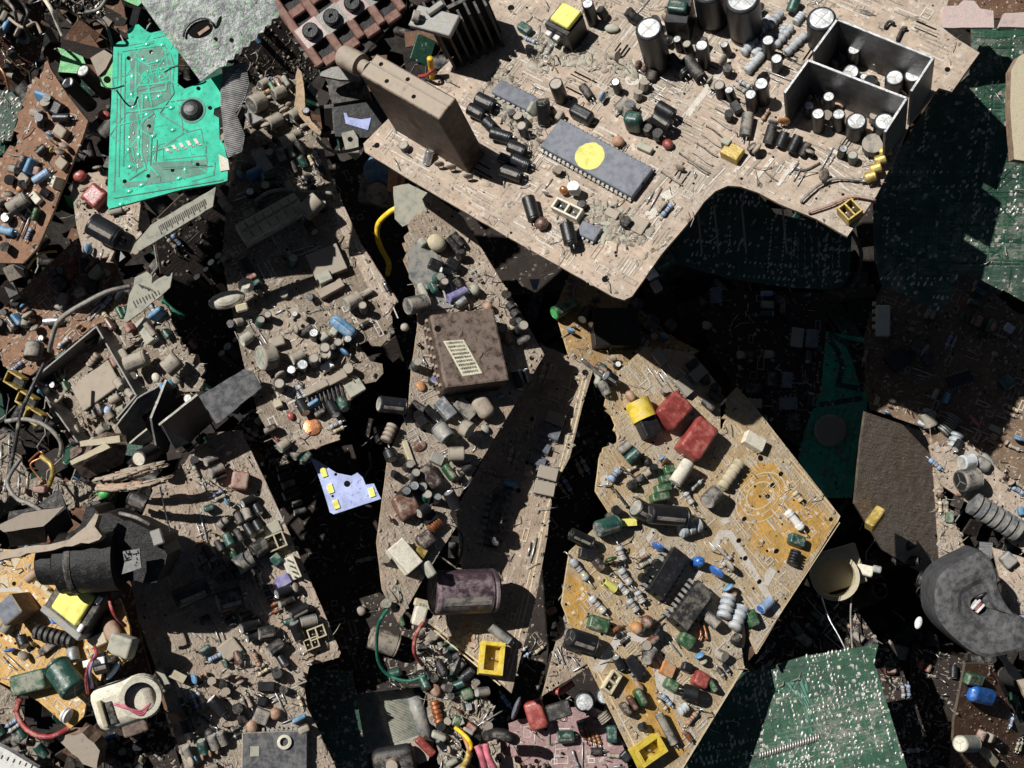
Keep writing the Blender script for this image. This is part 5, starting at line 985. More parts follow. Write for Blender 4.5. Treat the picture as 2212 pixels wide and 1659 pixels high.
for (u, v), lab, m1 in (((490, 648), 'pale cream plug cap lying in the shaded gap below the key block', 'creamlt'),):
    M = frame(at(u, v, -.035), Vector((1, .3, 0)), Vector((.2, .1, 1))); rt = empty('plug', lab, 'plug', M); q = MB(); q.ell(.0095, .0045, .004, m1); q.build('cap', rt); q = MB(); q.lathe([(.003, 0), (.004, .004), (.002, .006), (0, .006)], 'creamlt', 12, Matrix.Translation((.011, .004, 0))); q.rbox(.006, .004, .003, .0006, 'cream', None, 1, Matrix.Translation((.006, -.006, 0))); q.build('prong', rt)
# ================================================================ tin frame module on a shaded board, left
R('E')
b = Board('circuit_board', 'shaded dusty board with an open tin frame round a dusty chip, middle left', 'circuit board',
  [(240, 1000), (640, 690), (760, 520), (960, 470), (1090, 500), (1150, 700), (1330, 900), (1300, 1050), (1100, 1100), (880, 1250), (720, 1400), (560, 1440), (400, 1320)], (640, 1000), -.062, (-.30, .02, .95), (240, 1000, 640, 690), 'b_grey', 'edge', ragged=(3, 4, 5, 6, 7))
k = b.w(600, 900); hh = 150
rim = [(540, 1445), (215, 985), (628, 640), (888, 1092), (760, 1240)]; T = [b.P(u, v, hh*k) for u, v in rim]; root = None
for i in range(4):
    A, B = T[i], T[i+1]; M = frame((A+B)/2-b.n*hh*k, B-A, b.n); L = (B-A).length; q = MB(); q.rbox(L+.0008, .0011, hh*k, .0002, 'sheet', 'zinc', 1)
    if root is None: root = b.put(q, 'tin_frame', M)
    else: q.build('frame_wall', root, (b.F @ root.matrix_basis).inverted() @ M)
chip(b, 500, 1115, 745, 935, 190, 50, 'chipdust', 'rustlight', 12)
lcap(b, 822, 892, 960, 835, 54, 'sleevebeige', 'creamlt', 60); lcap(b, 1082, 925, 1165, 850, 60, 'sleevebeige', 'creamlt', 60); blob(b, 1020, 975, 28, 34, 24, 'creamlt', 0, 'disc_capacitor', 3); ecap(b, 338, 1020, 24, 60, 'blk', 'white'); beads(b, 640, 820, 580, 900, 26, 'rustlight')
for a in ((800, 1040, 760, 990, 32), (870, 1100, 830, 1060, 26), (720, 1130, 780, 1090, 28), (700, 1200, 730, 1240, 28), (690, 1290, 650, 1330, 34), (820, 1170, 780, 1190, 28)): lcap(b, *a, col='sleevebeige', top='plategrey')
lcap(b, 690, 1210, 715, 1170, 26, 'blueres', 'blueres'); bx(b, 905, 600, 985, 740, 80, 70, 'plategrey', 'relay'); lcap(b, 950, 620, 1010, 700, 20, 'sleevebeige', 'plategrey', 60); ecap(b, 1225, 1110, 30, 80, 'sleevebeige', 'white')
scatter(b, 40, 'rlldsjf', 81); b.crumbs(900, 23, ('dirt', 'dirt', 'rustlight')); b.marks(20, 19); b.finish()
# brass jacks beside the frame
for u, v, lab in ((130, 990, 'top one of three small brass jacks by the tin frame'), (205, 1120, 'middle one of three small brass jacks by the tin frame'), (255, 1225, 'lowest of three small brass jacks by the tin frame')):
    mb = MB(); M = frame(at(u, v, -.05), Vector((1, -.5, 0)), Vector((-.3, 0, 1)))
    for s_ in (-1, 1): mb.rbox(.010, .001, .006, .0003, 'gold', None, 1, M @ Matrix.Translation((0, s_*.003, 0)))
    mb.rbox(.001, .005, .006, .0003, 'gold', None, 1, M @ Matrix.Translation((-.0045, 0, 0))); mb.rbox(.009, .005, .002, .0004, 'blk', None, 1, M); loose(mb, 'jack', lab, 'jack', None, 'small brass jacks by the tin frame')
# folded black sheet bracket
M = pframe([(750, 1260, -.03), (1590, 920, -.03), (1415, 1272, -.03)]); rt = empty('folded_bracket', 'folded black sheet metal bracket with flat flanges, across the middle left', 'bracket', M)
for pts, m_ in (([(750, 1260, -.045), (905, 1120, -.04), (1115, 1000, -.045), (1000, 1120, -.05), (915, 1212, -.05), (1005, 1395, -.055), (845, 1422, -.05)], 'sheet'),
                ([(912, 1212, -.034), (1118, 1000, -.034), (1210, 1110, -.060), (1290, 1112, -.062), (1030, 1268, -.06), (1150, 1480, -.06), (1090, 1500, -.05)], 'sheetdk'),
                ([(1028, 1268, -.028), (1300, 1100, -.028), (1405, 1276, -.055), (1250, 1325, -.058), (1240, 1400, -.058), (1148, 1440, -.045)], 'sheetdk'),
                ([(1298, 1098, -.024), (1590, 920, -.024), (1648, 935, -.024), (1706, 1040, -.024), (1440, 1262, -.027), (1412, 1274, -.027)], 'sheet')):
    q = MB(); F2 = pframe(pts); plate(pts, .0012, m_, F2, q, 'zinc'); q.build('flange', rt, M.inverted() @ F2)
P_ = [(1060, 1285, -.0265), (1240, 1398, -.04), (1146, 1442, -.034)]; q = MB(); F2 = pframe(P_); plate(P_, .001, 'sheet', F2, q); q.build('flange', rt, M.inverted() @ F2)
P_ = [(850, 1415, -.044), (960, 1308, -.044), (1012, 1380, -.05), (930, 1412, -.05)]; mb = MB(); F2 = pframe(P_); plate(P_, .0012, 'plategrey', F2, mb); loose(mb, 'card_scrap', 'small pale grey triangle of card under the folded black bracket', 'scrap', F2)
# cream strips and a box under them, splintered wood
for pts, lab in (([(520, 1390, -.032), (780, 1352, -.03), (785, 1395, -.03), (525, 1425, -.032)], 'upper cream plastic strip lying under the folded black bracket'), ([(455, 1520, -.03), (690, 1400, -.03), (720, 1430, -.03), (470, 1545, -.03)], 'lower cream plastic strip slanting over the brown box')):
    mb = MB(); F2 = pframe(pts); plate(pts, .004, 'cream', F2, mb); loose(mb, 'plastic_strip', lab, 'strip', F2)
mb = MB(); P_ = [(460, 1545, -.036), (700, 1425, -.036), (830, 1440, -.04), (800, 1540, -.045), (560, 1640, -.045)]; F2 = pframe(P_); plate(P_, .012, 'rustmod', F2, mb); loose(mb, 'module', 'dusty brown slab shaped module under the cream strips, left', 'module', F2)
T = at(905, 1505, -.036); B_ = at(1010, 1450, -.05); M, L = cyl_frame(B_, T); mb = MB(); mb.lathe(can_prof(.0042, L, 'blkdust'), 'blkdust', 20, M); vent(mb, .0042, L, 'creamlt', M, False); loose(mb, 'capacitor', 'black can with a pale cream end lying under the folded black bracket', 'capacitor')
def splinter(pts, th, lab, m='stick'):
    P = [(u*1., v*1., z) for u, v, z in pts]; mb = MB(); F2 = pframe(P)
    if 'splintered' in lab:                         # a sheaf of torn fibres
        Q = [F2.inverted() @ at(*q) for q in P]; h = len(Q)//2; ce = [(Q[i]+Q[-1-i])*.5 for i in range(h)]; wd_ = [(Q[i]-Q[-1-i])*.5 for i in range(h)]; rq = random.Random(len(lab))
        for _ in range(34):
            a = rq.uniform(-1, 1); i0 = rq.uniform(0, .45)*(h-1); i1 = min(h-1, i0+rq.uniform(.3, .7)*(h-1)); pp = []
            for j in range(6):
                t_ = i0+(i1-i0)*j/5; k = min(int(t_), h-2); f = t_-k; pp.append(ce[k].lerp(ce[k+1], f)+wd_[k].lerp(wd_[k+1], f)*(a+rq.uniform(-.12, .12))+Vector((0, 0, rq.uniform(-.0012, .0012)+(1-a*a)*.0015)))
            r_ = rq.uniform(.0004, .0011)
            mb.tube(pp[:-1], r_, rq.choice((m, m, 'dirt', 'tanblob')), 5); mb.tube(pp[-2:], r_*.5, m, 5)
    else: plate(P, th, m, F2, mb, rough=.0008, seed=len(lab))
    loose(mb, 'wood_splinter', lab, 'wood splinter', F2)
splinter([(600, 1625, -.03), (760, 1590, -.028), (900, 1560, -.028), (1080, 1520, -.03), (1105, 1545, -.03), (960, 1600, -.03), (800, 1640, -.03), (640, 1660, -.03)], .004, 'dusty splintered wood strip, upper one below the brown slab module')
R('I')
splinter([(520, 140, -.026), (640, 150, -.022), (780, 130, -.02), (930, 85, -.02), (938, 100, -.02), (830, 150, -.022), (640, 170, -.024), (540, 165, -.026)], .003, 'dusty splintered wood strip with a thin forked tip, lower one below the brown slab module')
splinter([(-20, 510, .012), (200, 470, .014), (370, 440, .016), (450, 370, .018), (510, 300, .016), (540, 310, .014), (500, 370, .018), (535, 420, .02), (520, 440, .02), (380, 475, .018), (200, 510, .014), (-20, 560, .012)], .004, 'smooth tan wooden stick lying over the black box at the left edge')
# black box and taped module
F2 = pframe([(0, 360, 0), (380, 270, 0), (380, 420, 0)]); rt = empty('black_box', 'black plastic box with a dusty lid at the left edge, under the wooden stick', 'box', F2)
def bp(name, pts, th, m, side=None):
    q = MB(); A = pframe(pts); plate(pts, th, m, A, q, side); return q.build(name, rt, F2.inverted() @ A)
bp('lid', [(-20, 370, .004), (120, 300, .004), (345, 262, .002), (230, 370, .003), (20, 400, .004)], .010, 'rustlight', 'blkdust'); bp('front', [(30, 405, .002), (240, 372, .002), (250, 455, -.008), (60, 480, -.008)], .012, 'blkdust'); bp('corner_block', [(240, 370, .003), (350, 265, .002), (395, 370, -.006), (320, 440, -.008), (265, 440, -.006)], .014, 'blk', 'blkdust')
F2 = pframe([(215, 600, .004), (880, 400, .004), (870, 640, .004)]); rt = empty('taped_module', 'black taped module with a round end and a worn grey label, lower left', 'module', F2)
q = MB(); A = F2.inverted() @ pframe([(490, 300, 0), (880, 400, 0), (860, 620, 0)]); bodypts = [(420, 430, -.004), (520, 250, -.012), (640, 300, -.004), (800, 380, 0), (890, 420, 0), (900, 560, -.002), (860, 655, -.004), (640, 640, 0), (480, 665, 0), (400, 600, 0)]; plate(bodypts, .026, 'tape', F2, q, None, .0012); q.build('body', rt)
T, B_ = at(215, 575, .0), at(640, 545, .0); M, L = cyl_frame(B_, T); q = MB(); r = .0145; q.lathe([(0, 0), (r, 0), (r*1.02, L*.3), (r, L*.5), (r*.98, L*.52), (r*1.0, L*.72), (r*.7, L*.78), (r*.66, L*.97), (r*.55, L), (0, L)], 'tape', 26, M); q.build('barrel', rt, F2.inverted())
q = MB(); q.lathe([(r*1.03, L*.50), (r*1.05, L*.53), (r*1.05, L*.56), (r*1.03, L*.58)], 'blkdust', 26, M); q.build('collar', rt, F2.inverted())
q = MB(); LP = [(655, 505, .0155), (745, 490, .0155), (755, 590, .0145), (650, 625, .0145), (665, 560, .015)]; A = pframe(LP); plate(LP, .0014, 'ribbed', A, q)
rq = random.Random(4)
for i in range(22):
    z = A.inverted() @ at(rq.uniform(668, 742), rq.uniform(505, 580), .0152); q.rbox(rq.uniform(.0005, .0025), .0005, .00012, .00004, 'blk', None, 1, Matrix.Translation((z.x, z.y, .0001)) @ Matrix.Rotation(rq.choice((.2, 1.7)), 4, 'Z'))
q.build('label', rt, F2.inverted() @ A)
q = MB(); A = frame(at(845, 430, .004), Vector((1, -3, 0)), Vector((.1, .2, 1))); q.rbox(.0075, .005, .004, .0005, 'zinc', None, 1, A); q.build('metal_clip', rt, F2.inverted())
wire('wire', 'thin pale wire hanging in the shade above the taped module', [(640, 300, .0), (720, 320, .008), (800, 360, .006)], .0012, 'wiregrey'); wire('wire', 'thin black wire rising from the taped module to the brown slab', [(855, 160, -.02), (880, 280, -.008), (910, 400, .002)], .0005, 'wireblack')
wire('cable', 'long stiff grey cable running down the left edge past the brass jacks', [(325, -560, -.03), (200, -300, -.028), (110, 10, -.02), (40, 130, -.01), (90, 220, -.004), (160, 250, 0), (240, 300, 0)][2:], .0013, 'wiregrey', 'cable')
R('E')
wire('cable', 'dark cable lying along the tin frame toward the left edge', [(290, 880, -.035), (200, 1060, -.03), (140, 1200, -.03), (100, 1400, -.03), (60, 1600, -.03), (40, 1720, -.028)], .0014, 'wireblack', 'cable'); wire('cable', 'grey cable with a green sheen curling left of the cream strips', [(40, 1260, -.035), (150, 1245, -.03), (260, 1270, -.028), (350, 1330, -.028), (400, 1410, -.03), (390, 1490, -.034)], .0014, 'wiregrey', 'cable')
wire('wire', 'yellowed bare wire hook by the left brass jacks', [(180, 260, -.05), (230, 190, -.045), (300, 155, -.045), (370, 150, -.048)], .0008, 'gold'); wire('wire', 'pair of yellow enamelled leads left of the brown slab module', [(270, 1490, -.03), (330, 1540, -.026), (345, 1600, -.026), (320, 1680, -.03)], .0016, 'gold'); wire('wire', 'rust red wire frame left of the yellow leads', [(190, 1520, -.035), (260, 1460, -.03), (280, 1490, -.03), (200, 1540, -.03), (250, 1620, -.03), (290, 1660, -.03)], .0007, 'copper')
b = Board('circuit_board', 'dusty scrap of board with splinters and a green bead, left of the taped module', 'circuit board', [(-60, 1340), (60, 1350), (100, 1450), (200, 1640), (560, 1650), (840, 1690), (700, 1760), (460, 1830), (100, 1800), (-60, 1750)], (300, 1700), -.045, (0, .2, .98), (-60, 1700, 400, 1700), 'b_grey', ragged=(1, 2, 3, 4, 5, 6)); scatter(b, 20, 'sjrdfs', 82); blob(b, 680, 1730, 40, 38, 30, 'greenlt', 0, 'indicator'); beads(b, 490, 1610, 520, 1625, 22, 'bluelt'); b.crumbs(500, 24); b.finish()
# ================================================================ gold board, lower left, with the yellow transformer
R('I')
b = Board('circuit_board', 'yellow circuit board at the lower left carrying a transformer with a yellow winding', 'circuit board',
  [(-60, 490), (280, 500), (420, 640), (560, 720), (640, 760), (690, 900), (700, 1080), (560, 1130), (470, 1280), (445, 1385), (375, 1450), (200, 1300), (0, 1200), (-60, 1180)], (300, 800), -.028, (-.22, .10, .95), (250, 780, 440, 950), 'b_goldclean', 'edgegold', ragged=(6, 7, 8))
o = bx(b, 300, 690, 500, 850, 290, 150, 'blkdust', 'transformer', None, .0006, 1); L, W, hh = o['dims']; q = MB(); q.rbox(L*.66, W*.66, .0035, .0012, 'paleyellow', None, 3, Matrix.Translation((0, 0, hh-.001))); b.sub(q, 'winding', o)['label'] = 'bright yellow taped winding'
q = MB(); q.rbox(L*1.02, W*.14, hh*.95, .0004, 'zinc', None, 1, Matrix.Translation((0, -W*.455, .0015)))
q.rbox(L*1.02, W*.14, hh*.95, .0004, 'sheetdk', None, 1, Matrix.Translation((0, W*.455, .0015))); b.sub(q, 'core', o)
q = MB()
for y in (-.3, .3): q.rbox(.0022, .0042, .0022, .0004, 'white', None, 1, Matrix.Translation((L*.42, W*y, hh-.0004)))
b.sub(q, 'terminal', o)
bx(b, -10, 855, 85, 775, 120, 170, 'rustlight', 'relay', 'chipgrey', .0006, 1); lcap(b, 140, 655, 200, 610, 28, 'tanblob', 'white'); disc(b, 292, 880, 26, .4, 'blue'); disc(b, 55, 1030, 32, .8, 'blue', lift=.2)
for u, v in ((200, 680), (235, 700), (255, 730), (165, 650)): bx(b, u-16, v-10, u+16, v+12, 26, 40, 'cream', 'connector')
beads(b, 190, 930, 400, 985, 42, 'blkdust', 7, 'coil'); bx(b, 205, 1050, 285, 990, 40, 40, 'darkfilm', 'film_capacitor'); lcap(b, 395, 1090, 385, 1020, 34, 'zinc', 'tin'); lcap(b, 130, 1010, 110, 960, 30, 'blk', 'white')
film(b, 130, 1150, 150, 1260, 210, 90, 'greenbox', 'film_capacitor', 18); lcap(b, 400, 1250, 300, 1110, 72, 'sleevegreen', 'sleevegreen', 30); film(b, 575, 990, 690, 1030, 110, 90, 'plategrey', 'film_capacitor', 14); bx(b, 470, 1000, 560, 960, 60, 60, 'cream', 'connector'); blob(b, 600, 930, 90, 46, 36, 'tanblob', -.4)
lcap(b, 500, 1110, 580, 1090, 56, 'blk', 'blk'); bx(b, 440, 1108, 555, 1082, 36, 120, 'white', 'terminal', None, .0003); blob(b, 605, 1140, 16, 60, 24, 'blueres'); beads(b, 340, 1370, 370, 1385, 40, 'white', 2, 'connector')
b.line([(-40, 712), (95, 705), (275, 870)], 24); b.ring(95, 575, 40, 6, 'silkwhite'); b.ring(30, 640, 40, 6, 'silkwhite'); b.patch([(0, 640), (40, 620), (50, 690), (10, 700)], 'silkgold'); b.hole(75, 675, 12); b.patch([(60, 530), (110, 545), (80, 600)], 'silkgold')
b.marks(40, 24, 'silkwhite', 24); scatter(b, 16, 'rjdsl', 84); b.crumbs(200, 25); b.finish()
wire('wire', 'red wire curving from the transformer with the yellow winding', [(595, 690, -.01), (585, 760, -.005), (610, 840, -.004), (668, 900, -.012)], .0011, 'wirered'); wire('wire', 'thin red wire hanging beside the dark green capacitors', [(505, 1010, -.005), (515, 1060, .0), (480, 1100, .004), (460, 1180, 0), (468, 1260, -.01)], .001, 'wirered'); wire('wire', 'thin dark blue wire beside the thin red one, lower left', [(520, 1040, -.004), (490, 1100, .004), (480, 1170, 0), (495, 1230, -.01)], .001, 'lilac')
wire('wire', 'long red wire looping under the lower left yellow board', [(110, 1290, -.04), (90, 1360, -.04), (130, 1440, -.038), (200, 1485, -.036), (280, 1490, -.036), (370, 1445, -.04)], .0017, 'wirered')
# cream coil former
F2 = frame(at(690, 1300, -.012), Vector((1, .3, 0)), Vector((.2, .05, 1))); rt = empty('coil_former', 'cream plastic coil former with an open ring end, lower left', 'coil former', F2)
q = MB(); q.lathe([(.0098, -.010), (.0098, -.004), (.0092, -.003), (.0098, -.002), (.0098, 0), (.0074, 0), (.0074, -.009, 'dirtdk'), (0, -.0092, 'dirtdk')], 'creamlt', 28, Matrix.Translation((.0065, .001, .009)), smooth=False); q.build('ring', rt)
q = MB(); q.rbox(.030, .022, .011, .0095, 'creamlt', None, 3, Matrix.Translation((-.002, 0, -.006))); q.build('body', rt); q = MB(); q.rbox(.004, .011, .0012, .0005, 'blkdust', None, 2, Matrix.Translation((-.009, -.002, .0045))); q.rbox(.0022, .013, .003, .0005, 'cream', None, 2, Matrix.Translation((-.0125, -.001, .0045))); q.build('slot', rt); q = MB(); q.rbox(.012, .008, .006, .001, 'rustmod', None, 2, Matrix.Translation((-.001, -.0125, -.004))); q.build('terminal_block', rt)
q = MB()
for k_ in range(3): q.tube(spline([Vector((-.006+k_*.002, .002, .008)), Vector((0, -.002, .0095)), Vector((.005, -.005-k_*.001, .009)), Vector((.010, -.003, .008))], 6), .0006, 'wirepink', 6)
q.build('winding_wire', rt)
# pieces along the bottom left corner
b = Board('circuit_board', 'dusty board strip running to the lower left corner, dense with leads', 'circuit board', [(-60, 1180), (60, 1250), (160, 1480), (330, 1680), (300, 1740), (-60, 1740)], (100, 1500), -.05, (-.1, .2, .97), (60, 1250, 330, 1680), 'b_grey', ragged=(1, 2)); scatter(b, 26, 'sjrlds', 85); lcap(b, 70, 1495, 150, 1510, 26, 'sleevegrey'); b.crumbs(300, 26); b.finish()
P_ = [(-20, 1535, -.026), (60, 1575, -.026), (200, 1660, -.026), (180, 1720, -.026), (-20, 1720, -.026)]; mb = MB(); F2 = pframe(P_); plate(P_, .004, 'white', F2, mb)
for i in range(6):
    z = F2.inverted() @ at(10+32*i, 1600+10*i, -.026); mb.rbox(.0006, .002, .0002, .00005, 'ink', None, 1, Matrix.Translation((z.x, z.y, .0001)))
loose(mb, 'plastic_sheet', 'bright white plastic panel cut by the lower left corner', 'panel', F2)
P_ = [(300, 1500, -.04), (440, 1470, -.036), (530, 1570, -.036), (520, 1660, -.04), (440, 1640, -.04)]; mb = MB(); F2 = pframe(P_); plate(P_, .008, 'rustlight', F2, mb, rough=.0015); loose(mb, 'board_scrap', 'crumbling red brown lump of board at the bottom edge, lower left', 'board scrap', F2)
b = Board('circuit_board', 'dark shaded board at the bottom edge below the cream coil former', 'circuit board', [(540, 1480), (860, 1300), (960, 1640), (980, 1740), (520, 1740)], (740, 1600), -.062, (.1, .1, .98), (540, 1740, 980, 1740), 'b_dark', 'edgedk'); disc(b, 590, 1490, 32, .3, 'blue'); film(b, 640, 1560, 660, 1590, 40, 40, 'zinc'); bx(b, 740, 1600, 760, 1640, 30, 40, 'cream', 'connector'); b.hole(870, 1605, 12); b.hole(685, 1640, 10); scatter(b, 10, 'rlft', 86); b.crumbs(150, 27); b.finish()
b = Board('circuit_board', 'dark bare board under the taped module, lower left, with a red brown lump', 'circuit board', [(600, 640), (700, 660), (760, 1000), (820, 1200), (560, 1280), (420, 1400), (480, 1100), (640, 900)], (680, 1000), -.065, (0, .1, .98), (600, 640, 820, 1200), 'b_brown', 'edge', ragged=(4, 5)); scatter(b, 10, 'sjrd', 87); b.crumbs(200, 28); b.finish()
# ================================================================ big dusty board, lower left of centre
R('V')
b = Board('circuit_board', 'long dusty tan board with notched right side and cream connectors, lower left', 'circuit board',
  [(520, 928), (560, 1010), (620, 1140), (680, 1275), (736, 1410), (732, 1420), (668, 1438), (658, 1490), (664, 1530), (690, 1580), (735, 1680), (405, 1680), (335, 1440), (300, 1340), (270, 1200), (330, 1060), (430, 960), (460, 935)], (550, 1300), -.05, (.18, .20, .96), (560, 1010, 736, 1410), 'b_dust', 'edge', ragged=(16, 15))
R('I')
film(b, 1235, 115, 1330, 128, 95, 75, 'reddust', 'film_capacitor', 16); disc(b, 1212, 240, 26, .2, 'bluelt'); disc(b, 955, 492, 32, .5, 'blue'); lcap(b, 1165, 375, 1210, 335, 26, 'sleevegrey'); lcap(b, 935, 765, 1110, 690, 52, 'sleeve', 'blkdust', 25); lcap(b, 1162, 780, 1290, 745, 56, 'blkdust', 'plategrey', 10); lcap(b, 1255, 590, 1340, 540, 50, 'sleevegrey', 'blkdust', 10); lcap(b, 1350, 510, 1420, 460, 44, 'blkdust', 'blk')
bx(b, 840, 1130, 900, 1240, 42, 50, 'plategrey', 'crystal'); bx(b, 910, 1150, 990, 1190, 50, 70, 'blkdust', 'relay', 'cream'); lcap(b, 1125, 1290, 1200, 1370, 34, 'blk', 'white'); blob(b, 1120, 1475, 30, 28, 26, 'blkdust'); lcap(b, 985, 1400, 1020, 1500, 30, 'blk'); blob(b, 940, 1400, 50, 24, 14, 'orange', .6); wirej(b, [(1010, 1370), (1080, 1385), (1140, 1450), (1190, 1490)], 8, 'wireblack', 30); blob(b, 1345, 1440, 40, 34, 34, 'tanblob')
bx(b, 1180, 1060, 1270, 990, 100, 30, 'dirt', 'relay', None, .001, 2)
for i in range(4): trans(b, 1200+55*i, 620-12*i, 26, 90, .4, 'blkdust', .5)
o = chip(b, 1290, 1575, 1640, 1560, 200, 60, 'chipdust', 'sheet', 14); L, W, hh = o['dims'] if 'dims' in o else (.03, .02, .005)
q = MB(); z = o.matrix_basis.inverted() @ (b.Fi @ b.P(1517, 1520, 62*b.w(1517, 1520))); q.lathe([(.0022, 0), (.0036, .0004), (.0036, .0012), (.0022, .0014), (.002, .0002)], 'creamlt', 20, Matrix.Translation((z.x, z.y, z.z)), smooth=False); b.sub(q, 'trimmer_ring', o); q = MB(); z = o.matrix_basis.inverted() @ (b.Fi @ b.P(1360, 1570, 61*b.w(1360, 1570))); q.rbox(.0045, .005, .0003, .0001, 'plategrey', None, 1, Matrix.Translation((z.x, z.y, z.z))); b.sub(q, 'label', o)
R('J')
sock(b, 70, 470, 165, 430, 85, 60, 'cream', 2, 1); sock(b, 290, 955, 380, 920, 65, 55, 'cream', 2, 1); sock(b, 270, 1010, 345, 980, 60, 55, 'cream', 2, 1); bx(b, 50, 400, 140, 360, 60, 14, 'plategrey', 'connector'); film(b, 100, 520, 140, 570, 60, 45, 'sleevegreen'); film(b, 20, 510, 70, 470, 70, 60, 'blk'); bx(b, 120, 680, 190, 640, 60, 50, 'lilac', 'crystal')
lcap(b, 195, 850, 290, 800, 32, 'blk', 'tin'); lcap(b, 245, 885, 335, 865, 32, 'sleevegrey', 'sleevegrey'); lcap(b, 25, 945, 110, 930, 36, 'blkdust'); lcap(b, 80, 1040, 150, 990, 34, 'blkdust'); bx(b, 20, 1225, 110, 1225, 50, 40, 'blk', 'transistor'); film(b, 10, 1300, 70, 1310, 50, 40, 'blk'); film(b, 0, 1370, 80, 1400, 80, 50, 'sleevegrey'); blob(b, 115, 1370, 34, 30, 30, 'tanblob')
for i in range(8): b.line([(170+12*(i % 4), 1060+90*(i//2)), (225+12*(i % 4), 1045+90*(i//2))], 7, 'dirtdk' if i % 2 else 'silkwhite')
R('V')
scatter(b, 60, 'rrddftlsjlpk', 91, b.area([(480, 960), (560, 1040), (700, 1400), (640, 1480), (440, 1420), (420, 1000)])); scatter(b, 40, 'rdftlsjp', 92, b.area([(360, 1450), (640, 1460), (690, 1659), (410, 1659)])); scatter(b, 8, 'rjs', 93)
for i in range(4): b.hole(425+14*i, 1172-5*i, 3)
for i in range(6): b.hole(432+12*i, 1130-6*(i % 3), 3)
b.patch([(522, 932), (560, 1012), (620, 1142), (680, 1277), (733, 1408), (708, 1412), (655, 1285), (598, 1155), (538, 1020), (505, 950)], 'b_tan', .00009); b.strips(30, 305); b.marks(110, 29, 'silkwhite', 70); b.marks(40, 30, 'dirtdk', 0); b.crumbs(1500, 31); b.finish()
# ================================================================ pale blue lamp board, its upper edge cut where a shadow crosses it
R('J')
b = Board('lamp_board', 'torn pale blue white triangle of lamp board with yellow chips', 'lamp board', [(298, 0), (330, 14), (372, 40), (440, 84), (520, 100), (580, 108), (640, 140), (655, 175), (678, 222), (640, 235), (425, 305), (405, 295), (370, 180), (340, 90)], (480, 150), -.040, (-.05, .12, .99), (425, 305, 678, 222), 'b_led', 'b_led', ragged=(4, 5))
for u, v in ((372, 82), (407, 168), (438, 252), (628, 188)): bx(b, u-8, v-24, u+8, v+24, 32, 8, 'white', 'lamp_chip', 'ledyellow', .0002, 1)
b.hole(497, 142, 17); b.hole(436, 92, 8); b.hole(420, 208, 7); b.finish()
# grey ribbed plastic panel
P_ = [(440, 1250, -.095), (820, 1165, -.095), (870, 1300, -.095), (950, 1530, -.095), (900, 1510, -.095), (700, 1555, -.095), (580, 1595, -.095), (540, 1450, -.095)]
F2 = pframe(P_); mb = MB(); plate(P_, .002, 'plategrey', F2, mb)
q0, q1 = F2.inverted() @ at(450, 1250, -.0945), F2.inverted() @ at(830, 1180, -.0945); q2 = F2.inverted() @ at(690, 1555, -.0945)
for i in range(40):
    a = q0.lerp(F2.inverted() @ at(585, 1585, -.0945), i/40); c = q1.lerp(F2.inverted() @ at(690, 1560, -.0945) if i > 60 else F2.inverted() @ at(900, 1480, -.0945), i/40); mb.tube([(a.x, a.y, .0), (c.x, c.y, .0)], .0004, 'plategrey', 5)
a, c = F2.inverted() @ at(845, 1280, -.0945), F2.inverted() @ at(935, 1520, -.0945); mb.tube([(a.x, a.y, -.001), (a.lerp(c, .5).x, a.lerp(c, .5).y, 0), (c.x, c.y, -.001)], .0045, 'zinc', 12); loose(mb, 'ribbed_cover', 'grey ribbed plastic panel with a rounded edge, bottom centre, mostly in shade', 'cover', F2)
# crowded narrow board with wires, bottom centre
R('J')
b = Board('circuit_board', 'narrow grey dusty board crowded with small dark parts, bottom centre, beside the ribbed panel', 'circuit board', [(900, 880), (960, 880), (1060, 1000), (1180, 1190), (1275, 1330), (1260, 1480), (1100, 1500), (1130, 1700), (1000, 1700), (985, 1500), (930, 1330), (870, 1050), (860, 960)], (1050, 1250), -.05, (.12, .22, .96), (1060, 1000, 1275, 1330), 'b_grey', ragged=(4, 5, 8, 9, 10))
film(b, 1110, 1275, 1170, 1255, 60, 55, 'green'); bx(b, 1130, 1335, 1165, 1330, 40, 50, 'greenbox', 'trimmer', 'tin'); blob(b, 968, 1245, 36, 30, 26, 'tanblob'); film(b, 1060, 1400, 1110, 1420, 60, 50, 'green'); bx(b, 1095, 1390, 1110, 1430, 36, 50, 'plategrey', 'resistor_pack'); blob(b, 1185, 1325, 46, 14, 14, 'rustlight', -.6); beads(b, 960, 1300, 990, 1420, 26, 'copper', 5, 'coil')
scatter(b, 70, 'rlfdstjl', 101, jit=.5, gap=.75); b.crumbs(800, 32, ('dirt', 'dirtdk', 'plategrey')); b.finish()
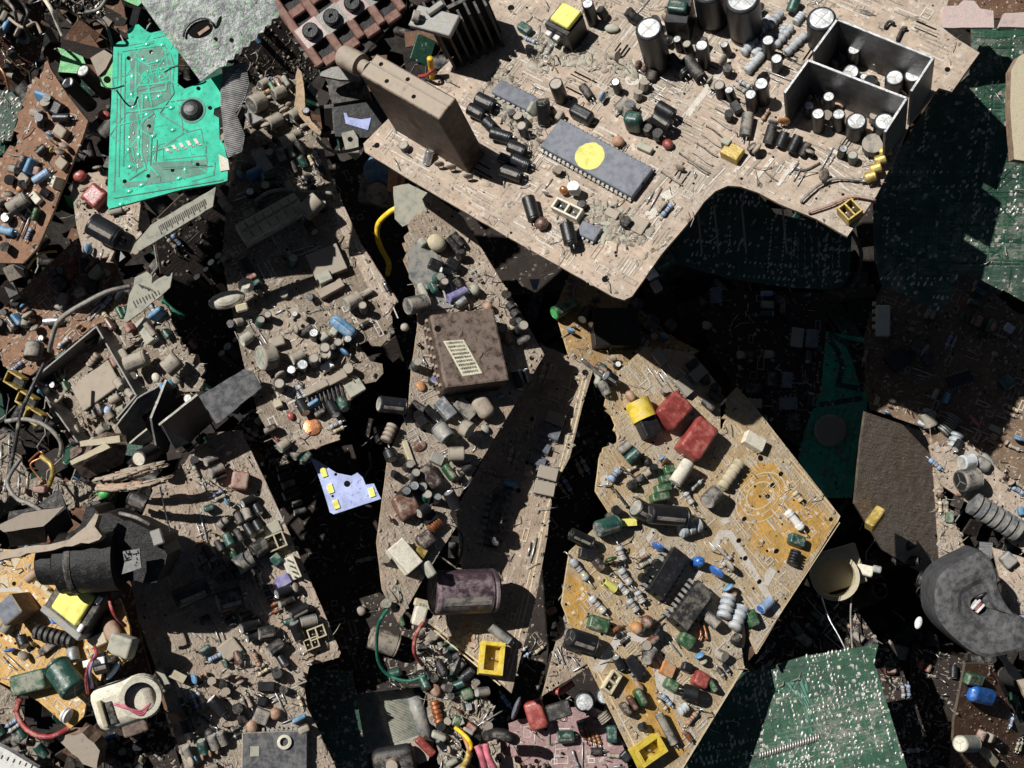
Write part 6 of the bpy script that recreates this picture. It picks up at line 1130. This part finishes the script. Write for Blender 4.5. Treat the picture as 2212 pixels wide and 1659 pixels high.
# dusty board edge between the two, with the lighter rim
b = Board('circuit_board', 'tan board with a pale printed rim under the big purple-brown can, bottom centre', 'circuit board', [(930, 870), (1000, 830), (1130, 850), (1200, 1000), (1215, 1160), (1195, 1150), (1080, 1030)], (1080, 950), -.062, (.1, .25, .96), (930, 870, 1195, 1150), 'b_tan', 'edgegold'); b.line([(945, 880), (1190, 1135)], 8, 'silkgold'); b.line([(960, 875), (1195, 1120)], 6, 'silkgold'); scatter(b, 6, 'rds', 102); b.crumbs(120, 33); b.finish()
wire('wire', 'pink red wire arching beside the big purple-brown can', [(905, 880, -.02), (865, 950, -.018), (855, 1040, -.02), (900, 1110, -.03)], .0012, 'wirered'); wire('wire', 'long green wire looped in the dark gap below the tan board tip', [(715, 810, -.01), (670, 880, -.015), (655, 980, -.03), (665, 1090, -.04), (720, 1165, -.045), (820, 1195, -.045), (915, 1165, -.045)], .0011, 'wiregreen'); wire('wire', 'thin black wire arching over the board right of the cement resistor', [(1075, 375, -.02), (1110, 420, -.018), (1110, 500, -.02), (1080, 590, -.025)], .0006, 'wireblack')
F2 = frame(at(880, 830, -.03), Vector((.3, 1, 0)), Vector((.2, .1, 1))); mb = MB(); mb.rbox(.012, .006, .008, .001, 'creamlt', None, 2, F2); mb.rbox(.004, .009, .004, .0006, 'cream', None, 1, F2 @ Matrix.Translation((.005, 0, .004))); loose(mb, 'connector', 'small dusty cream plug at the left end of the big purple-brown can', 'connector')
wire('wire', 'yellow wire rising at the bottom edge beside the crowded narrow board', [(1075, 1445, -.04), (1130, 1490, -.034), (1160, 1540, -.034), (1140, 1580, -.036)], .0013, 'wireyellow'); wire('wire', 'orange red wire beside the yellow one at the bottom edge', [(1100, 1450, -.042), (1140, 1540, -.035), (1150, 1600, -.036), (1120, 1680, -.04)], .0013, 'orange'); wire('wire', 'olive wire curving out at the bottom edge, beside the orange red one', [(1150, 1570, -.036), (1130, 1630, -.036), (1090, 1680, -.04)], .002, 'gold'); wire('wire', 'left one of two pink wires over the tan corner with a hole, bottom edge', [(1190, 1540, -.03), (1215, 1600, -.03), (1240, 1690, -.034)], .0021, 'wirepink'); wire('wire', 'right one of two pink wires over the tan corner with a hole, bottom edge', [(1235, 1530, -.03), (1250, 1600, -.03), (1300, 1690, -.034)], .0021, 'wirepink'); wire('cable', 'thick dark grey cable end above the tan corner with a hole, bottom edge', [(1240, 1490, -.03), (1300, 1475, -.024), (1360, 1495, -.024), (1395, 1510, -.03)], .0034, 'blkdust', 'cable')
b = Board('board_scrap', 'tan corner of board with a hole, under two pink wires at the bottom edge', 'circuit board', [(1200, 1510), (1290, 1500), (1330, 1590), (1420, 1640), (1430, 1710), (1200, 1710)], (1310, 1620), -.045, (0, .1, .99), (1200, 1510, 1200, 1710), 'b_tan', ragged=(1, 2)); b.hole(1303, 1612, 18); b.crumbs(60, 34); b.finish()
F2 = frame(at(760, 1610, -.05), Vector((1, .2, 0)), Vector((-.1, 0, 1))); mb = MB(); mb.rbox(.022, .016, .010, .004, 'blkdust', None, 4, F2); mb.lathe([(.0035, .0098), (.003, .0125), (0, .013)], 'rustlight', 14, F2); loose(mb, 'switch', 'rounded dusty black switch at the bottom edge below the ribbed panel', 'switch')
P_ = [(840, 1520, -.052), (900, 1500, -.05), (950, 1540, -.05), (930, 1620, -.05), (880, 1640, -.052), (840, 1580, -.052)]; F2 = pframe(P_); mb = MB(); plate(P_, .005, 'rustlight', F2, mb); loose(mb, 'plastic_scrap', 'dusty tan cap with a seam beside the rounded black switch, bottom edge', 'scrap', F2)
mb = MB(); F2 = frame(at(910, 1545, -.046), Vector((1, -1, 0)), Vector((.3, .3, 1))); mb.rbox(.012, .004, .004, .001, 'red', None, 2, F2); loose(mb, 'plastic_scrap', 'small bright red plastic piece under the ribbed panel corner', 'scrap')
# ================================================================ pink board, bottom, with cans
R('K')
b = Board('circuit_board', 'mauve pink circuit board at the bottom edge with silver topped cans', 'circuit board', [(-60, 1480), (60, 1400), (160, 1380), (270, 1340), (440, 1330), (560, 1380), (620, 1560), (660, 1740), (-60, 1740)], (250, 1500), -.052, (-.08, .14, .98), (-60, 1740, 660, 1740), 'b_pink', 'edge', ragged=(0, 1))
film(b, 100, 1395, 195, 1365, 150, 110, 'red', 'film_capacitor', 20); ecap(b, 408, 1308, 54, 90, 'sleeve', 'alu'); ecap(b, 515, 1275, 46, 90, 'sleeve', 'alu'); disc(b, 45, 1340, 64, 1.2, 'chipgrey', th=.25, lift=0)
lcap(b, 265, 1495, 350, 1490, 34, 'sleevegreen', 'tin'); beads(b, 500, 1370, 530, 1410, 36, 'sleevebeige', 4, 'coil'); film(b, 525, 1480, 585, 1480, 90, 60, 'sleevegreen'); wirej(b, [(345, 1570), (360, 1620), (375, 1650)], 7, 'tin', 20)
for i in range(4): res(b, 395+26*i, 1450+10*i, 415+26*i, 1510+8*i, 11, 'copper')
film(b, 370, 1430, 410, 1420, 26, 40, 'sleevegreen'); lcap(b, 440, 1570, 500, 1570, 20, 'blkdust'); film(b, 610, 1620, 650, 1580, 60, 50, 'blk'); b.hole(290, 1590, 16); b.hole(152, 1622, 12); b.hole(20, 1520, 8)
scatter(b, 14, 'rjds', 111); b.marks(24, 35); b.crumbs(160, 36); b.finish()
F2 = frame(at(270, 1350, -.03), Vector((1, .3, 0)), Vector((0, .2, 1))); mb = MB(); mb.rbox(.012, .008, .006, .0006, 'blkdust', None, 1, F2); loose(mb, 'relay', 'small grey black block between the red film capacitor and two silver cans, bottom', 'relay')
wire('wire', 'pair of pink red wires under the dusty triangle of board', [(225, 1250, -.052), (280, 1250, -.05), (350, 1205, -.05)], .0022, 'wirered')
# ================================================================ green boards, right and lower right
R('L')
b = Board('circuit_board', 'green circuit board at the bottom right, copper side up, with rows of tinned joints', 'circuit board', [(-330, 1700), (-250, 1500), (-40, 1200), (10, 1150), (330, 1060), (715, 998), (690, 1100), (705, 1140), (780, 1380), (880, 1700)], (350, 1300), -.045, (-.05, .12, .99), (10, 1150, 715, 998), 'b_green', 'edgedk')
b.patch([(215, 1205), (330, 1185), (345, 1320), (360, 1480), (330, 1400), (290, 1290)], 'b_mintlight')
for i in range(6): b.line([(220+22*i, 1210-4*i), (310+12*i, 1330), (320+14*i, 1420)], 5, 'b_greendk')
b.solder(70, 41, 38, None, .0007); b.tracks(90, 42, 'b_greenold', .0009)
for i in range(24): z = b.Fi @ b.P(80+13.5*i, 1612-4.2*i); b.mb.tube([(z.x, z.y, 0), (z.x+.0006, z.y+.0016, .0012), (z.x+.001, z.y+.0035, .0006)], .0005, 'solder', 5)
b.crumbs(120, 37, ('dirt', 'plategrey'), .7); b.finish()
R('D')
b = Board('circuit_board', 'large dark green board along the right edge, copper side up, partly in shade', 'circuit board', [(1480, 185), (2000, 175), (2000, 1300), (1840, 1980), (1700, 1900), (1660, 1890), (1420, 1760), (1340, 1960), (1300, 2040), (900, 1870), (850, 1700), (840, 1300), (980, 1040), (1270, 575), (1350, 600), (1480, 480)], (1650, 900), -.004, (-.10, -.32, .94), (1480, 185, 1820, 180), 'b_greenold', 'edgedk')
b.solder(50, 43, 16, None, .0007); b.tracks(120, 44, 'b_green', .0009); b.tracks(80, 45, 'b_greendk', .0008)
b.patch([(1490, 190), (1820, 180), (1820, 230), (1640, 250), (1490, 240)], 'b_green'); b.crumbs(260, 38, ('dirt', 'plategrey', 'dirtdk'), .7); b.finish()
R('H')
b = Board('circuit_board', 'dark green board with pale lines seen through the notch of the large tan board', 'circuit board', [(-560, -300), (0, -330), (200, -100), (700, 20), (690, 300), (640, 380), (560, 400), (250, 380), (-120, 320), (-560, 200)], (300, 150), -.05, (.05, -.05, .99), (0, 0, 690, 60), 'b_greendk', 'edgedk')
for u in (-20, 245, -200, -310): b.line([(u, -150), (u+30, 160)], 14, 'plategrey')
for i in range(40): b.line([(300+(i % 8)*45, 60+(i//8)*55), (300+(i % 8)*45+6, 90+(i//8)*55)], 7, 'plategrey')
b.solder(40, 46, 16, None, .0006); b.crumbs(60, 39); b.finish()
P_ = [(700, 20, -.05), (760, 150, -.05), (740, 300, -.052), (660, 420, -.056), (560, 410, -.056)]; wire('cable', 'thin dark cable curved round the shaded corner below the notch', P_, .0013, 'blkdust', 'cable')
# tan plate, pink plates at the right edge
R('D')
P_ = [(1740, 460, .038), (1790, 370, .038), (1860, 330, .038), (1860, 1055, .038), (1760, 1040, .038), (1735, 700, .038)]; F2 = pframe(P_); mb = MB(); plate(P_, .006, 'cream', F2, mb, 'rustlight'); loose(mb, 'plastic_plate', 'dusty cream plate with a rounded end at the right edge, over the dark green board', 'plate', F2)
for pts, lab in (([(1290, 180, .034), (1305, 40, .034), (1400, 35, .034), (1430, 0, .034), (1500, 5, .034), (1540, 55, .034), (1625, 70, .034), (1630, 180, .034)], 'pale pink metal lug with rounded shoulders at the top edge, right'), ([(1665, 175, .034), (1700, 85, .034), (1880, 78, .034), (1880, 180, .034)], 'pale pink metal lug cut by the right edge, near the top')):
    F2 = pframe(pts); mb = MB(); plate(pts, .003, 'pinkplate', F2, mb); loose(mb, 'metal_lug', lab, 'metal lug', F2)
b = Board('circuit_board', 'very dark red board behind the pale pink lugs, top right corner', 'circuit board', [(1300, -80), (1900, -80), (1900, 120), (1320, 120)], (1600, 20), -.035, (0, .1, .99), (1300, 0, 1900, 0), 'b_brown', 'edgedk'); b.crumbs(40, 40); b.finish()
# brown boards on the right
R('H')
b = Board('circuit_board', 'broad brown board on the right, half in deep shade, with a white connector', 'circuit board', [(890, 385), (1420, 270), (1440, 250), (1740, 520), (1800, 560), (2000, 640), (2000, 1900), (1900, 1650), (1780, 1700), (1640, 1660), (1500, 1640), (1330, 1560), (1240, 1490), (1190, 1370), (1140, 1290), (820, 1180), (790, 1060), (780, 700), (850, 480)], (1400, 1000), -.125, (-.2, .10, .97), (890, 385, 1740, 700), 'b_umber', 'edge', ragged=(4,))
bx(b, 905, 500, 905, 700, 90, 60, 'creamlt', 'connector', None, .0006, 1)
for i in range(4): bx(b, 835, 490+50*i, 860, 490+50*i, 26, 40, 'creamlt', 'terminal')
lcap(b, 1180, 1200, 1215, 1290, 50, 'sleevebeige', 'sleevegrey', 0); beads(b, 1215, 1185, 1165, 1300, 46, 'silverres', 3); beads(b, 1380, 1230, 1290, 1330, 46, 'zinc', 8, 'coil'); beads(b, 1395, 1330, 1350, 1470, 44, 'silverres', 4); lcap(b, 1440, 1460, 1430, 1560, 34, 'sleevegrey', 'aludust'); film(b, 1540, 1475, 1640, 1600, 90, 60, 'zinc', 'film_capacitor', 40); film(b, 1610, 1350, 1650, 1370, 40, 30, 'tanblob'); blob(b, 1500, 1255, 50, 14, 14, 'wirepink', -.5); bx(b, 1590, 1380, 1680, 1420, 22, 16, 'tanblob', 'resistor_pack'); bx(b, 1600, 1290, 1680, 1330, 40, 20, 'plategrey', 'connector')
film(b, 1700, 630, 1760, 670, 60, 50, 'tin', 'crystal'); film(b, 1690, 960, 1750, 1040, 90, 70, 'sleevegreen'); blob(b, 1635, 820, 24, 20, 16, 'tanblob'); lcap(b, 1180, 800, 1100, 760, 60, 'blkdust'); chip(b, 1330, 1010, 1480, 960, 80, 40, 'blk', None, 7); film(b, 850, 1120, 880, 1130, 60, 30, 'cream'); film(b, 960, 800, 1040, 900, 130, 80, 'blk', 'transformer', 12); trans(b, 1200, 850, 40, 90, 1, 'blkdust')
lcap(b, 1420, 1640, 1540, 1600, 56, 'sleevegrey', 'sleevegrey', 10); scatter(b, 40, 'rlfjdstc', 121); scatter(b, 14, 'rlds', 122, b.area([(1250, 1300), (1800, 1350), (1800, 1640), (1500, 1600)])); b.marks(50, 48, 'silkwhite', 50); b.crumbs(600, 41); b.finish()
R('L')
b = Board('circuit_board', 'dusty board edge with dark ribbed coils, above the dark rubber disc', 'circuit board', [(985, -60), (1010, 40), (1050, 150), (1200, 250), (1290, 330), (1430, 460), (1560, 540), (1560, 200), (1400, 100), (1200, -60)], (1250, 150), -.06, (.05, .12, .99), (1050, 150, 1430, 460), 'b_tan', 'edge', ragged=(9,))
lcap(b, 1150, 130, 1240, 110, 60, 'sleevegrey', 'blkdust', 20); beads(b, 1210, 240, 1470, 400, 62, 'zinc', 7, 'coil'); lcap(b, 1160, 30, 1220, 20, 40, 'silverres'); film(b, 1240, 10, 1320, 60, 70, 50, 'zinc', 'film_capacitor', 40); film(b, 1475, 265, 1485, 310, 30, 30, 'bluelt'); b.hole(1400, 85, 10); b.hole(1410, 175, 9); scatter(b, 12, 'rlds', 123); b.marks(16, 49); b.crumbs(200, 42); b.finish()
b = Board('board_fragment', 'upright dusty tan strip of board left of the dark rubber disc', 'circuit board', [(985, -200), (1005, 60), (1040, 590), (1050, 600), (1150, 550), (1170, 420), (1130, 370), (1090, 280), (1070, 200), (1010, 40)], (1080, 420), -.066, (-.2, .05, .97), (1040, 590, 1010, 40), 'b_dust', 'edge', ragged=(4, 5, 6)); film(b, 1095, 290, 1095, 350, 44, 20, 'greenbox'); scatter(b, 4, 'rsd', 124); b.crumbs(200, 43); b.finish()
b = Board('board_fragment', 'orange tan board piece with a dark part beside the rubber disc, right edge', 'circuit board', [(1320, 480), (1560, 560), (1560, 850), (1430, 830), (1380, 760), (1360, 640)], (1420, 700), -.055, (-.1, .1, .98), (1320, 480, 1560, 560), 'b_tan', 'edge', ragged=(3, 4)); film(b, 1385, 520, 1440, 580, 70, 50, 'zinc'); scatter(b, 3, 'rsj', 125); b.crumbs(100, 44); b.finish()
# dark rubber disc
pts = [(1010, 720), (1030, 640), (1100, 575), (1200, 525), (1260, 498), (1310, 530), (1345, 600), (1360, 690), (1400, 780), (1450, 840), (1520, 880), (1520, 1020), (1460, 1050), (1390, 1065), (1300, 1078), (1220, 1050), (1130, 980), (1060, 910), (1015, 830)]
F2 = pframe([(u, v, -.018) for u, v in pts]); rt = empty('rubber_disc', 'dark grey rubber disc with a dished centre and a torn side, at the right edge', 'disc', F2); q = MB(); Q = [F2.inverted() @ at(u, v, -.018) for u, v in pts]; c0 = F2.inverted() @ at(1270, 800, -.018)
SP = spline(Q+[Q[0]], 4)[:-1]; n = len(SP); prof = [(1.0, -.02), (1.0, -.006), (.97, -.001), (.9, 0), (.66, .0006), (.5, -.0004), (.40, -.0022), (.3, -.0026), (.2, -.0034), (.13, -.0075), (.12, -.0085)]
for i in range(len(prof)-1):
    A = [c0+(z-c0)*prof[i][0] for z in SP]; B_ = [c0+(z-c0)*prof[i+1][0] for z in SP]; q.add([(z.x, z.y, prof[i][1]) for z in A]+[(z.x, z.y, prof[i+1][1]) for z in B_], [(j, (j+1) % n, n+(j+1) % n, n+j) for j in range(n)], 'rubber', True)
A = [c0+(z-c0)*.12 for z in SP]; q.add([(z.x, z.y, -.0085) for z in A], [tuple(range(n))], 'hole'); q.build('rim', rt)
q = MB(); A = Matrix.Translation(c0+Vector((-.0005, .0008, -.0062))) @ Matrix.Rotation(-.5, 4, 'Z'); q.rbox(.0062, .0014, .004, .0003, 'white', None, 1, A @ Matrix.Translation((0, .0016, 0))); q.rbox(.0055, .0012, .004, .0003, 'white', None, 1, A @ Matrix.Translation((0, -.0014, 0))); q.rbox(.005, .0016, .0036, .0003, 'wirered', None, 1, A); q.build('centre_insert', rt); q = MB(); q.tube([c0+Vector((.003, .003, -.003)), c0+Vector((.007, -.001, -.003)), c0+Vector((.004, -.006, -.005))], .0011, 'blk', 8); q.build('torn_lip', rt)
P_ = [(1455, 850, -.03), (1560, 850, -.03), (1560, 880, -.03), (1470, 870, -.03)]; mb = MB(); F2 = pframe(P_); plate(P_, .003, 'b_led', F2, mb); loose(mb, 'plastic_scrap', 'bright bluish white sliver at the right edge beside the rubber disc', 'scrap', F2)
# yellowed bobbin
T = at(485, 640, -.078); M = frame(T, Vector((1, .3, 0)), Vector((-.12, .08, 1))); rt = empty('bobbin', 'yellowed plastic bobbin with an open end, right of the golden board', 'bobbin', M); q = MB(); q.lathe([(.0085, -.03), (.0105, -.03), (.0112, -.004), (.0128, -.002), (.0128, 0), (.0106, 0), (.0098, -.02), (.004, -.0202, 'dirtdk'), (0, -.0202, 'dirtdk')], 'cream', 30, None, smooth=False); q.build('tube', rt)
q = MB(); q.rbox(.027, .022, .004, .0006, 'cream', None, 1, Matrix.Translation((.003, .003, -.012))); q.build('flange', rt); q = MB(); rq = random.Random(3)
for i in range(12): a = rq.uniform(0, 6.3); q.tube([(math.cos(a)*.006, math.sin(a)*.006, -.018), (math.cos(a+1)*.004, math.sin(a+1)*.004, rq.uniform(-.014, -.01)), (math.cos(a+2)*.007, math.sin(a+2)*.007, -.016)], .0004, 'dirt', 5)
q.build('wire_scraps', rt)
wire('wire', 'thin steel wire falling from the yellowed bobbin to the green board', [(410, 745, -.075), (450, 860, -.07), (500, 950, -.066), (540, 1030, -.064)], .0005, 'tin'); wire('wire', 'thin grey wire hanging at the right of the yellowed bobbin', [(575, 690, -.085), (565, 850, -.08), (575, 1030, -.072)], .0006, 'wiregrey'); wire('wire', 'thin dark wire leaning from under the golden board toward the green one', [(330, 750, -.085), (400, 830, -.08), (470, 890, -.078)], .0004, 'wiregrey'); wire('cable', 'short black cable end in the slit of the golden board', [(10, 880, -.04), (20, 960, -.045), (5, 1080, -.05), (40, 1140, -.06)], .0018, 'wireblack', 'cable')
mb = MB(); F2 = frame(at(928, 884, -.10), Vector((.3, 1, 0)), Vector((-.3, .3, 1))); mb.ell(.0036, .002, .0016, 'white', F2); loose(mb, 'bead', 'single white glinting bead in the dark gap left of the rubber disc', 'bead')
mb = MB(); F2 = frame(at(640, 610, -.085), Vector((1, -.3, 0)), Vector((-.2, .4, 1))); mb.rbox(.009, .006, .004, .001, 'creamlt', None, 2, F2); mb.rbox(.005, .004, .004, .001, 'zinc', None, 2, F2 @ Matrix.Translation((.006, .002, 0))); loose(mb, 'plug', 'tiny cream plug in the dark beside the yellowed bobbin', 'plug')
# deep, dim boards seen in the gaps
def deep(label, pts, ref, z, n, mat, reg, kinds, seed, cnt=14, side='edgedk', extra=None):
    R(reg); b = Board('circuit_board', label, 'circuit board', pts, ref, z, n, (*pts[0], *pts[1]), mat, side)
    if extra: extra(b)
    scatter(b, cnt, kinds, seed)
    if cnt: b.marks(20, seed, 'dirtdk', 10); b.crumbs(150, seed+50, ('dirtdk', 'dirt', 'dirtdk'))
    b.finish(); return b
def ex1(b):
    b.patch([(640, 720), (830, 760), (800, 900), (900, 1000), (760, 1050), (700, 850)], 'b_dark')
    for p_ in ([(540, 720), (600, 780), (640, 900), (610, 1020), (770, 1050)], [(500, 1150), (760, 1110)], [(560, 690), (680, 760)]): b.line(p_, 34, 'b_greendk')
    q = MB(); k = b.w(560, 1320); q.lathe([(0, .0), (106*k, .0), (106*k, .0015), (90*k, .003), (0, .0035)], 'chipdust', 28); b.put(q, 'resin_dome', b.F @ Matrix.Translation(b.Fi @ b.P(560, 1320)))
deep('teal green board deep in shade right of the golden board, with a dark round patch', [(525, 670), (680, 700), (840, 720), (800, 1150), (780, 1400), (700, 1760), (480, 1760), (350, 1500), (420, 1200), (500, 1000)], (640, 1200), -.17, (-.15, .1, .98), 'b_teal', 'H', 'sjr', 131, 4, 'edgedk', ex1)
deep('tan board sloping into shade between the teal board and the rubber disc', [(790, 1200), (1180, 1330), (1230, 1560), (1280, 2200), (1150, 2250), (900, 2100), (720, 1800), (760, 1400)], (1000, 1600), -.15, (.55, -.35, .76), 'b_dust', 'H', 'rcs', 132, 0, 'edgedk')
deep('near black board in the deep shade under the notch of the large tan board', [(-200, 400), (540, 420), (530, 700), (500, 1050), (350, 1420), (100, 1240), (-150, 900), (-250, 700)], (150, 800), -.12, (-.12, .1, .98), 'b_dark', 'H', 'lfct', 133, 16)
R('G')
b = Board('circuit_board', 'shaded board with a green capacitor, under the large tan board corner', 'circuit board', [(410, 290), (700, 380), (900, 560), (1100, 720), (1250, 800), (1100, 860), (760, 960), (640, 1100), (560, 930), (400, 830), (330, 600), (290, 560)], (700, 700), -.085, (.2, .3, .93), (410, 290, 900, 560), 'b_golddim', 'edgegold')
lcap(b, 300, 555, 440, 480, 44, 'green', 'greenlt'); bx(b, 560, 640, 860, 640, 260, 90, 'blk', 'transformer'); bx(b, 700, 590, 780, 700, 30, 95, 'blk', 'slot'); film(b, 900, 590, 980, 640, 110, 80, 'blkdust'); film(b, 1040, 600, 1100, 650, 80, 70, 'blkdust'); film(b, 820, 460, 870, 520, 80, 70, 'blkdust'); ecap(b, 720, 885, 22, 50, 'blk', 'white'); chip(b, 830, 935, 900, 935, 50, 30, 'blk', None, 4); scatter(b, 26, 'lfrtds', 134); b.marks(30, 51, 'silkgold', 20); b.crumbs(300, 45); b.finish()
F2 = frame(at(985, 250, -.05), Vector((.6, -1, 0)), Vector((-.3, .2, 1))); rt = empty('trimmer', 'green and white trimmer in shade under the bottom corner of the large tan board', 'trimmer', F2); q = MB(); q.rbox(.014, .010, .008, .0008, 'sleevegreen', None, 1, Matrix.Translation((-.003, .004, 0))); q.build('body', rt); q = MB(); q.rbox(.008, .006, .006, .001, 'white', None, 2, Matrix.Translation((.001, -.005, .001))); q.build('cap', rt); q = MB(); q.rbox(.006, .005, .004, .0008, 'plategrey', None, 1, Matrix.Translation((.009, -.006, .0))); q.build('base', rt)
mb = MB(); P_ = [(140, 330, -.11), (210, 330, -.11), (190, 400, -.11), (165, 400, -.11)]; F2 = pframe(P_); plate(P_, .001, 'bluelt', F2, mb); loose(mb, 'plastic_scrap', 'small pale teal wedge in the dark gap left of the green capacitor', 'scrap', F2)
wire('wire', 'bright steel lead standing in the dark gap beside the yellow and black coil', [(480, 850, -.045), (560, 920, -.05), (640, 980, -.055), (700, 1000, -.06)], .0014, 'tin')
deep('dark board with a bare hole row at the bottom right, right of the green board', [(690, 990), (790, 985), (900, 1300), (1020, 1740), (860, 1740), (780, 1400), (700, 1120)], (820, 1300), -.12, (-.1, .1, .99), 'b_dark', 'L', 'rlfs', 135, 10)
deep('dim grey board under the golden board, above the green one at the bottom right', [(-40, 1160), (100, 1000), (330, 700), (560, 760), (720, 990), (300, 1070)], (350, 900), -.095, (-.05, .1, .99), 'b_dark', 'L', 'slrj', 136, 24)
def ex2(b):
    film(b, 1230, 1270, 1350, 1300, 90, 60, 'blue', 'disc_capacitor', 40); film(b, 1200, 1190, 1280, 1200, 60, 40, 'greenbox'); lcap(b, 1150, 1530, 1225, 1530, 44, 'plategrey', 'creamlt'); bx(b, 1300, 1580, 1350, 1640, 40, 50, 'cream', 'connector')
deep('golden brown board at the lower right corner with a blue disc capacitor', [(1180, 1100), (1330, 1110), (1400, 1300), (1560, 1740), (1100, 1740), (1120, 1400)], (1280, 1350), -.15, (.55, -.25, .8), 'b_brown', 'L', 'rlfs', 137, 12, 'edgedk', ex2)  # darker brown and dark edge stand in for shade on golden-brown laminate
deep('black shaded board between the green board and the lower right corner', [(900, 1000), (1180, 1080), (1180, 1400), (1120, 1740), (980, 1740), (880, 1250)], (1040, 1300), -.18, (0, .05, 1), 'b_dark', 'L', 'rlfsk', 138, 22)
P_ = [(1360, 1065, -.05), (1390, 1050, -.05), (1560, 1280, -.05), (1560, 1400, -.05), (1480, 1240, -.05), (1400, 1120, -.05)]; R('L'); mb = MB(); F2 = pframe(P_); plate(P_, .003, 'stick', F2, mb, rough=.0008); loose(mb, 'board_strip', 'pale weathered strip slanting down below the rubber disc, lower right', 'board strip', F2)
R('V')
mb = MB(); F2 = frame(at(1880, 1115, -.14), Vector((1, .3, 0)), Vector((.9, -.5, .6))); mb.rbox(.014, .008, .006, .0008, 'gold', None, 1, F2); loose(mb, 'connector', 'dull yellow block in the shade right of the golden board corner', 'connector')
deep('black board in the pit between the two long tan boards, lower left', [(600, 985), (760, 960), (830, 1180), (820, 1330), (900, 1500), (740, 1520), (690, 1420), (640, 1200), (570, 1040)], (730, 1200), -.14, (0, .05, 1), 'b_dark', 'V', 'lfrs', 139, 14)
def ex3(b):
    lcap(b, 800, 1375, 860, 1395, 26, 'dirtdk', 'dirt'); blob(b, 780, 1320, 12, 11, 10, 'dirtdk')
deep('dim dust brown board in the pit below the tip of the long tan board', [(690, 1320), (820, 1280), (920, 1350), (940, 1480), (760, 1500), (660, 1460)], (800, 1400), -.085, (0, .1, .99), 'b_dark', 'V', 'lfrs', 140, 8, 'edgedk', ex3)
deep('black board deep in the gap under the left corner of the large tan board', [(640, 380), (800, 330), (1000, 250), (1420, 300), (1440, 600), (1080, 640), (920, 700), (880, 800), (800, 560), (720, 420)], (800, 480), -.13, (.1, .1, .99), 'b_dark', 'V', 'lfrs', 141, 12)  # outline carried on unseen beneath the tan board to block stray sun
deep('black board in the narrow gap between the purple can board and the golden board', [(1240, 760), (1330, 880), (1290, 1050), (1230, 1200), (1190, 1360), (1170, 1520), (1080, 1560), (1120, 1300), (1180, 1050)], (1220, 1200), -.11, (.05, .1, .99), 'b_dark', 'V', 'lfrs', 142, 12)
deep('black board in the shaded gap below the long ticked strip, left', [(330, 480), (520, 300), (560, 480), (540, 700), (560, 850), (440, 820), (360, 680)], (430, 600), -.12, (.45, -.25, .85), 'b_dark', 'V', 'lfrs', 146, 16)  # added black board, tilted from the sun, standing in for the gap's shade
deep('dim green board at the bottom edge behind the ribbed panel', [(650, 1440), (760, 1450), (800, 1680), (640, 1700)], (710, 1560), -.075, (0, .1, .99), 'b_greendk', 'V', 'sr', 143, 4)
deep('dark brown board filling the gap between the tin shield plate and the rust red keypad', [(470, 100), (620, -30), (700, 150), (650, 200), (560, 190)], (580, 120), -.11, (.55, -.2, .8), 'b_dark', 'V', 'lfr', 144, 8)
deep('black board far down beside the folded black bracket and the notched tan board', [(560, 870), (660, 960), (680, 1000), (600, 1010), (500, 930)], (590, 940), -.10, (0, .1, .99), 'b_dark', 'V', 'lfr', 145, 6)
for o in bpy.data.objects:
    if 'dims' in o: del o['dims']
